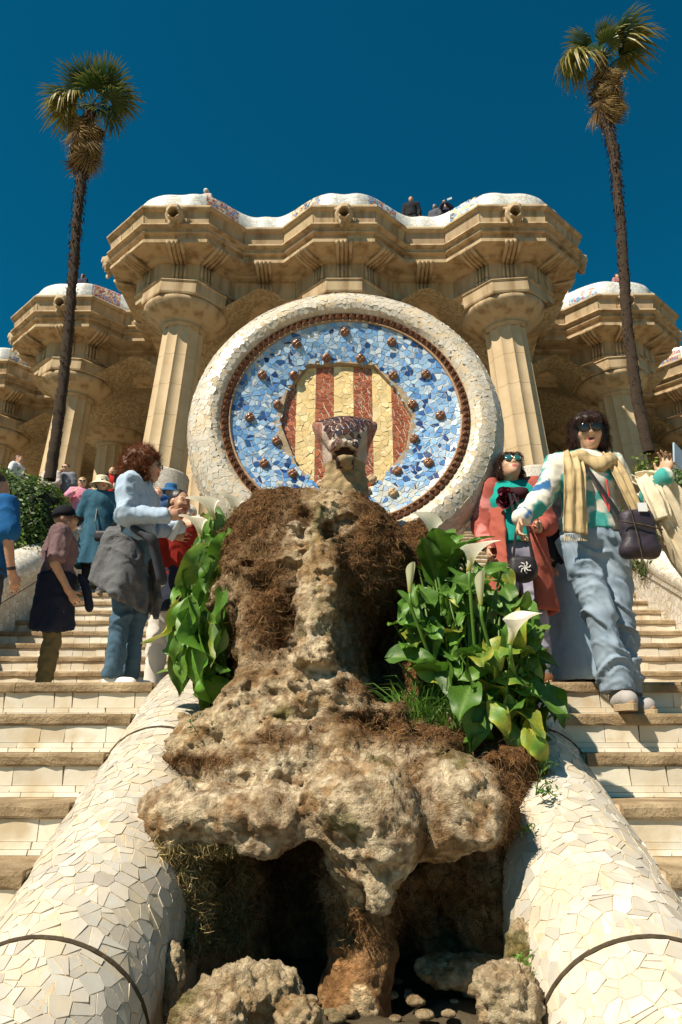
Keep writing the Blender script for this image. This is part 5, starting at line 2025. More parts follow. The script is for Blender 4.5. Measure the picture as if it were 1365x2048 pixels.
# ================================================================== PEOPLE
M_SKIN = mat('skin', (1, 1, 1), (.88, .84, .82), rough=.5, scale=30, bump=.08, bscale=120, attr=True, sss=.08)
M_HAIR = mat('hair', (1, 1, 1), (.55, .5, .5), rough=.45, scale=60, bump=.7, bscale=90, attr=True, stretch=(1, 1, .25), spec=.5, bdist=.004)
M_CLOTH = mat('woven_cloth', (1, 1, 1), (.86, .86, .88), rough=.85, scale=5, bump=.35, bscale=260, attr=True, spec=.15, bdist=.002)
M_DENIM = mat('washed_denim', (1, 1, 1), (.72, .76, .82), rough=.85, scale=9, bump=.4, bscale=320, attr=True, spec=.15, stretch=(1, 1, .6), bdist=.002)
M_KNIT = mat('knit_wool', (1, 1, 1), (.88, .86, .82), rough=.95, scale=12, bump=.6, bscale=180, attr=True, spec=.1, bdist=.004)
M_QUILT = mat('quilted_grey_cloth', (.13, .13, .135), (.085, .085, .09), rough=.9, scale=8, bump=.8, bscale=70, spec=.15, stretch=(1, 1, 2.5), bdist=.01, attr=True)
M_LEATH = mat('black_nylon', (.035, .03, .035), (.02, .018, .02), rough=.5, scale=9, bump=.3, bscale=120, spec=.4, attr=True)
M_GLASS = mat('dark_lens', (.012, .012, .014), (.02, .02, .022), rough=.08, scale=9, bump=0, spec=.8)
M_GLASSG = mat('green_mirror_lens', (.05, .26, .22), (.04, .14, .20), rough=.1, scale=20, bump=0, spec=.9, metal=.5)
M_RUB = mat('sneaker_rubber', (.72, .64, .52), (.6, .52, .4), rough=.7, scale=12, bump=.2, bscale=80, attr=True)
M_METAL = mat('thin_metal', (.35, .3, .22), (.25, .2, .15), rough=.3, metal=.9, bump=0)
M_EYE = mat('eye', (.05, .035, .03), (.03, .02, .02), rough=.15, bump=0)

def rotz(a):
    return np.array([[math.cos(a), -math.sin(a), 0], [math.sin(a), math.cos(a), 0], [0, 0, 1.0]])
class Person:
    def __init__(s, label, loc, yaw, H=1.65, res=.012, male=False, head_yaw=0, head_pitch=0, group=None, **J):
        s.k = k = H / 1.65
        s.root = thing('person', label, 'person', loc, R(yaw), group)
        s.res = res
        sw = .185 if male else .155
        b = dict(pelvis=(0, 0, .93), waist=(0, 0, 1.05), chest=(0, 0, 1.24), neck=(0, .015, 1.40), head=(0, -.015, 1.535),
                 shL=(sw, .01, 1.355), shR=(-sw, .01, 1.355), elL=(sw + .055, .03, 1.09), elR=(-sw - .055, .03, 1.09), wrL=(sw + .06, -.05, .86), wrR=(-sw - .06, -.05, .86),
                 hipL=(.085, 0, .88), hipR=(-.085, 0, .88), knL=(.095, -.015, .47), knR=(-.095, -.015, .47), anL=(.10, .01, .08), anR=(-.10, .01, .08), ftL=(.12, -.13, .03), ftR=(-.12, -.13, .03))
        b.update(J)
        s.J = {q: np.array(v, float) * k for q, v in b.items()}
        s.sw = sw * k
        s.hb = rotz(R(head_yaw)) @ np.array([[1, 0, 0], [0, math.cos(R(head_pitch)), -math.sin(R(head_pitch))], [0, math.sin(R(head_pitch)), math.cos(R(head_pitch))]])
        s.male = male
    def sdf(s, z0=-.02, z1=1.75, w=.75):
        allj = np.array(list(s.J.values()))
        lo = allj.min(0) - .28 * s.k
        hi = allj.max(0) + .28 * s.k
        lo[2], hi[2] = max(lo[2], z0 * s.k), min(hi[2] + .1, z1 * s.k)
        return SDF(lo, hi, s.res)
    def h(s, p):           # head space -> body space
        return s.J['head'] + s.hb @ (np.array(p) * s.k)
    def hand(s, f, w, d, nrm, curl=.5, side=1, spread=1.0, grip=None):
        k = s.k
        d = np.array(d, float); d /= np.linalg.norm(d)
        n = np.array(nrm, float); n -= d * (n @ d); n /= np.linalg.norm(n)
        x = np.cross(d, n) * side
        w = np.array(w, float)
        fr = max(.0082 * k, s.res * .62)
        f.rc(w - d * .02 * k, w + d * .075 * k, .024 * k, .03 * k, k=.012, flat=(1.15, 1, .62), B=np.stack([x, d, n], 1))
        for i in range(4):
            o = (i - 1.5) * .0205 * k * spread
            L = (.066, .078, .072, .056)[i] * k
            b0 = w + d * .085 * k + x * o
            d1 = d * math.cos(curl * .7) + n * math.sin(curl * .7) + x * (i - 1.5) * .06
            d2 = d * math.cos(curl * 1.8) + n * math.sin(curl * 1.8)
            p1 = b0 + d1 * L * .52
            p2 = p1 + d2 * L * .5
            f.rc(w + d * .06 * k + x * o, b0, fr * 1.1, fr, k=.006)
            f.rc(b0, p1, fr, fr * .92, k=.003)
            f.rc(p1, p2, fr * .92, fr * .8, k=.003)
        t0 = w + d * .025 * k - x * .026 * k
        t1 = t0 + (d * .7 - x * .75 + n * .3) * .036 * k
        t2 = t1 + (d * .85 - x * .2 + n * .45) * .032 * k
        f.rc(t0, t1, fr * 1.35, fr * 1.15, k=.010)
        f.rc(t1, t2, fr * 1.1, fr * .85, k=.004)
    def body(s, skin=(.62, .36, .22), hands=None, lips=(.42, .12, .10), legs=False, jaw=1.0, eyes=True, mouth_open=False):
        J, k = s.J, s.k
        f = s.sdf()
        hb = s.hb
        E = lambda c, r, kk=.02, cut=False: f.ell(s.h(c), np.array(r) * k, k=kk * k, B=hb, cut=cut)
        E((0, .018, .03), (.073, .088, .080))
        E((0, -.030, -.032), (.060, .056, .074), .03)
        f.rc(s.h((0, -.05, -.080)), s.h((0, -.060, -.086)), .026 * k, .02 * k, k=.03)
        for sg in (-1, 1):
            E((sg * .036, -.060, -.022), (.026, .022, .022), .02)
            E((sg * .030, -.084, .010), (.017, .014, .011), .006, True)
            f.rc(s.h((sg * .012, -.080, .028)), s.h((sg * .045, -.070, .026)), .009 * k, .007 * k, k=.012)
            E((sg * .074, .008, -.004), (.010, .02, .030), .008)
            E((sg * .030, -.072, .009), (.013, .011, .0085), .004)
        f.rc(s.h((0, -.080, .018)), s.h((0, -.092, -.018)), .007 * k, .0105 * k, k=.012)
        f.rc(s.h((-.010, -.090, -.022)), s.h((.010, -.090, -.022)), .009 * k, .009 * k, k=.006)
        if mouth_open:
            E((0, -.088, -.058), (.015, .016, .007), .004, True)
            f.rc(s.h((-.018, -.083, -.046)), s.h((.018, -.083, -.046)), .006 * k, k=.006)
            f.rc(s.h((-.015, -.081, -.071)), s.h((.015, -.081, -.071)), .0065 * k, k=.006)
        else:
            f.rc(s.h((-.017, -.083, -.053)), s.h((.017, -.083, -.053)), .0062 * k, k=.006)
            f.rc(s.h((-.014, -.082, -.063)), s.h((.014, -.082, -.063)), .0068 * k, k=.006)
        f.rc(s.h((0, .02, -.05)), J['neck'] - np.array([0, 0, .03]), .048 * k, .056 * k, k=.03)
        f.rc(J['shL'], J['shR'], .045 * k, k=.04)
        f.ell(J['chest'], np.array([.12, .075, .16]) * k, k=.05)
        f.rc(J['chest'], J['pelvis'], .09 * k, .10 * k, k=.05)
        for sd in 'LR':
            f.rc(J['sh' + sd], J['el' + sd], .044 * k, .036 * k, k=.03)
            f.rc(J['el' + sd], J['wr' + sd], .038 * k, .025 * k, k=.01)
            f.rc(J['hip' + sd], J['kn' + sd], .075 * k, .05 * k, k=.04)
            f.rc(J['kn' + sd], J['an' + sd], .050 * k, .034 * k, k=.02)
            f.rc(J['an' + sd], J['ft' + sd] , .034 * k, .028 * k, k=.02)
            hd = (hands or {}).get(sd)
            a = J['wr' + sd] - J['el' + sd]
            if hd is None: hd = dict(d=a + np.array([0, -.05, 0]), n=(-1 if sd == 'L' else 1, -.2, 0), curl=.45)
            s.hand(f, J['wr' + sd], hd['d'], hd['n'], hd.get('curl', .5), hd.get('side', 1 if sd == 'L' else -1))
        V, Q = f.mesh()
        C = np.tile(np.array(skin), (len(V), 1))
        lp = s.h((0, -.085, -.058))
        d = (V - lp) @ hb
        m_ = (np.abs(d[:, 0]) < .019 * k) & (np.abs(d[:, 2]) < .0115 * k) & (np.abs(d[:, 1]) < .018 * k)
        C[m_] = lips
        if mouth_open:
            C[(np.abs(d[:, 0]) < .013 * k) & (np.abs(d[:, 2]) < .006 * k) & (d[:, 1] > -.005 * k) & (d[:, 1] < .03)] = (.05, .012, .01)
        for sg in (-1, 1):
            e = (V - s.h((sg * .030, -.078, .030))) @ hb
            C[(np.abs(e[:, 0]) < .016 * k) & (np.abs(e[:, 2]) < .0045 * k) & (np.abs(e[:, 1]) < .015)] = (.05, .03, .02)
        o = mk('body', V, Q, M_SKIN, s.root, smooth=True, colv=C)
        if eyes:
            for sg in (-1, 1):
                b = MB()
                b.lathe([(.0, .006), (.0045, .004), (.006, 0)], 10, Matrix.Translation(Vector(s.h((sg * .030, -.083, .010)))) @ Matrix(hb.tolist()).to_4x4() @ Matrix.Rotation(PI / 2, 4, 'X') @ Matrix.Scale(k, 4))
                b.build('eye', M_EYE, s.root, smooth=True)
        return o
    def finish(s, name, f, m, col, fold=.006, fs=(10, 10, 9), seed=1, colf=None, parent=None, smooth=True, extra=None):
        V, Q = f.mesh()
        if len(Q) == 0: return None
        N_ = vnormals(V, Q)
        W = V.copy()
        W[:, 2] += .55 * V[:, 0] + .12 * fbm(V * 5, 2, seed + 8)
        n = fbm(W * np.array(fs) * .7 + seed * 3.3, 2, seed)
        r1 = 1 - np.abs(fbm(W * np.array(fs) * .8 + seed * 7.7, 2, seed + 5)) * 4.5
        r2 = 1 - np.abs(fbm(W * np.array(fs) * 2.0 + seed * 1.7, 2, seed + 6)) * 4.5
        V2 = V + N_ * (n * fold * .8 + np.clip(r1, -.4, 1) * fold * 1.1 + np.clip(r2, -.4, 1) * fold * .35)[:, None]
        if extra: V2 = V2 + extra(V, N_)
        C = colf(V) if colf else np.tile(np.array(col), (len(V), 1))
        return mk(name, V2, Q, m, s.root if parent is None else parent, smooth=smooth, colv=C)
    def top(s, col, sleeve='long', name='shirt', m=None, th=.018, hem=None, fold=.006, colf=None, seed=1, open_=False, wide=1.0, bust=0.0, collar=False):
        J, k = s.J, s.k
        hem = (J['pelvis'][2] / k - .02 if hem is None else hem) * k
        f = s.sdf(z0=hem / k - .05)
        wd = (.150 if s.male else .128) * wide
        f.ell(J['chest'] + np.array([0, 0, .02]) * k, np.array([wd + th, .095 + th, .18]) * k, k=.05)
        f.rc(J['shL'] * .93 + J['shR'] * .07, J['shR'] * .93 + J['shL'] * .07, (.052 + th) * k, k=.05)
        if bust:
            for sg in (-1, 1): f.ell(J['chest'] + np.array([sg * .065, -.075, .0]) * k, np.array([.065, .055, .062]) * k, k=.04)
        f.rc(J['chest'], J['waist'] + np.array([0, 0, -.02]), (.115 * wide + th) * k, (.105 * wide + th) * k, k=.05, flat=(1.15, .85, 1))
        f.rc(J['waist'], (J['pelvis'][0], J['pelvis'][1], hem - .02), (.11 * wide + th) * k, (.125 * wide + th) * k, k=.05, flat=(1.15, .88, 1))
        f.rc(J['neck'] - np.array([0, 0, .03]), J['neck'] - np.array([0, 0, .005]), .062 * k, .058 * k, k=.03)
        for sd in 'LR':
            a, b, c = J['sh' + sd], J['el' + sd], J['wr' + sd]
            if sleeve in ('long', 'short', 'roll'):
                f.rc(a, b if sleeve != 'short' else a + (b - a) * .80, (.050 + th) * k, (.042 + th * (1.3 if sleeve == 'short' else 1)) * k, k=.03)
            if sleeve in ('long', 'roll'):
                e = c if sleeve == 'long' else b + (c - b) * .55
                f.rc(b, e, (.044 + th) * k, (.027 + th) * k, k=.015)
        f.box((0, 0, hem - .3), (1, 1, .3), k=.004, rad=.001, cut=True)
        return s.finish(name, f, m or M_CLOTH, col, fold, seed=seed, colf=colf)
    def pants(s, col, w=1.0, hem=.06, name='trousers', m=None, fold=.007, flare=0.0, seed=2, colf=None, topz=None):
        J, k = s.J, s.k
        f = s.sdf(z1=1.15)
        f.ell(J['pelvis'] + np.array([0, .01, 0]), np.array([.150, .118, .13]) * k, k=.05)
        for sd in 'LR':
            hp, kn, an = J['hip' + sd], J['kn' + sd], J['an' + sd]
            f.rc(hp, kn, .095 * w * k, .066 * w * k, k=.035)
            e = an + (kn - an) * ((hem - .08) / .39)
            f.rc(kn, e, .066 * w * k, (.058 + flare) * w * k, k=.02)
            q = e.copy()
            f.box((q[0], q[1], q[2] - .17 * k), (.15, .19, .15 * k), k=.003, rad=.001, cut=True)
            f.box((q[0], q[1], q[2] - .2), (.13, .13, .2 - .02), k=.003, rad=.001, cut=True) if False else None
        V = s.finish(name, f, m or M_DENIM, col, fold, fs=(7, 7, 13), seed=seed, colf=colf)
        return V
    def skirt(s, col, z0, z1, r0, r1, name='skirt', m=None, folds=9, amp=.02, flat=.75, c=(0, 0), colf=None, seed=3, fold=.004, open_front=0.0, skew=0.0, skewy=0.0):
        k = s.k
        z0, z1, r0, r1 = z0 * k, z1 * k, r0 * k, r1 * k
        f = SDF((-r1 * 1.5 - .1 + c[0], -r1 * 1.5 - .1 + c[1], min(z0, z1) - .1 - (abs(skewy) + abs(skew)) * r1), (r1 * 1.5 + .1 + c[0], r1 * 1.5 + .1 + c[1], max(z0, z1) + .06), s.res)
        def fn(P):
            x, y, z = P[..., 0] - c[0], (P[..., 1] - c[1]) / flat, P[..., 2]
            t = np.clip((z0 - z) / (z0 - z1), 0, 1)
            th = np.arctan2(y, x)
            r = r0 + (r1 - r0) * t ** .8 + amp * k * t * (np.sin(th * folds + seed + t * 1.5) * .6 + np.sin(th * (folds * .6) + 2.1 * seed) * .4)
            d = np.sqrt(x * x + y * y) - r
            zc = z1 + skew * x + skewy * y
            d = np.maximum(d * .8, np.maximum(z - z0, zc - z))
            d = np.maximum(d, -(np.sqrt(x * x + y * y) - (r - max(.02 * k, 2.4 * s.res))) * (z < z0 - .05) - 1e3 * (z >= z0 - .05))
            if open_front: d = np.maximum(d, open_front * k - np.abs(x) - 1e3 * (y > 0))
            return d
        lo = (c[0] - r1 * 1.4, c[1] - r1 * 1.4, min(z0, z1) - abs(skewy) * r1 - abs(skew) * r1)
        hi = (c[0] + r1 * 1.4, c[1] + r1 * 1.4, max(z0, z1))
        f.comb(fn, lo, hi, k=.001)
        return s.finish(name, f, m or M_CLOTH, col, fold, seed=seed, colf=colf)
    def shoes(s, col=(.8, .78, .74), sole=(.7, .62, .5)):
        J, k = s.J, s.k
        for sd in 'LR':
            a, t = J['an' + sd], J['ft' + sd]
            g = min(a[2] - .08 * k, t[2] - .03 * k) if False else None
            f = SDF(np.minimum(a, t) - .13 * k, np.maximum(a, t) + .12 * k, min(s.res, .009))
            d = t - a
            d[2] = 0
            d /= np.linalg.norm(d)
            u = np.array([0, 0, 1.0])
            base = a.copy(); base[2] -= .035 * k
            toe = t.copy()
            f.rc(base - d * .01 * k, toe - d * .015 * k + u * .010, .050 * k, .042 * k, k=.02)
            f.rc(a - u * .02 * k, base, .045 * k, .045 * k, k=.02)
            fl = t[2] - .028 * k
            f.box((t[0], t[1], fl - .1), (.4, .4, .1), k=.004, rad=.001, cut=True)
            s.finish('shoe', f, M_CLOTH, col, .001)
            b = MB()
            b.col = sole
            n = 20
            x = np.cross(d, u)
            mid = (base + toe) / 2
            L_ = np.linalg.norm((toe - base)[:2]) / 2 + .042 * k
            pr = []
            for zz, sc in ((fl - .012 * k, .98), (fl + .018 * k, 1.02), (fl + .02 * k, .96)):
                for q in range(n):
                    th = 2 * PI * q / n
                    w = .046 * k * (1 - .12 * math.cos(th - .2))
                    p = mid + d * math.cos(th) * L_ * sc + x * math.sin(th) * w * sc
                    pr.append((p[0], p[1], zz))
            fs = [(i * n + q, i * n + (q + 1) % n, (i + 1) * n + (q + 1) % n, (i + 1) * n + q) for i in range(2) for q in range(n)] + [tuple(range(n))[::-1]]
            b.add(pr, fs)
            b.build('sole', M_RUB, s.root, smooth=False)
    def hair(s, col, style='short', seed=4, name='hair'):
        k, hb = s.k, s.hb
        c = s.J['head']
        R_ = .30 * k
        f = SDF(c - R_, c + R_ , min(s.res, .011) if s.res < .014 else s.res)
        E = lambda cc, r, kk=.02, cut=False: f.ell(s.h(cc), np.array(r) * k, k=kk * k, B=hb, cut=cut)
        amp, sc = .006, (30, 30, 10)
        if style == 'short':
            E((0, .028, .042), (.079, .090, .082))
            E((0, .055, -.01), (.070, .060, .07), .03)
            E((0, -.105, -.03), (.09, .07, .085), .02, True)
        elif style == 'cropped':
            E((0, .026, .040), (.0765, .088, .078))
            E((0, -.105, -.035), (.10, .062, .095), .01, True)
            E((0, -.02, -.10), (.2, .09, .085), .01, True)
            amp = .002
        elif style == 'bob':
            E((0, .025, .045), (.100, .108, .088))
            E((-.062, .02, -.03), (.040, .068, .085), .03)
            E((.062, .02, -.03), (.040, .068, .085), .03)
            E((0, .065, -.03), (.085, .055, .090), .03)
            f.rc(s.h((-.055, -.07, .055)), s.h((.05, -.075, .060)), .030 * k, .024 * k, k=.03)
            E((0, -.115, -.035), (.060, .075, .085), .014, True)
            amp, sc = .008, (45, 45, 9)
        elif style == 'pulled':
            E((0, .026, .046), (.088, .098, .084))
            E((-.055, .03, -.01), (.035, .055, .055), .03)
            E((.055, .03, -.01), (.035, .055, .055), .03)
            f.rc(s.h((-.05, -.06, .06)), s.h((.05, -.062, .062)), .026 * k, .026 * k, k=.03)
            E((0, -.115, -.035), (.068, .070, .085), .014, True)
            amp, sc = .008, (40, 40, 12)
        elif style == 'curly':
            r_ = random.Random(seed)
            E((0, .045, .035), (.118, .122, .115), .03)
            E((0, .075, -.055), (.115, .090, .095), .03)
            for q in range(110):
                a, b2 = r_.uniform(0, 2 * PI), r_.uniform(-.9, 1)
                rr = math.sqrt(1 - b2 * b2)
                p = (rr * math.cos(a) * .122, .05 + rr * math.sin(a) * .122, .0 + b2 * .14)
                if p[1] < -.045 and p[2] < .06: continue
                E(p, [r_.uniform(.016, .028)] * 3, .012)
            E((0, -.125, -.045), (.072, .080, .095), .012, True)
            amp, sc = .012, (38, 38, 38)
        elif style == 'long':
            E((0, .028, .042), (.084, .094, .084))
            f.rc(s.h((0, .06, .0)), s.h((0, .075, -.22)), .075 * k, .055 * k, k=.03)
            E((0, -.110, -.035), (.066, .070, .090), .014, True)
        elif style == 'ponytail':
            E((0, .026, .040), (.079, .090, .080))
            f.rc(s.h((0, .10, .03)), s.h((0, .15, -.16)), .032 * k, .018 * k, k=.02)
            E((0, -.105, -.035), (.08, .066, .09), .014, True)
        V, Q = f.mesh()
        N_ = vnormals(V, Q)
        V2 = V + N_ * (fbm(V * np.array(sc), 3, seed) * amp + (np.abs(fbm(V * np.array(sc) * 1.7, 2, seed + 3)) * -amp))[:, None]
        C = np.tile(np.array(col), (len(V), 1)) * (1 + .35 * fbm(V * np.array(sc) * 1.3, 2, seed + 9))[:, None]
        o = mk(name, V2, Q, M_HAIR, s.root, smooth=True, colv=np.clip(C, .004, 1))
        if style in ('curly', 'bob', 'pulled') and s.res < .013:
            n = 5200 if style == 'curly' else 2600
            cen = (V2 - s.h((0, .02, .0)))
            w = np.ones(len(V2))
            q_ = (V2 - s.J['head']) @ hb
            w[(q_[:, 1] < -.04 * k) & (q_[:, 2] < .045 * k)] = 0
            so2 = fibres(V2, Q, w + 1e-9, n, seed, s.root, 'hair_strands', lenr=(.03, .07) if style == 'curly' else (.03, .06), cols=[tuple(np.array(col) * q) for q in (.7, 1.2, 1.8, 1.0)], rad=.0010, hang=.2 if style == 'curly' else 1.6)
        return o
    def hat(s, kind, col, band=None):
        k = s.k
        M4 = Matrix.Translation(Vector(s.h((0, .0, .0)))) @ Matrix(s.hb.tolist()).to_4x4() @ Matrix.Scale(k, 4)
        b = MB()
        b.col = col
        if kind == 'bucket':
            Mt = M4 @ Matrix.Translation((0, .012, .02)) @ Matrix.Rotation(R(6), 4, 'X') @ Matrix.Diagonal((1, 1.1, 1, 1))
            b.lathe([(.001, .105), (.05, .104), (.078, .095), (.086, .07), (.088, .03), (.090, .02), (.125, -.005), (.158, -.035), (.160, -.04), (.155, -.040), (.12, -.012), (.085, .01)], 32, Mt)
        elif kind == 'cap':
            Mt = M4 @ Matrix.Translation((0, .018, .028)) @ Matrix.Diagonal((1, 1.12, 1, 1))
            b.lathe([(.001, .100), (.03, .097), (.060, .082), (.080, .055), (.088, .02), (.088, -.012), (.080, -.012)], 28, Mt)
            vs, fs = [], []
            for i in range(9):
                a = -1 + 2 * i / 8
                for j, rr in enumerate((.078, .115, .148 - .03 * a * a)):
                    vs.append(Mt @ Vector((math.sin(a * 1.15) * rr * .98, -math.cos(a * 1.15) * rr, -.008 - .02 * a * a - j * .006)))
            fs = [(i * 3 + j, (i + 1) * 3 + j, (i + 1) * 3 + j + 1, i * 3 + j + 1) for i in range(8) for j in range(2)]
            b.add(vs, fs)
        return b.build('hat' if kind == 'bucket' else 'cap', M_CLOTH, s.root, smooth=True)
    def glasses(s, m=None, r=.024, frame=(.02, .018, .02), square=False):
        k = s.k
        M4 = Matrix.Translation(Vector(s.h((0, 0, 0)))) @ Matrix(s.hb.tolist()).to_4x4() @ Matrix.Scale(k, 4)
        b = MB()
        fm = MB()
        for sg in (-1, 1):
            Mt = M4 @ Matrix.Translation((sg * .032, -.097, .008)) @ Matrix.Rotation(sg * R(8), 4, 'Z') @ Matrix.Rotation(PI / 2, 4, 'X')
            if square: Mt = Mt @ Matrix.Diagonal((1.1, .72, 1, 1))
            b.lathe([(.0005, .004), (r * .6, .003), (r, .0), (r, -.002)], 20, Mt)
            fm.tube([Mt @ Vector((r * math.cos(q * PI / 10), r * math.sin(q * PI / 10), 0)) for q in range(21)], .0016 * k, 4)
            fm.tube([M4 @ Vector((sg * .056, -.094, .012)), M4 @ Vector((sg * .074, -.05, .012)), M4 @ Vector((sg * .080, .01, .008))], .0018 * k, 4)
        fm.tube([M4 @ Vector((-.009, -.098, .014)), M4 @ Vector((.009, -.098, .014))], .0018 * k, 4)
        b.build('lens', m or M_GLASS, s.root, smooth=True)
        fm.build('glasses_frame', M_METAL if m is M_GLASSG else M_GLASS, s.root)
def tube_cloth(name, pts, wid, th, m, col, parent, res=.010, seed=1, fold=.004, k=.02, colf=None, fs=(14, 14, 5), ups=None):
    """soft band of cloth along a path"""
    P_ = np.array(pts, float)
    mx = max(wid) if isinstance(wid, (list, tuple)) else wid
    f = SDF(P_.min(0) - mx - .03, P_.max(0) + mx + .03, res)
    for i in range(len(P_) - 1):
        w0 = wid[i] if isinstance(wid, (list, tuple)) else wid
        w1 = wid[i + 1] if isinstance(wid, (list, tuple)) else wid
        d = P_[i + 1] - P_[i]
        d = d / np.linalg.norm(d)
        up = np.array(ups[i] if ups else (0, -1, 0), float)
        nrm = up - d * (up @ d)
        nrm /= np.linalg.norm(nrm)
        x = np.cross(d, nrm)
        f.rc(P_[i], P_[i + 1], w0, w1, k=k, flat=(1, 1, th), B=np.stack([x, d, nrm], 1))
    V, Q = f.mesh()
    N_ = vnormals(V, Q)
    V2 = V + N_ * (fbm(V * np.array(fs), 3, seed) * fold * 2)[:, None]
    C = colf(V) if colf else np.tile(np.array(col), (len(V), 1))
    return mk(name, V2, Q, m, parent, smooth=True, colv=C)
def ribbon(name, pts, wid, m, col, parent, ups=None, pleats=3.0, amp=.012, th=.010, seed=1, nu=28, colf=None, taper=True, curl=0.0):
    """hanging sheet of cloth with pleats, real thickness"""
    P_ = [Vector(p) for p in pts]
    n = len(P_)
    nv = (n - 1) * 9 + 1
    def cr(A, t):
        i = min(int(t), n - 2)
        f_ = t - i
        g = lambda q: A[max(0, min(n - 1, q))]
        a, b, c, e = g(i - 1), g(i), g(i + 1), g(i + 2)
        return (b * 2 + (c - a) * f_ + (a * 2 - b * 5 + c * 4 - e) * f_ * f_ + (b * 3 - a - c * 3 + e) * f_ ** 3) * .5
    U_ = [Vector(u) for u in (ups or [(0, -1, 0)] * n)]
    front, back = [], []
    for j in range(nv):
        t = j / 9
        c = cr(P_, min(t, n - 1))
        dd = (cr(P_, min(t + .05, n - 1)) - cr(P_, max(t - .05, 0))).normalized()
        up = cr(U_, min(t, n - 1))
        nr = (up - dd * up.dot(dd)).normalized()
        x = dd.cross(nr)
        w = cr(wid, min(t, n - 1))
        for i in range(nu + 1):
            u = -1 + 2 * i / nu
            q = np.array([[u * 1.3 + seed * 3.1, t * .9, seed * .7]])
            of = amp * math.sin(pleats * PI * u + seed + .5 * t + 1.2 * float(fbm(q, 2, seed)[0])) + amp * 1.6 * float(fbm(q * 2.1, 3, seed + 3)[0]) - curl * u * u
            e = .35 + .65 * min(1, (1 - abs(u)) * 5)
            base = c + x * (u * w)
            front.append(base + nr * (of + th * .5 * e))
            back.append(base + nr * (of - th * .5 * e))
    N2 = len(front)
    R1 = nu + 1
    fs = []
    for j in range(nv - 1):
        for i in range(nu):
            q = (j * R1 + i, j * R1 + i + 1, (j + 1) * R1 + i + 1, (j + 1) * R1 + i)
            fs.append(q)
            fs.append(tuple(v + N2 for v in q[::-1]))
        for i in (0, nu):
            q = (j * R1 + i, (j + 1) * R1 + i, (j + 1) * R1 + i + N2, j * R1 + i + N2)
            fs.append(q if i == 0 else q[::-1])
    for j in (0, nv - 1):
        for i in range(nu):
            q = (j * R1 + i, j * R1 + i + 1, j * R1 + i + 1 + N2, j * R1 + i + N2)
            fs.append(q if j else q[::-1])
    V = np.array([tuple(v) for v in front + back])
    C = colf(V) if colf else np.tile(np.array(col), (len(V), 1))
    return mk(name, V, fs, m, parent, smooth=True, colv=C)
SKIN_A = (.60, .36, .23)
SKIN_T = (.50, .29, .18)

# ---- woman in the tie-dye jumper coming down the right steps
W1Y = 3.62
w1x = at(1222, 1400, W1Y).x
def tiedye(V):
    n = fbm(V * np.array([10, 10, 16]), 3, 9)
    n2 = fbm(V * 16, 3, 19)
    C = np.tile(np.array([.74, .70, .62]), (len(V), 1))
    t = np.clip((n + .02) * 6, 0, 1)[:, None]
    C = C * (1 - t) + np.array([.07, .36, .33]) * t
    t2 = (np.clip((n2 - .15) * 8, 0, 1) * (V[:, 0] < -.22))[:, None]
    return C * (1 - t2) + np.array([.05, .16, .36]) * t2
p = Person('woman in teal and white tie-dye jumper, tan scarf and wide jeans stepping down', (w1x, W1Y, gz(3.6)), 2, H=1.56, res=.0085,
           head_yaw=-14, head_pitch=8, pelvis=(-.01, 0, .93), hipR=(-.095, 0, .88), hipL=(.075, .0, .88), knR=(-.055, -.11, .49), anR=(.012, -.09, .10), ftR=(.0, -.235, .05),
           knL=(.10, -.01, .47), anL=(.10, .05, .08), ftL=(.16, -.08, .03),
           shR=(-.155, .0, 1.345), shL=(.16, .0, 1.35), elR=(-.27, -.03, 1.14), wrR=(-.42, -.14, .99), elL=(.27, .02, 1.10), wrL=(.36, -.16, 1.22), head=(.03, -.03, 1.535))
p.body(skin=SKIN_A, lips=(.50, .10, .09), mouth_open=True, eyes=False, hands=dict(R=dict(d=(-.30, -.15, -.9), n=(.5, -.2, 0), curl=.8, side=-1), L=dict(d=(.25, -.1, .9), n=(-.7, -.5, .1), curl=.7, side=1)))
p.top(None, 'long', 'jumper', M_KNIT, th=.020, hem=.95, fold=.006, colf=tiedye, seed=3, bust=1, wide=.97)
def jeans(c):
    return lambda V: np.tile(np.array(c), (len(V), 1)) * (1 + .45 * fbm(V * np.array([7, 7, 3]), 3, 4))[:, None]
p.pants(None, w=1.04, hem=.105, name='wide_jeans', fold=.013, flare=.022, colf=jeans((.27, .33, .39)), seed=5)
p.shoes((.40, .37, .35), (.70, .60, .45))
p.hair((.035, .016, .012), 'bob', 6)
p.glasses(r=.029)
k = p.k
b = MB(); b.col = (.55, .05, .05)
b.tube([(-.05 * k, -.10 * k, 1.38 * k), (.02, -.16 * k, 1.10 * k), (.035, -.17 * k, 1.02 * k)], .004, 4)
b.tube([(.07 * k, -.10 * k, 1.38 * k), (.045, -.16 * k, 1.10 * k), (.035, -.17 * k, 1.02 * k)], .004, 4)
b.build('red_lanyard', M_CLOTH, p.root)
scol = lambda V: np.tile(np.array([.56, .42, .23]), (len(V), 1)) * (1 - .22 * (np.sin(V[:, 2] * 60) > .8) - .15 * (np.sin(V[:, 0] * 150) > .7))[:, None]
tube_cloth('scarf', [(-.085 * k, .02, 1.40 * k), (-.06 * k, -.09, 1.36 * k), (.02, -.13, 1.30 * k), (.10 * k, -.10, 1.34 * k), (.10 * k, .01, 1.41 * k), (0, .08, 1.42 * k), (-.085 * k, .02, 1.40 * k)], .040 * k, .75, M_KNIT, None, p.root, colf=scol, seed=3, fold=.007, ups=None)
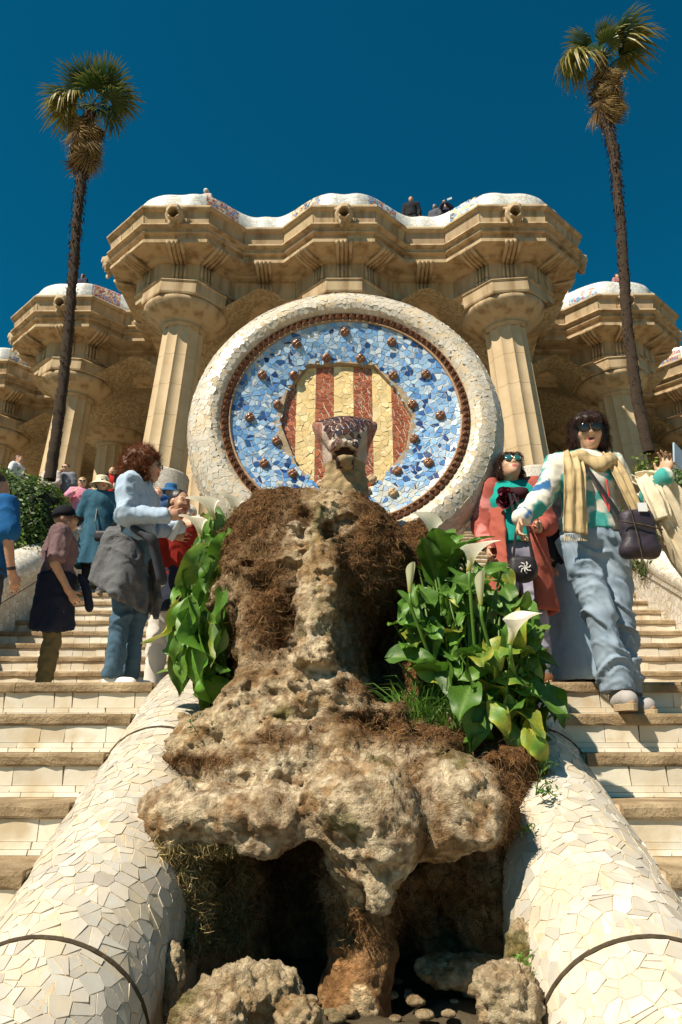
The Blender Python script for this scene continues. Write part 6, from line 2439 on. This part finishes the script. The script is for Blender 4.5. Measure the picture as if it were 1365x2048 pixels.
ribbon('scarf_end', [(-.09 * k, -.06, 1.40 * k), (-.12 * k, -.15, 1.27 * k), (-.14 * k, -.165, 1.08 * k), (-.155 * k, -.16, .90 * k)], [.045 * k, .058 * k, .062 * k, .066 * k], M_KNIT, None, p.root, colf=scol, seed=4, pleats=2.5, amp=.007)
ribbon('scarf_end', [(.10 * k, -.06, 1.40 * k), (.13 * k, -.13, 1.26 * k), (.17 * k, -.15, 1.10 * k), (.215 * k, -.15, .95 * k)], [.04 * k, .045 * k, .042 * k, .035 * k], M_KNIT, None, p.root, colf=scol, seed=5, pleats=2.5, amp=.007)
fr = MB(); fr.col = (.60, .46, .26)
for q in range(22):
    x = (-.155 - .058 + .116 * q / 21) * k
    fr.tube([(x, -.15, .90 * k), (x + random.uniform(-.006, .006), -.155, .862 * k)], .0018, 3)
fr.build('scarf_fringe', M_KNIT, p.root)
W1 = p
def put(o, person, label, cat, group=None):
    """things carried by a person stand in the place on their own"""
    Mx = Matrix.Translation(person.root.location) @ Matrix.Rotation(person.root.rotation_euler.z, 4, 'Z')
    o.matrix_world = Mx @ o.matrix_world
    return tag(o, label, cat, group)
# shoulder bag
bag = thing('shoulder_bag', 'dark purple-black nylon shoulder bag hanging at the hip of the tie-dye jumper woman', 'bag')
s = SDF((-.2, -.15, -.25), (.2, .15, .22), .009)
s.box((0, 0, -.02), (.088, .045, .115), rad=.042, k=.02)
s.rc((-.055, 0, -.11), (.055, 0, -.11), .046, k=.03, flat=(1, 1, 1))
V, Q = s.mesh()
V = V + vnormals(V, Q) * (fbm(V * np.array([10, 10, 16]), 3, 3) * .012)[:, None]
mk('bag_body', V, Q, M_LEATH, bag, smooth=True, col=(1.2, 1.0, 1.25))
b = MB(); b.col = (1, 1, 1)
b.tube([(-.10, -.052, .02), (.0, -.062, .0), (.10, -.052, -.02)], .004, 4)
b.tube([(-.05, -.055, .10), (-.035, -.066, -.05), (-.02, -.06, -.19), (.0, -.05, -.24)], .003, 4)
b.build('zip', M_DARK, bag)
b = MB(); b.col = (.8, .8, .78)
b.box((-.01, -.058, .07), (.035, -.054, .115))
b.build('white_label', M_CLOTH, bag)
bp_ = Vector((.175 * k, -.17 * k, .93 * k))
bl = lambda x, y, z: tuple(Vector((x * k, y * k, z * k)) - bp_)
b = MB(); b.col = (1, 1, 1)
b.tube([bl(-.10, .02, 1.42), bl(-.06, -.115, 1.33), bl(.0, -.155, 1.18), bl(.06, -.165, 1.06), bl(.10, -.16, .98)], .017, 8, flat=.25, up=Vector((0, 0, 1)))
b.tube([bl(-.10, .02, 1.42), bl(-.02, .12, 1.25), bl(.15, .10, 1.0), bl(.21, -.05, .96)], .014, 6, flat=.3)
b.build('strap', M_LEATH, bag)
bag.matrix_world = Matrix.Translation(bp_)
bag.location = W1.root.location + (Matrix.Rotation(R(2), 3, 'Z') @ bp_)
bag.rotation_euler = (0, 0, R(2))
# cream cardigan over her arm
cd = thing('cardigan', 'cream knitted cardigan draped over the forearm of the woman in round sunglasses', 'cardigan')
ccol = lambda V: np.tile(np.array([.74, .64, .47]), (len(V), 1)) * (1 - .12 * (np.abs(fbm(V * 8, 2, 3)) < .04))[:, None]
ribbon('cardigan_body', [(.24 * k, -.06, 1.25 * k), (.33 * k, -.13, 1.19 * k), (.41 * k, -.14, 1.02 * k), (.48 * k, -.12, .84 * k), (.54 * k, -.10, .66 * k)], [.05 * k, .10 * k, .125 * k, .13 * k, .085 * k], M_KNIT, None, cd, colf=ccol, seed=13, amp=.020, pleats=3, th=.02, curl=.03)
ribbon('cardigan_sleeve', [(.27 * k, -.12, 1.24 * k), (.28 * k, -.18, 1.12 * k), (.31 * k, -.19, .98 * k)], [.05 * k, .06 * k, .055 * k], M_KNIT, None, cd, colf=ccol, seed=14, amp=.014, pleats=2, th=.02, curl=.02)
ribbon('cardigan_hem', [(.33 * k, -.15, .98 * k), (.40 * k, -.16, .80 * k), (.49 * k, -.13, .60 * k)], [.045 * k, .060 * k, .040 * k], M_KNIT, None, cd, colf=lambda V: ccol(V) * np.array([.85, .82, .78]), seed=15, amp=.014, pleats=2, th=.02, curl=.02)
cd.location = W1.root.location
cd.rotation_euler = (0, 0, R(2))
def phone(label, loc, rot, col=(.35, .42, .48)):
    b = MB(); b.col = (1, 1, 1)
    b.box((-.037, -.0045, -.075), (.037, .0045, .075))
    root = thing('phone', label, 'phone', loc)
    root.rotation_euler = rot
    m1 = mat('phone_case', col, tuple(c * .8 for c in col), rough=.25, bump=0)
    b.build('phone_case', m1, root)
    b = MB()
    b.box((-.034, .0046, -.071), (.034, .0056, .071))
    b.build('screen', M_GLASS, root)
phone('light blue phone held up in the left hand of the tie-dye jumper woman', W1.root.location + Vector((.42 * k, -.22 * k, 1.31 * k)), (R(-10), R(28), R(35)))

# ---- woman in teal top and salmon coat
W2Y = 4.20
q_ = at(1022, 940, W2Y)
W2 = p = Person('woman in teal top and open salmon coat looking down beside the medallion', (q_.x, W2Y, .329), -8, H=1.43, res=.010, head_yaw=12, head_pitch=-24,
           elR=(-.23, .03, 1.10), wrR=(-.20, -.10, .90), elL=(.22, .03, 1.09), wrL=(.15, -.18, 1.02), head=(-.01, -.055, 1.50))
p.body(skin=SKIN_A, lips=(.48, .12, .12), eyes=False)
p.top((.015, .34, .30), 'long', 'teal_top', M_KNIT, th=.012, hem=.95, fold=.003, seed=7, bust=1, wide=1.12)
p.pants((.34, .33, .42), w=1.0, hem=.08, name='lavender_trousers', m=M_CLOTH)
p.skirt(None, 1.30, .48, .155, .24, name='salmon_coat', m=M_CLOTH, folds=7, amp=.02, flat=.8, open_front=.075, colf=lambda V: np.tile(np.array([.42, .11, .075]), (len(V), 1)), seed=2)
f = p.sdf(z0=.9)
for sd in 'LR':
    f.rc(p.J['sh' + sd], p.J['el' + sd], .070, .060, k=.03)
    f.rc(p.J['el' + sd], p.J['wr' + sd], .060, .045, k=.02)
    sg = 1 if sd == 'L' else -1
    f.rc((sg * .12, .02, 1.38 * p.k), (sg * .14, .01, 1.15 * p.k), .062, .060, k=.04)
p.finish('coat_sleeves', f, M_CLOTH, (.46, .14, .10), .006, colf=lambda V: np.where((V[:, 0] < -.08)[:, None] & (fbm(V * 14, 2, 3)[:, None] > .05), np.array([.60, .22, .20]), np.array([.40, .10, .075])))
p.hair((.045, .022, .016), 'pulled', 9)
p.glasses(M_GLASSG, r=.027)
p.shoes((.16, .07, .03), (.12, .06, .03))
r_ = random.Random(4)
b = MB()
for q in range(16):
    a = q * 2.4
    c = Vector((-.05 + .035 * math.cos(a) * (q / 16), -.145, (1.24 + .05 * math.sin(a) * (q / 16)) * p.k))
    b.col = r_.choice([(.16, .02, .035), (.10, .015, .03), (.22, .04, .06)])
    b.lathe([(.002, 0), (.022, .008), (.034, .018), (.036, .022)], 9, Matrix.Translation(c) @ Matrix.Rotation(PI / 2 + r_.uniform(-.6, .6), 4, 'X') @ Matrix.Rotation(r_.uniform(-.6, .6), 4, 'Y'))
b.build('flower_brooch', M_CLOTH, p.root, smooth=True)
tube_cloth('dark_scarf', [(-.08, -.02, 1.33 * p.k), (-.05, -.11, 1.29 * p.k), (.04, -.12, 1.28 * p.k), (.09, -.02, 1.34 * p.k)], .035, .8, M_CLOTH, (.05, .015, .02), p.root)
b2 = thing('small_black_bag', 'round black bag with white drawstring knot hanging at the salmon coat', 'bag')
s = SDF((-.14, -.1, -.14), (.14, .1, .14), .010)
s.ell((0, 0, 0), (.085, .05, .075), k=.02)
s.box((0, 0, .02), (.07, .04, .05), rad=.02, k=.02)
V, Q = s.mesh()
mk('bag_body', V, Q, M_LEATH, b2, smooth=True, col=(.8, .8, .9))
b = MB(); b.col = (.8, .78, .74)
for q in range(7):
    a = q * .9
    b.tube([(0, -.056, .0), (.022 * math.cos(a), -.062, .022 * math.sin(a)), (.034 * math.cos(a + .4), -.056, .034 * math.sin(a + .4))], .0035, 5)
b.build('white_knot', M_CLOTH, b2)
b = MB(); b.col = (1, 1, 1)
b.tube([(.06, 0, .05), (.04, -.02, .25), (-.02, .0, .45)], .008, 5)
b.tube([(-.05, 0, .05), (-.02, -.02, .25), (-.04, .0, .45)], .008, 5)
b.build('strap', M_LEATH, b2)
b2.location = at(1046, 1140, 3.98)

# ---- person mostly hidden behind her, black jacket and wide pale jeans
q_ = at(1142, 1200, 4.55)
p = Person('person in black jacket and wide pale jeans, mostly hidden behind the tie-dye jumper woman', (q_.x, 4.5, .329), 15, H=1.52, res=.014)
p.body(skin=SKIN_T)
p.top((.02, .018, .022), 'long', 'black_jacket', th=.04, hem=.80)
p.skirt(None, .95, .06, .16, .27, name='wide_jeans', m=M_DENIM, folds=5, amp=.03, flat=.8, colf=jeans((.30, .40, .50)), seed=6)
p.hair((.03, .02, .015), 'short')
p.shoes((.05, .03, .02), (.05, .03, .02))

# ---- curly-haired woman in striped shirt
q_ = at(283, 1000, 4.55)
shc = lambda V: np.tile(np.array([.40, .50, .62]), (len(V), 1)) * (1 + .05 * np.sign(np.sin(V[:, 0] * 300 + V[:, 1] * 300)))[:, None]
p = Person('woman with curly auburn hair, pale blue shirt and grey jacket round her waist', (q_.x, 4.50, .329), 82, H=1.56, res=.009, head_yaw=6, head_pitch=2,
           elR=(-.19, .0, 1.12), wrR=(-.12, -.24, 1.12), elL=(.19, .0, 1.12), wrL=(.08, -.27, 1.12), hipR=(-.08, .01, .88), anR=(-.085, .035, .08), knR=(-.08, .01, .47), ftR=(-.10, -.11, .03), hipL=(.075, .0, .88), head=(0, -.04, 1.53), neck=(0, -.005, 1.40))
p.body(skin=(.58, .33, .22), eyes=False, hands=dict(R=dict(d=(.2, -1, .15), n=(.9, 0, .4), curl=.8, side=-1), L=dict(d=(-.1, -1, .15), n=(-.9, 0, .4), curl=.8, side=1)))
p.top(None, 'long', 'striped_shirt', M_CLOTH, th=.021, hem=.98, fold=.011, colf=shc, seed=11, wide=.90)
p.pants(None, w=.86, hem=.10, name='flared_jeans', flare=.022, fold=.010, colf=jeans((.075, .135, .19)), seed=12)
p.skirt(None, 1.06, .60, .145, .255, name='grey_jacket_tied_at_waist', m=M_QUILT, folds=5, amp=.045, flat=.95, colf=lambda V: np.tile(np.array([1.15, 1.15, 1.15]), (len(V), 1)), seed=8, c=(0, .05), skewy=.55, open_front=.07, fold=.010)
tube_cloth('tied_sleeve', [(-.14, -.06, 1.03 * p.k), (-.12, -.16, .96 * p.k), (-.06, -.22, .72 * p.k)], [.04, .045, .05], .6, M_CLOTH, (.05, .05, .06), p.root, seed=7)
p.hair((.16, .055, .022), 'curly', 3)
p.glasses(r=.022, square=True)
p.shoes((.80, .76, .70), (.80, .76, .68))
phone('dark phone held in both hands by the curly-haired woman', at(352, 1060, 4.48), (R(30), 0, R(80)), (.05, .05, .06))

# ---- younger person in red raising an arm
q_ = at(356, 1030, 4.98)
p = Person('black-haired person in red shirt raising an arm, behind the curly-haired woman', (q_.x, 5.0, .329), 30, H=1.46, res=.011, head_yaw=20, head_pitch=5,
           elR=(-.30, -.10, 1.24), wrR=(-.12, -.28, 1.18), elL=(.30, -.16, 1.40), wrL=(.42, -.30, 1.53))
p.body(skin=SKIN_T, hands=dict(L=dict(d=(.3, -.4, .6), n=(-.5, -.6, 0), curl=.4, side=1)))
p.top((.30, .025, .018), 'short', 'red_shirt', th=.025, hem=.90, seed=5)
p.pants((.66, .62, .56), w=1.15, hem=.08, name='white_trousers', m=M_CLOTH)
p.skirt((.025, .03, .05), 1.0, .62, .15, .21, name='dark_jacket_tied_at_waist', folds=5, amp=.03, flat=.85)
p.hair((.02, .014, .012), 'short')
p.shoes((.7, .68, .64))

# ---- man in maroon shirt and black cap
q_ = at(126, 1060, 5.9)
p = Person('man in black cap and maroon t-shirt with navy jacket tied at his waist', (q_.x, 5.9, .329), 112, H=1.64, res=.012, male=True, head_yaw=-16, head_pitch=-4,
           elR=(-.25, .03, 1.09), wrR=(-.22, -.10, .88), wrL=(.22, -.08, .88), elL=(.25, .02, 1.09))
p.body(skin=SKIN_T, eyes=False)
p.top((.17, .105, .11), 'short', 'maroon_shirt', th=.022, hem=.90, fold=.014, seed=21, wide=1.0)
p.pants((.13, .105, .05), w=.98, hem=.06, name='olive_trousers', m=M_CLOTH, fold=.010)
p.skirt((.016, .02, .038), 1.05, .60, .190, .200, name='navy_jacket_tied_at_waist', folds=5, amp=.03, flat=.80, seed=9, fold=.008, skew=.25)
tube_cloth('tied_sleeve', [(-.08, -.18, 1.02), (-.07, -.24, .92), (-.06, -.27, .80)], [.04, .05, .055], .6, M_CLOTH, (.016, .02, .038), p.root, seed=7)
p.hair((.03, .025, .022), 'cropped')
p.hat('cap', (.012, .012, .016))
p.glasses(r=.022, square=True)
p.shoes((.1, .1, .1))

# ---- man in blue t-shirt cut by the left edge
q_ = at(-22, 1050, 5.45)
p = Person('man in royal blue t-shirt at the left edge, arm hanging down', (q_.x, 5.45, .329), 150, H=1.78, res=.013, male=True, wrR=(-.26, -.06, .86), elR=(-.27, .02, 1.10), elL=(.27, .0, 1.10))
p.body(skin=(.50, .27, .17))
p.top((.012, .10, .27), 'short', 'blue_shirt', th=.035, hem=.86, seed=22, wide=1.1)
p.pants((.05, .06, .08), w=1.1, name='dark_trousers', m=M_CLOTH)
p.hair((.05, .03, .02), 'cropped')
p.shoes((.1, .1, .1))
b = MB(); b.col = (1, 1, 1)
for sd in 'LR':
    w_ = Vector(p.J['wr' + sd]); e_ = Vector(p.J['el' + sd])
    d_ = (e_ - w_).normalized()
    b.tube([w_ + d_ * .03, w_ + d_ * .055], .032, 12)
b.build('watch_strap', M_LEATH, p.root)

# ---- woman in long denim shirt dress and bucket hat
dz = gz(9.05)
q_ = at(197, 1040, 9.05)
p = Person('woman in cream bucket hat and long teal denim coat walking down the left steps', (q_.x, 9.05, dz), 14, H=1.58, res=.014, head_yaw=22, head_pitch=-4, elR=(-.24, .03, 1.08), wrR=(-.30, -.05, .88), elL=(.25, .02, 1.10), wrL=(.28, -.16, .98), knR=(-.09, -.06, .48), anR=(-.08, .0, .10), knL=(.08, .0, .47))
p.body(skin=SKIN_A, eyes=False)
p.top((.04, .115, .165), 'long', 'denim_coat_top', M_DENIM, th=.035, hem=.93, seed=31)
p.skirt((.04, .115, .165), 1.05, .36, .16, .27, name='denim_coat_skirt', m=M_DENIM, folds=8, amp=.03, flat=.8, seed=5)
p.pants((.012, .014, .02), w=.8, name='dark_leggings', m=M_CLOTH)
p.hair((.025, .018, .015), 'short')
p.hat('bucket', (.70, .60, .42))
p.glasses(r=.024)
p.shoes((.10, .12, .16), (.4, .4, .4))
b3 = thing('black_crossbody_bag', 'small black crossbody bag worn over the long denim coat', 'bag')
s = SDF((-.16, -.1, -.14), (.16, .1, .14), .014)
s.box((0, 0, 0), (.10, .045, .07), rad=.04, k=.02)
V, Q = s.mesh()
mk('bag_body', V, Q, M_LEATH, b3, smooth=True, col=(.7, .7, .9))
b = MB(); b.col = (1, 1, 1)
b.tube([(-.08, .02, .04), (-.12, .03, .20), (-.14, .10, .40)], .009, 5)
b.build('strap', M_LEATH, b3)
b3.location = at(205, 1072, 8.83)
pk = thing('pink_jacket', 'bright pink jacket carried over the arm of the woman in the bucket hat', 'jacket')
c_ = at(236, 1060, 8.85)
e_ = at(233, 1122, 8.9)
tube_cloth('jacket_cloth', [tuple(c_), tuple((c_ + e_) / 2 + Vector((.02, 0, 0))), tuple(e_)], [.05, .075, .05], .5, M_CLOTH, (.75, .06, .20), pk, res=.016)
anchor(pk, tuple(e_))

# ---- people further up
def simple(label, px, py_top, Y, yaw, H, topc, pantc, hairc, style='short', male=False, sleeve='short', hat=None, gl=False, base=None, head=None, skin=SKIN_A, res=.018, py=None, group=None, **J):
    q_ = at(px, py_top, Y)
    z = q_.z - H if base is None else base
    p = Person(label, (q_.x, Y, z), yaw, H=H, res=res, male=male, head_yaw=(head or (0, 0))[0], head_pitch=(head or (0, 0))[1], group=group, **J)
    p.body(skin=skin, eyes=not gl)
    p.top(topc, sleeve, 'shirt', th=.03, seed=int(px) % 50)
    p.pants(pantc, w=1.05, m=M_CLOTH)
    if style: p.hair(hairc, style)
    if hat: p.hat(*hat)
    if gl: p.glasses(square=True)
    return p
FZ = FLOORZ
TG = None
p = simple('man in burgundy and white jacket over bright red shirt, top of the stairs', 228, 917, 17.1, 8, 1.84, (.50, .025, .02), (.03, .03, .05), (.03, .02, .015), 'cropped', True, base=FZ, head=(-5, -12), gl=False)
jc = lambda V: np.where((np.abs(V[:, 2] - 1.28) < .07)[:, None], np.array([.60, .56, .50]), np.array([.045, .012, .02]))
p.skirt(None, 1.45, .95, .20, .22, name='striped_jacket', folds=4, amp=.01, flat=.8, open_front=.07, colf=jc)
p.top(None, 'long', 'jacket_sleeves', th=.034, colf=lambda V: np.where((np.abs(V[:, 0]) < .09)[:, None] & (V[:, 1] < 0)[:, None], np.array([.50, .025, .02]), jc(V)))
simple('man in sunglasses and grey shirt with one hand at his chin', 133, 937, 16.6, -10, 1.72, (.20, .21, .24), (.14, .17, .22), (.03, .02, .015), 'cropped', True, gl=True, base=FZ, wrR=(-.05, -.17, 1.36), elR=(-.26, -.12, 1.16))
simple('girl with blond hair in pale top seen from behind, left of the man in sunglasses', 106, 938, 16.3, 175, 1.62, (.66, .56, .52), (.3, .3, .35), (.52, .36, .16), 'ponytail', base=FZ)
simple('woman in white t-shirt with brown ponytail walking above the left hedge', 40, 905, 15.9, 80, 1.66, (.66, .68, .70), (.10, .12, .16), (.14, .06, .03), 'ponytail', base=FZ - .0)
simple('fair-haired woman in bright pink top leaning behind the bucket hat woman', 166, 955, 13.0, 20, 1.60, (.72, .28, .38), (.12, .14, .18), (.50, .34, .14), 'long', sleeve='long', gl=True, wrR=(-.15, -.2, 1.25), elR=(-.28, -.1, 1.15))
simple('person in black clothes shading their eyes behind the bucket hat woman', 238, 970, 10.9, 5, 1.66, (.02, .02, .022), (.02, .02, .025), (.015, .012, .01), 'short', sleeve='long', base=gz(10.9), elR=(-.27, -.10, 1.30), wrR=(-.06, -.17, 1.53), skin=SKIN_T)
simple('man in royal blue bucket hat and blue shirt beyond the curly-haired woman', 343, 955, 10.6, 60, 1.70, (.02, .10, .34), (.04, .06, .12), (.1, .08, .07), 'cropped', True, hat=('bucket', (.03, .12, .28)), gl=True, base=gz(10.6))
simple('grey-haired person looking down next to the blue bucket hat', 317, 973, 10.2, 20, 1.52, (.10, .16, .30), (.05, .06, .08), (.16, .14, .13), 'short', base=gz(10.2), head=(0, -20))
simple('cropped-haired man raising a hand to his mouth between the two women at right', 1078, 966, 8.1, -70, 1.72, (.04, .08, .15), (.05, .06, .09), (.04, .028, .02), 'cropped', True, base=gz(8.1), elL=(.20, -.14, 1.16), wrL=(.05, -.18, 1.40), elR=(-.26, -.10, 1.14), wrR=(-.08, -.18, 1.36), skin=(.55, .28, .18), res=.014)
simple('dark-haired person glimpsed just behind the shoulder of the salmon coat woman', 1043, 974, 9.3, -30, 1.60, (.30, .10, .08), (.05, .05, .06), (.04, .03, .02), 'short', base=gz(9.3))
simple('man in narrow sunglasses above the right hedge at the right edge', 1352, 925, 16.2, -20, 1.72, (.10, .12, .10), (.05, .06, .08), (.03, .02, .015), 'cropped', True, gl=True, base=FZ, skin=(.55, .28, .18))
# on the roof terrace
simple('man with black hair and beard behind the parapet on the roof', 822, 394, 19.3, -10, 1.72, (.02, .02, .025), (.03, .03, .04), (.015, .012, .01), 'short', True, sleeve='long', skin=SKIN_T, res=.024)
simple('white-haired person in white cap over the left bay of the roof parapet', 413, 379, 18.4, 170, 1.50, (.6, .5, .45), (.3, .3, .3), (.55, .5, .46), 'short', hat=('cap', (.72, .70, .66)), res=.024)
simple('grey-haired person leaning on the roof parapet right of the bearded man', 870, 410, 19.2, 150, 1.52, (.1, .1, .12), (.05, .05, .06), (.25, .22, .2), 'short', res=.024)
ph = simple('person in dark clothes photographing over the roof parapet', 893, 407, 19.2, -20, 1.55, (.03, .03, .05), (.05, .05, .06), (.04, .03, .03), 'short', sleeve='long', elL=(.2, -.15, 1.3), wrL=(.06, -.28, 1.42), elR=(-.2, -.15, 1.3), wrR=(-.08, -.28, 1.42), res=.024)
phone('pale phone held up over the roof parapet', ph.root.location + Vector((.05, -.36, 1.42)), (0, R(80), R(-20)), (.5, .6, .7))
simple('brown-haired person lying back on the left roof parapet behind the palm trunk', 168, 549, 22.6, 160, 1.5, (.04, .04, .07), (.05, .05, .06), (.12, .045, .02), 'long', res=.024)
simple('dark-haired person behind the right roof parapet beside the palm trunk', 1233, 548, 22.6, 30, 1.5, (.45, .2, .2), (.05, .05, .06), (.08, .02, .02), 'long', res=.024)
simple('small figure low behind the pale green stretch of the right roof parapet', 1134, 582, 23.4, 30, 1.5, (.6, .25, .25), (.05, .05, .06), (.45, .14, .12), 'short', res=.03)
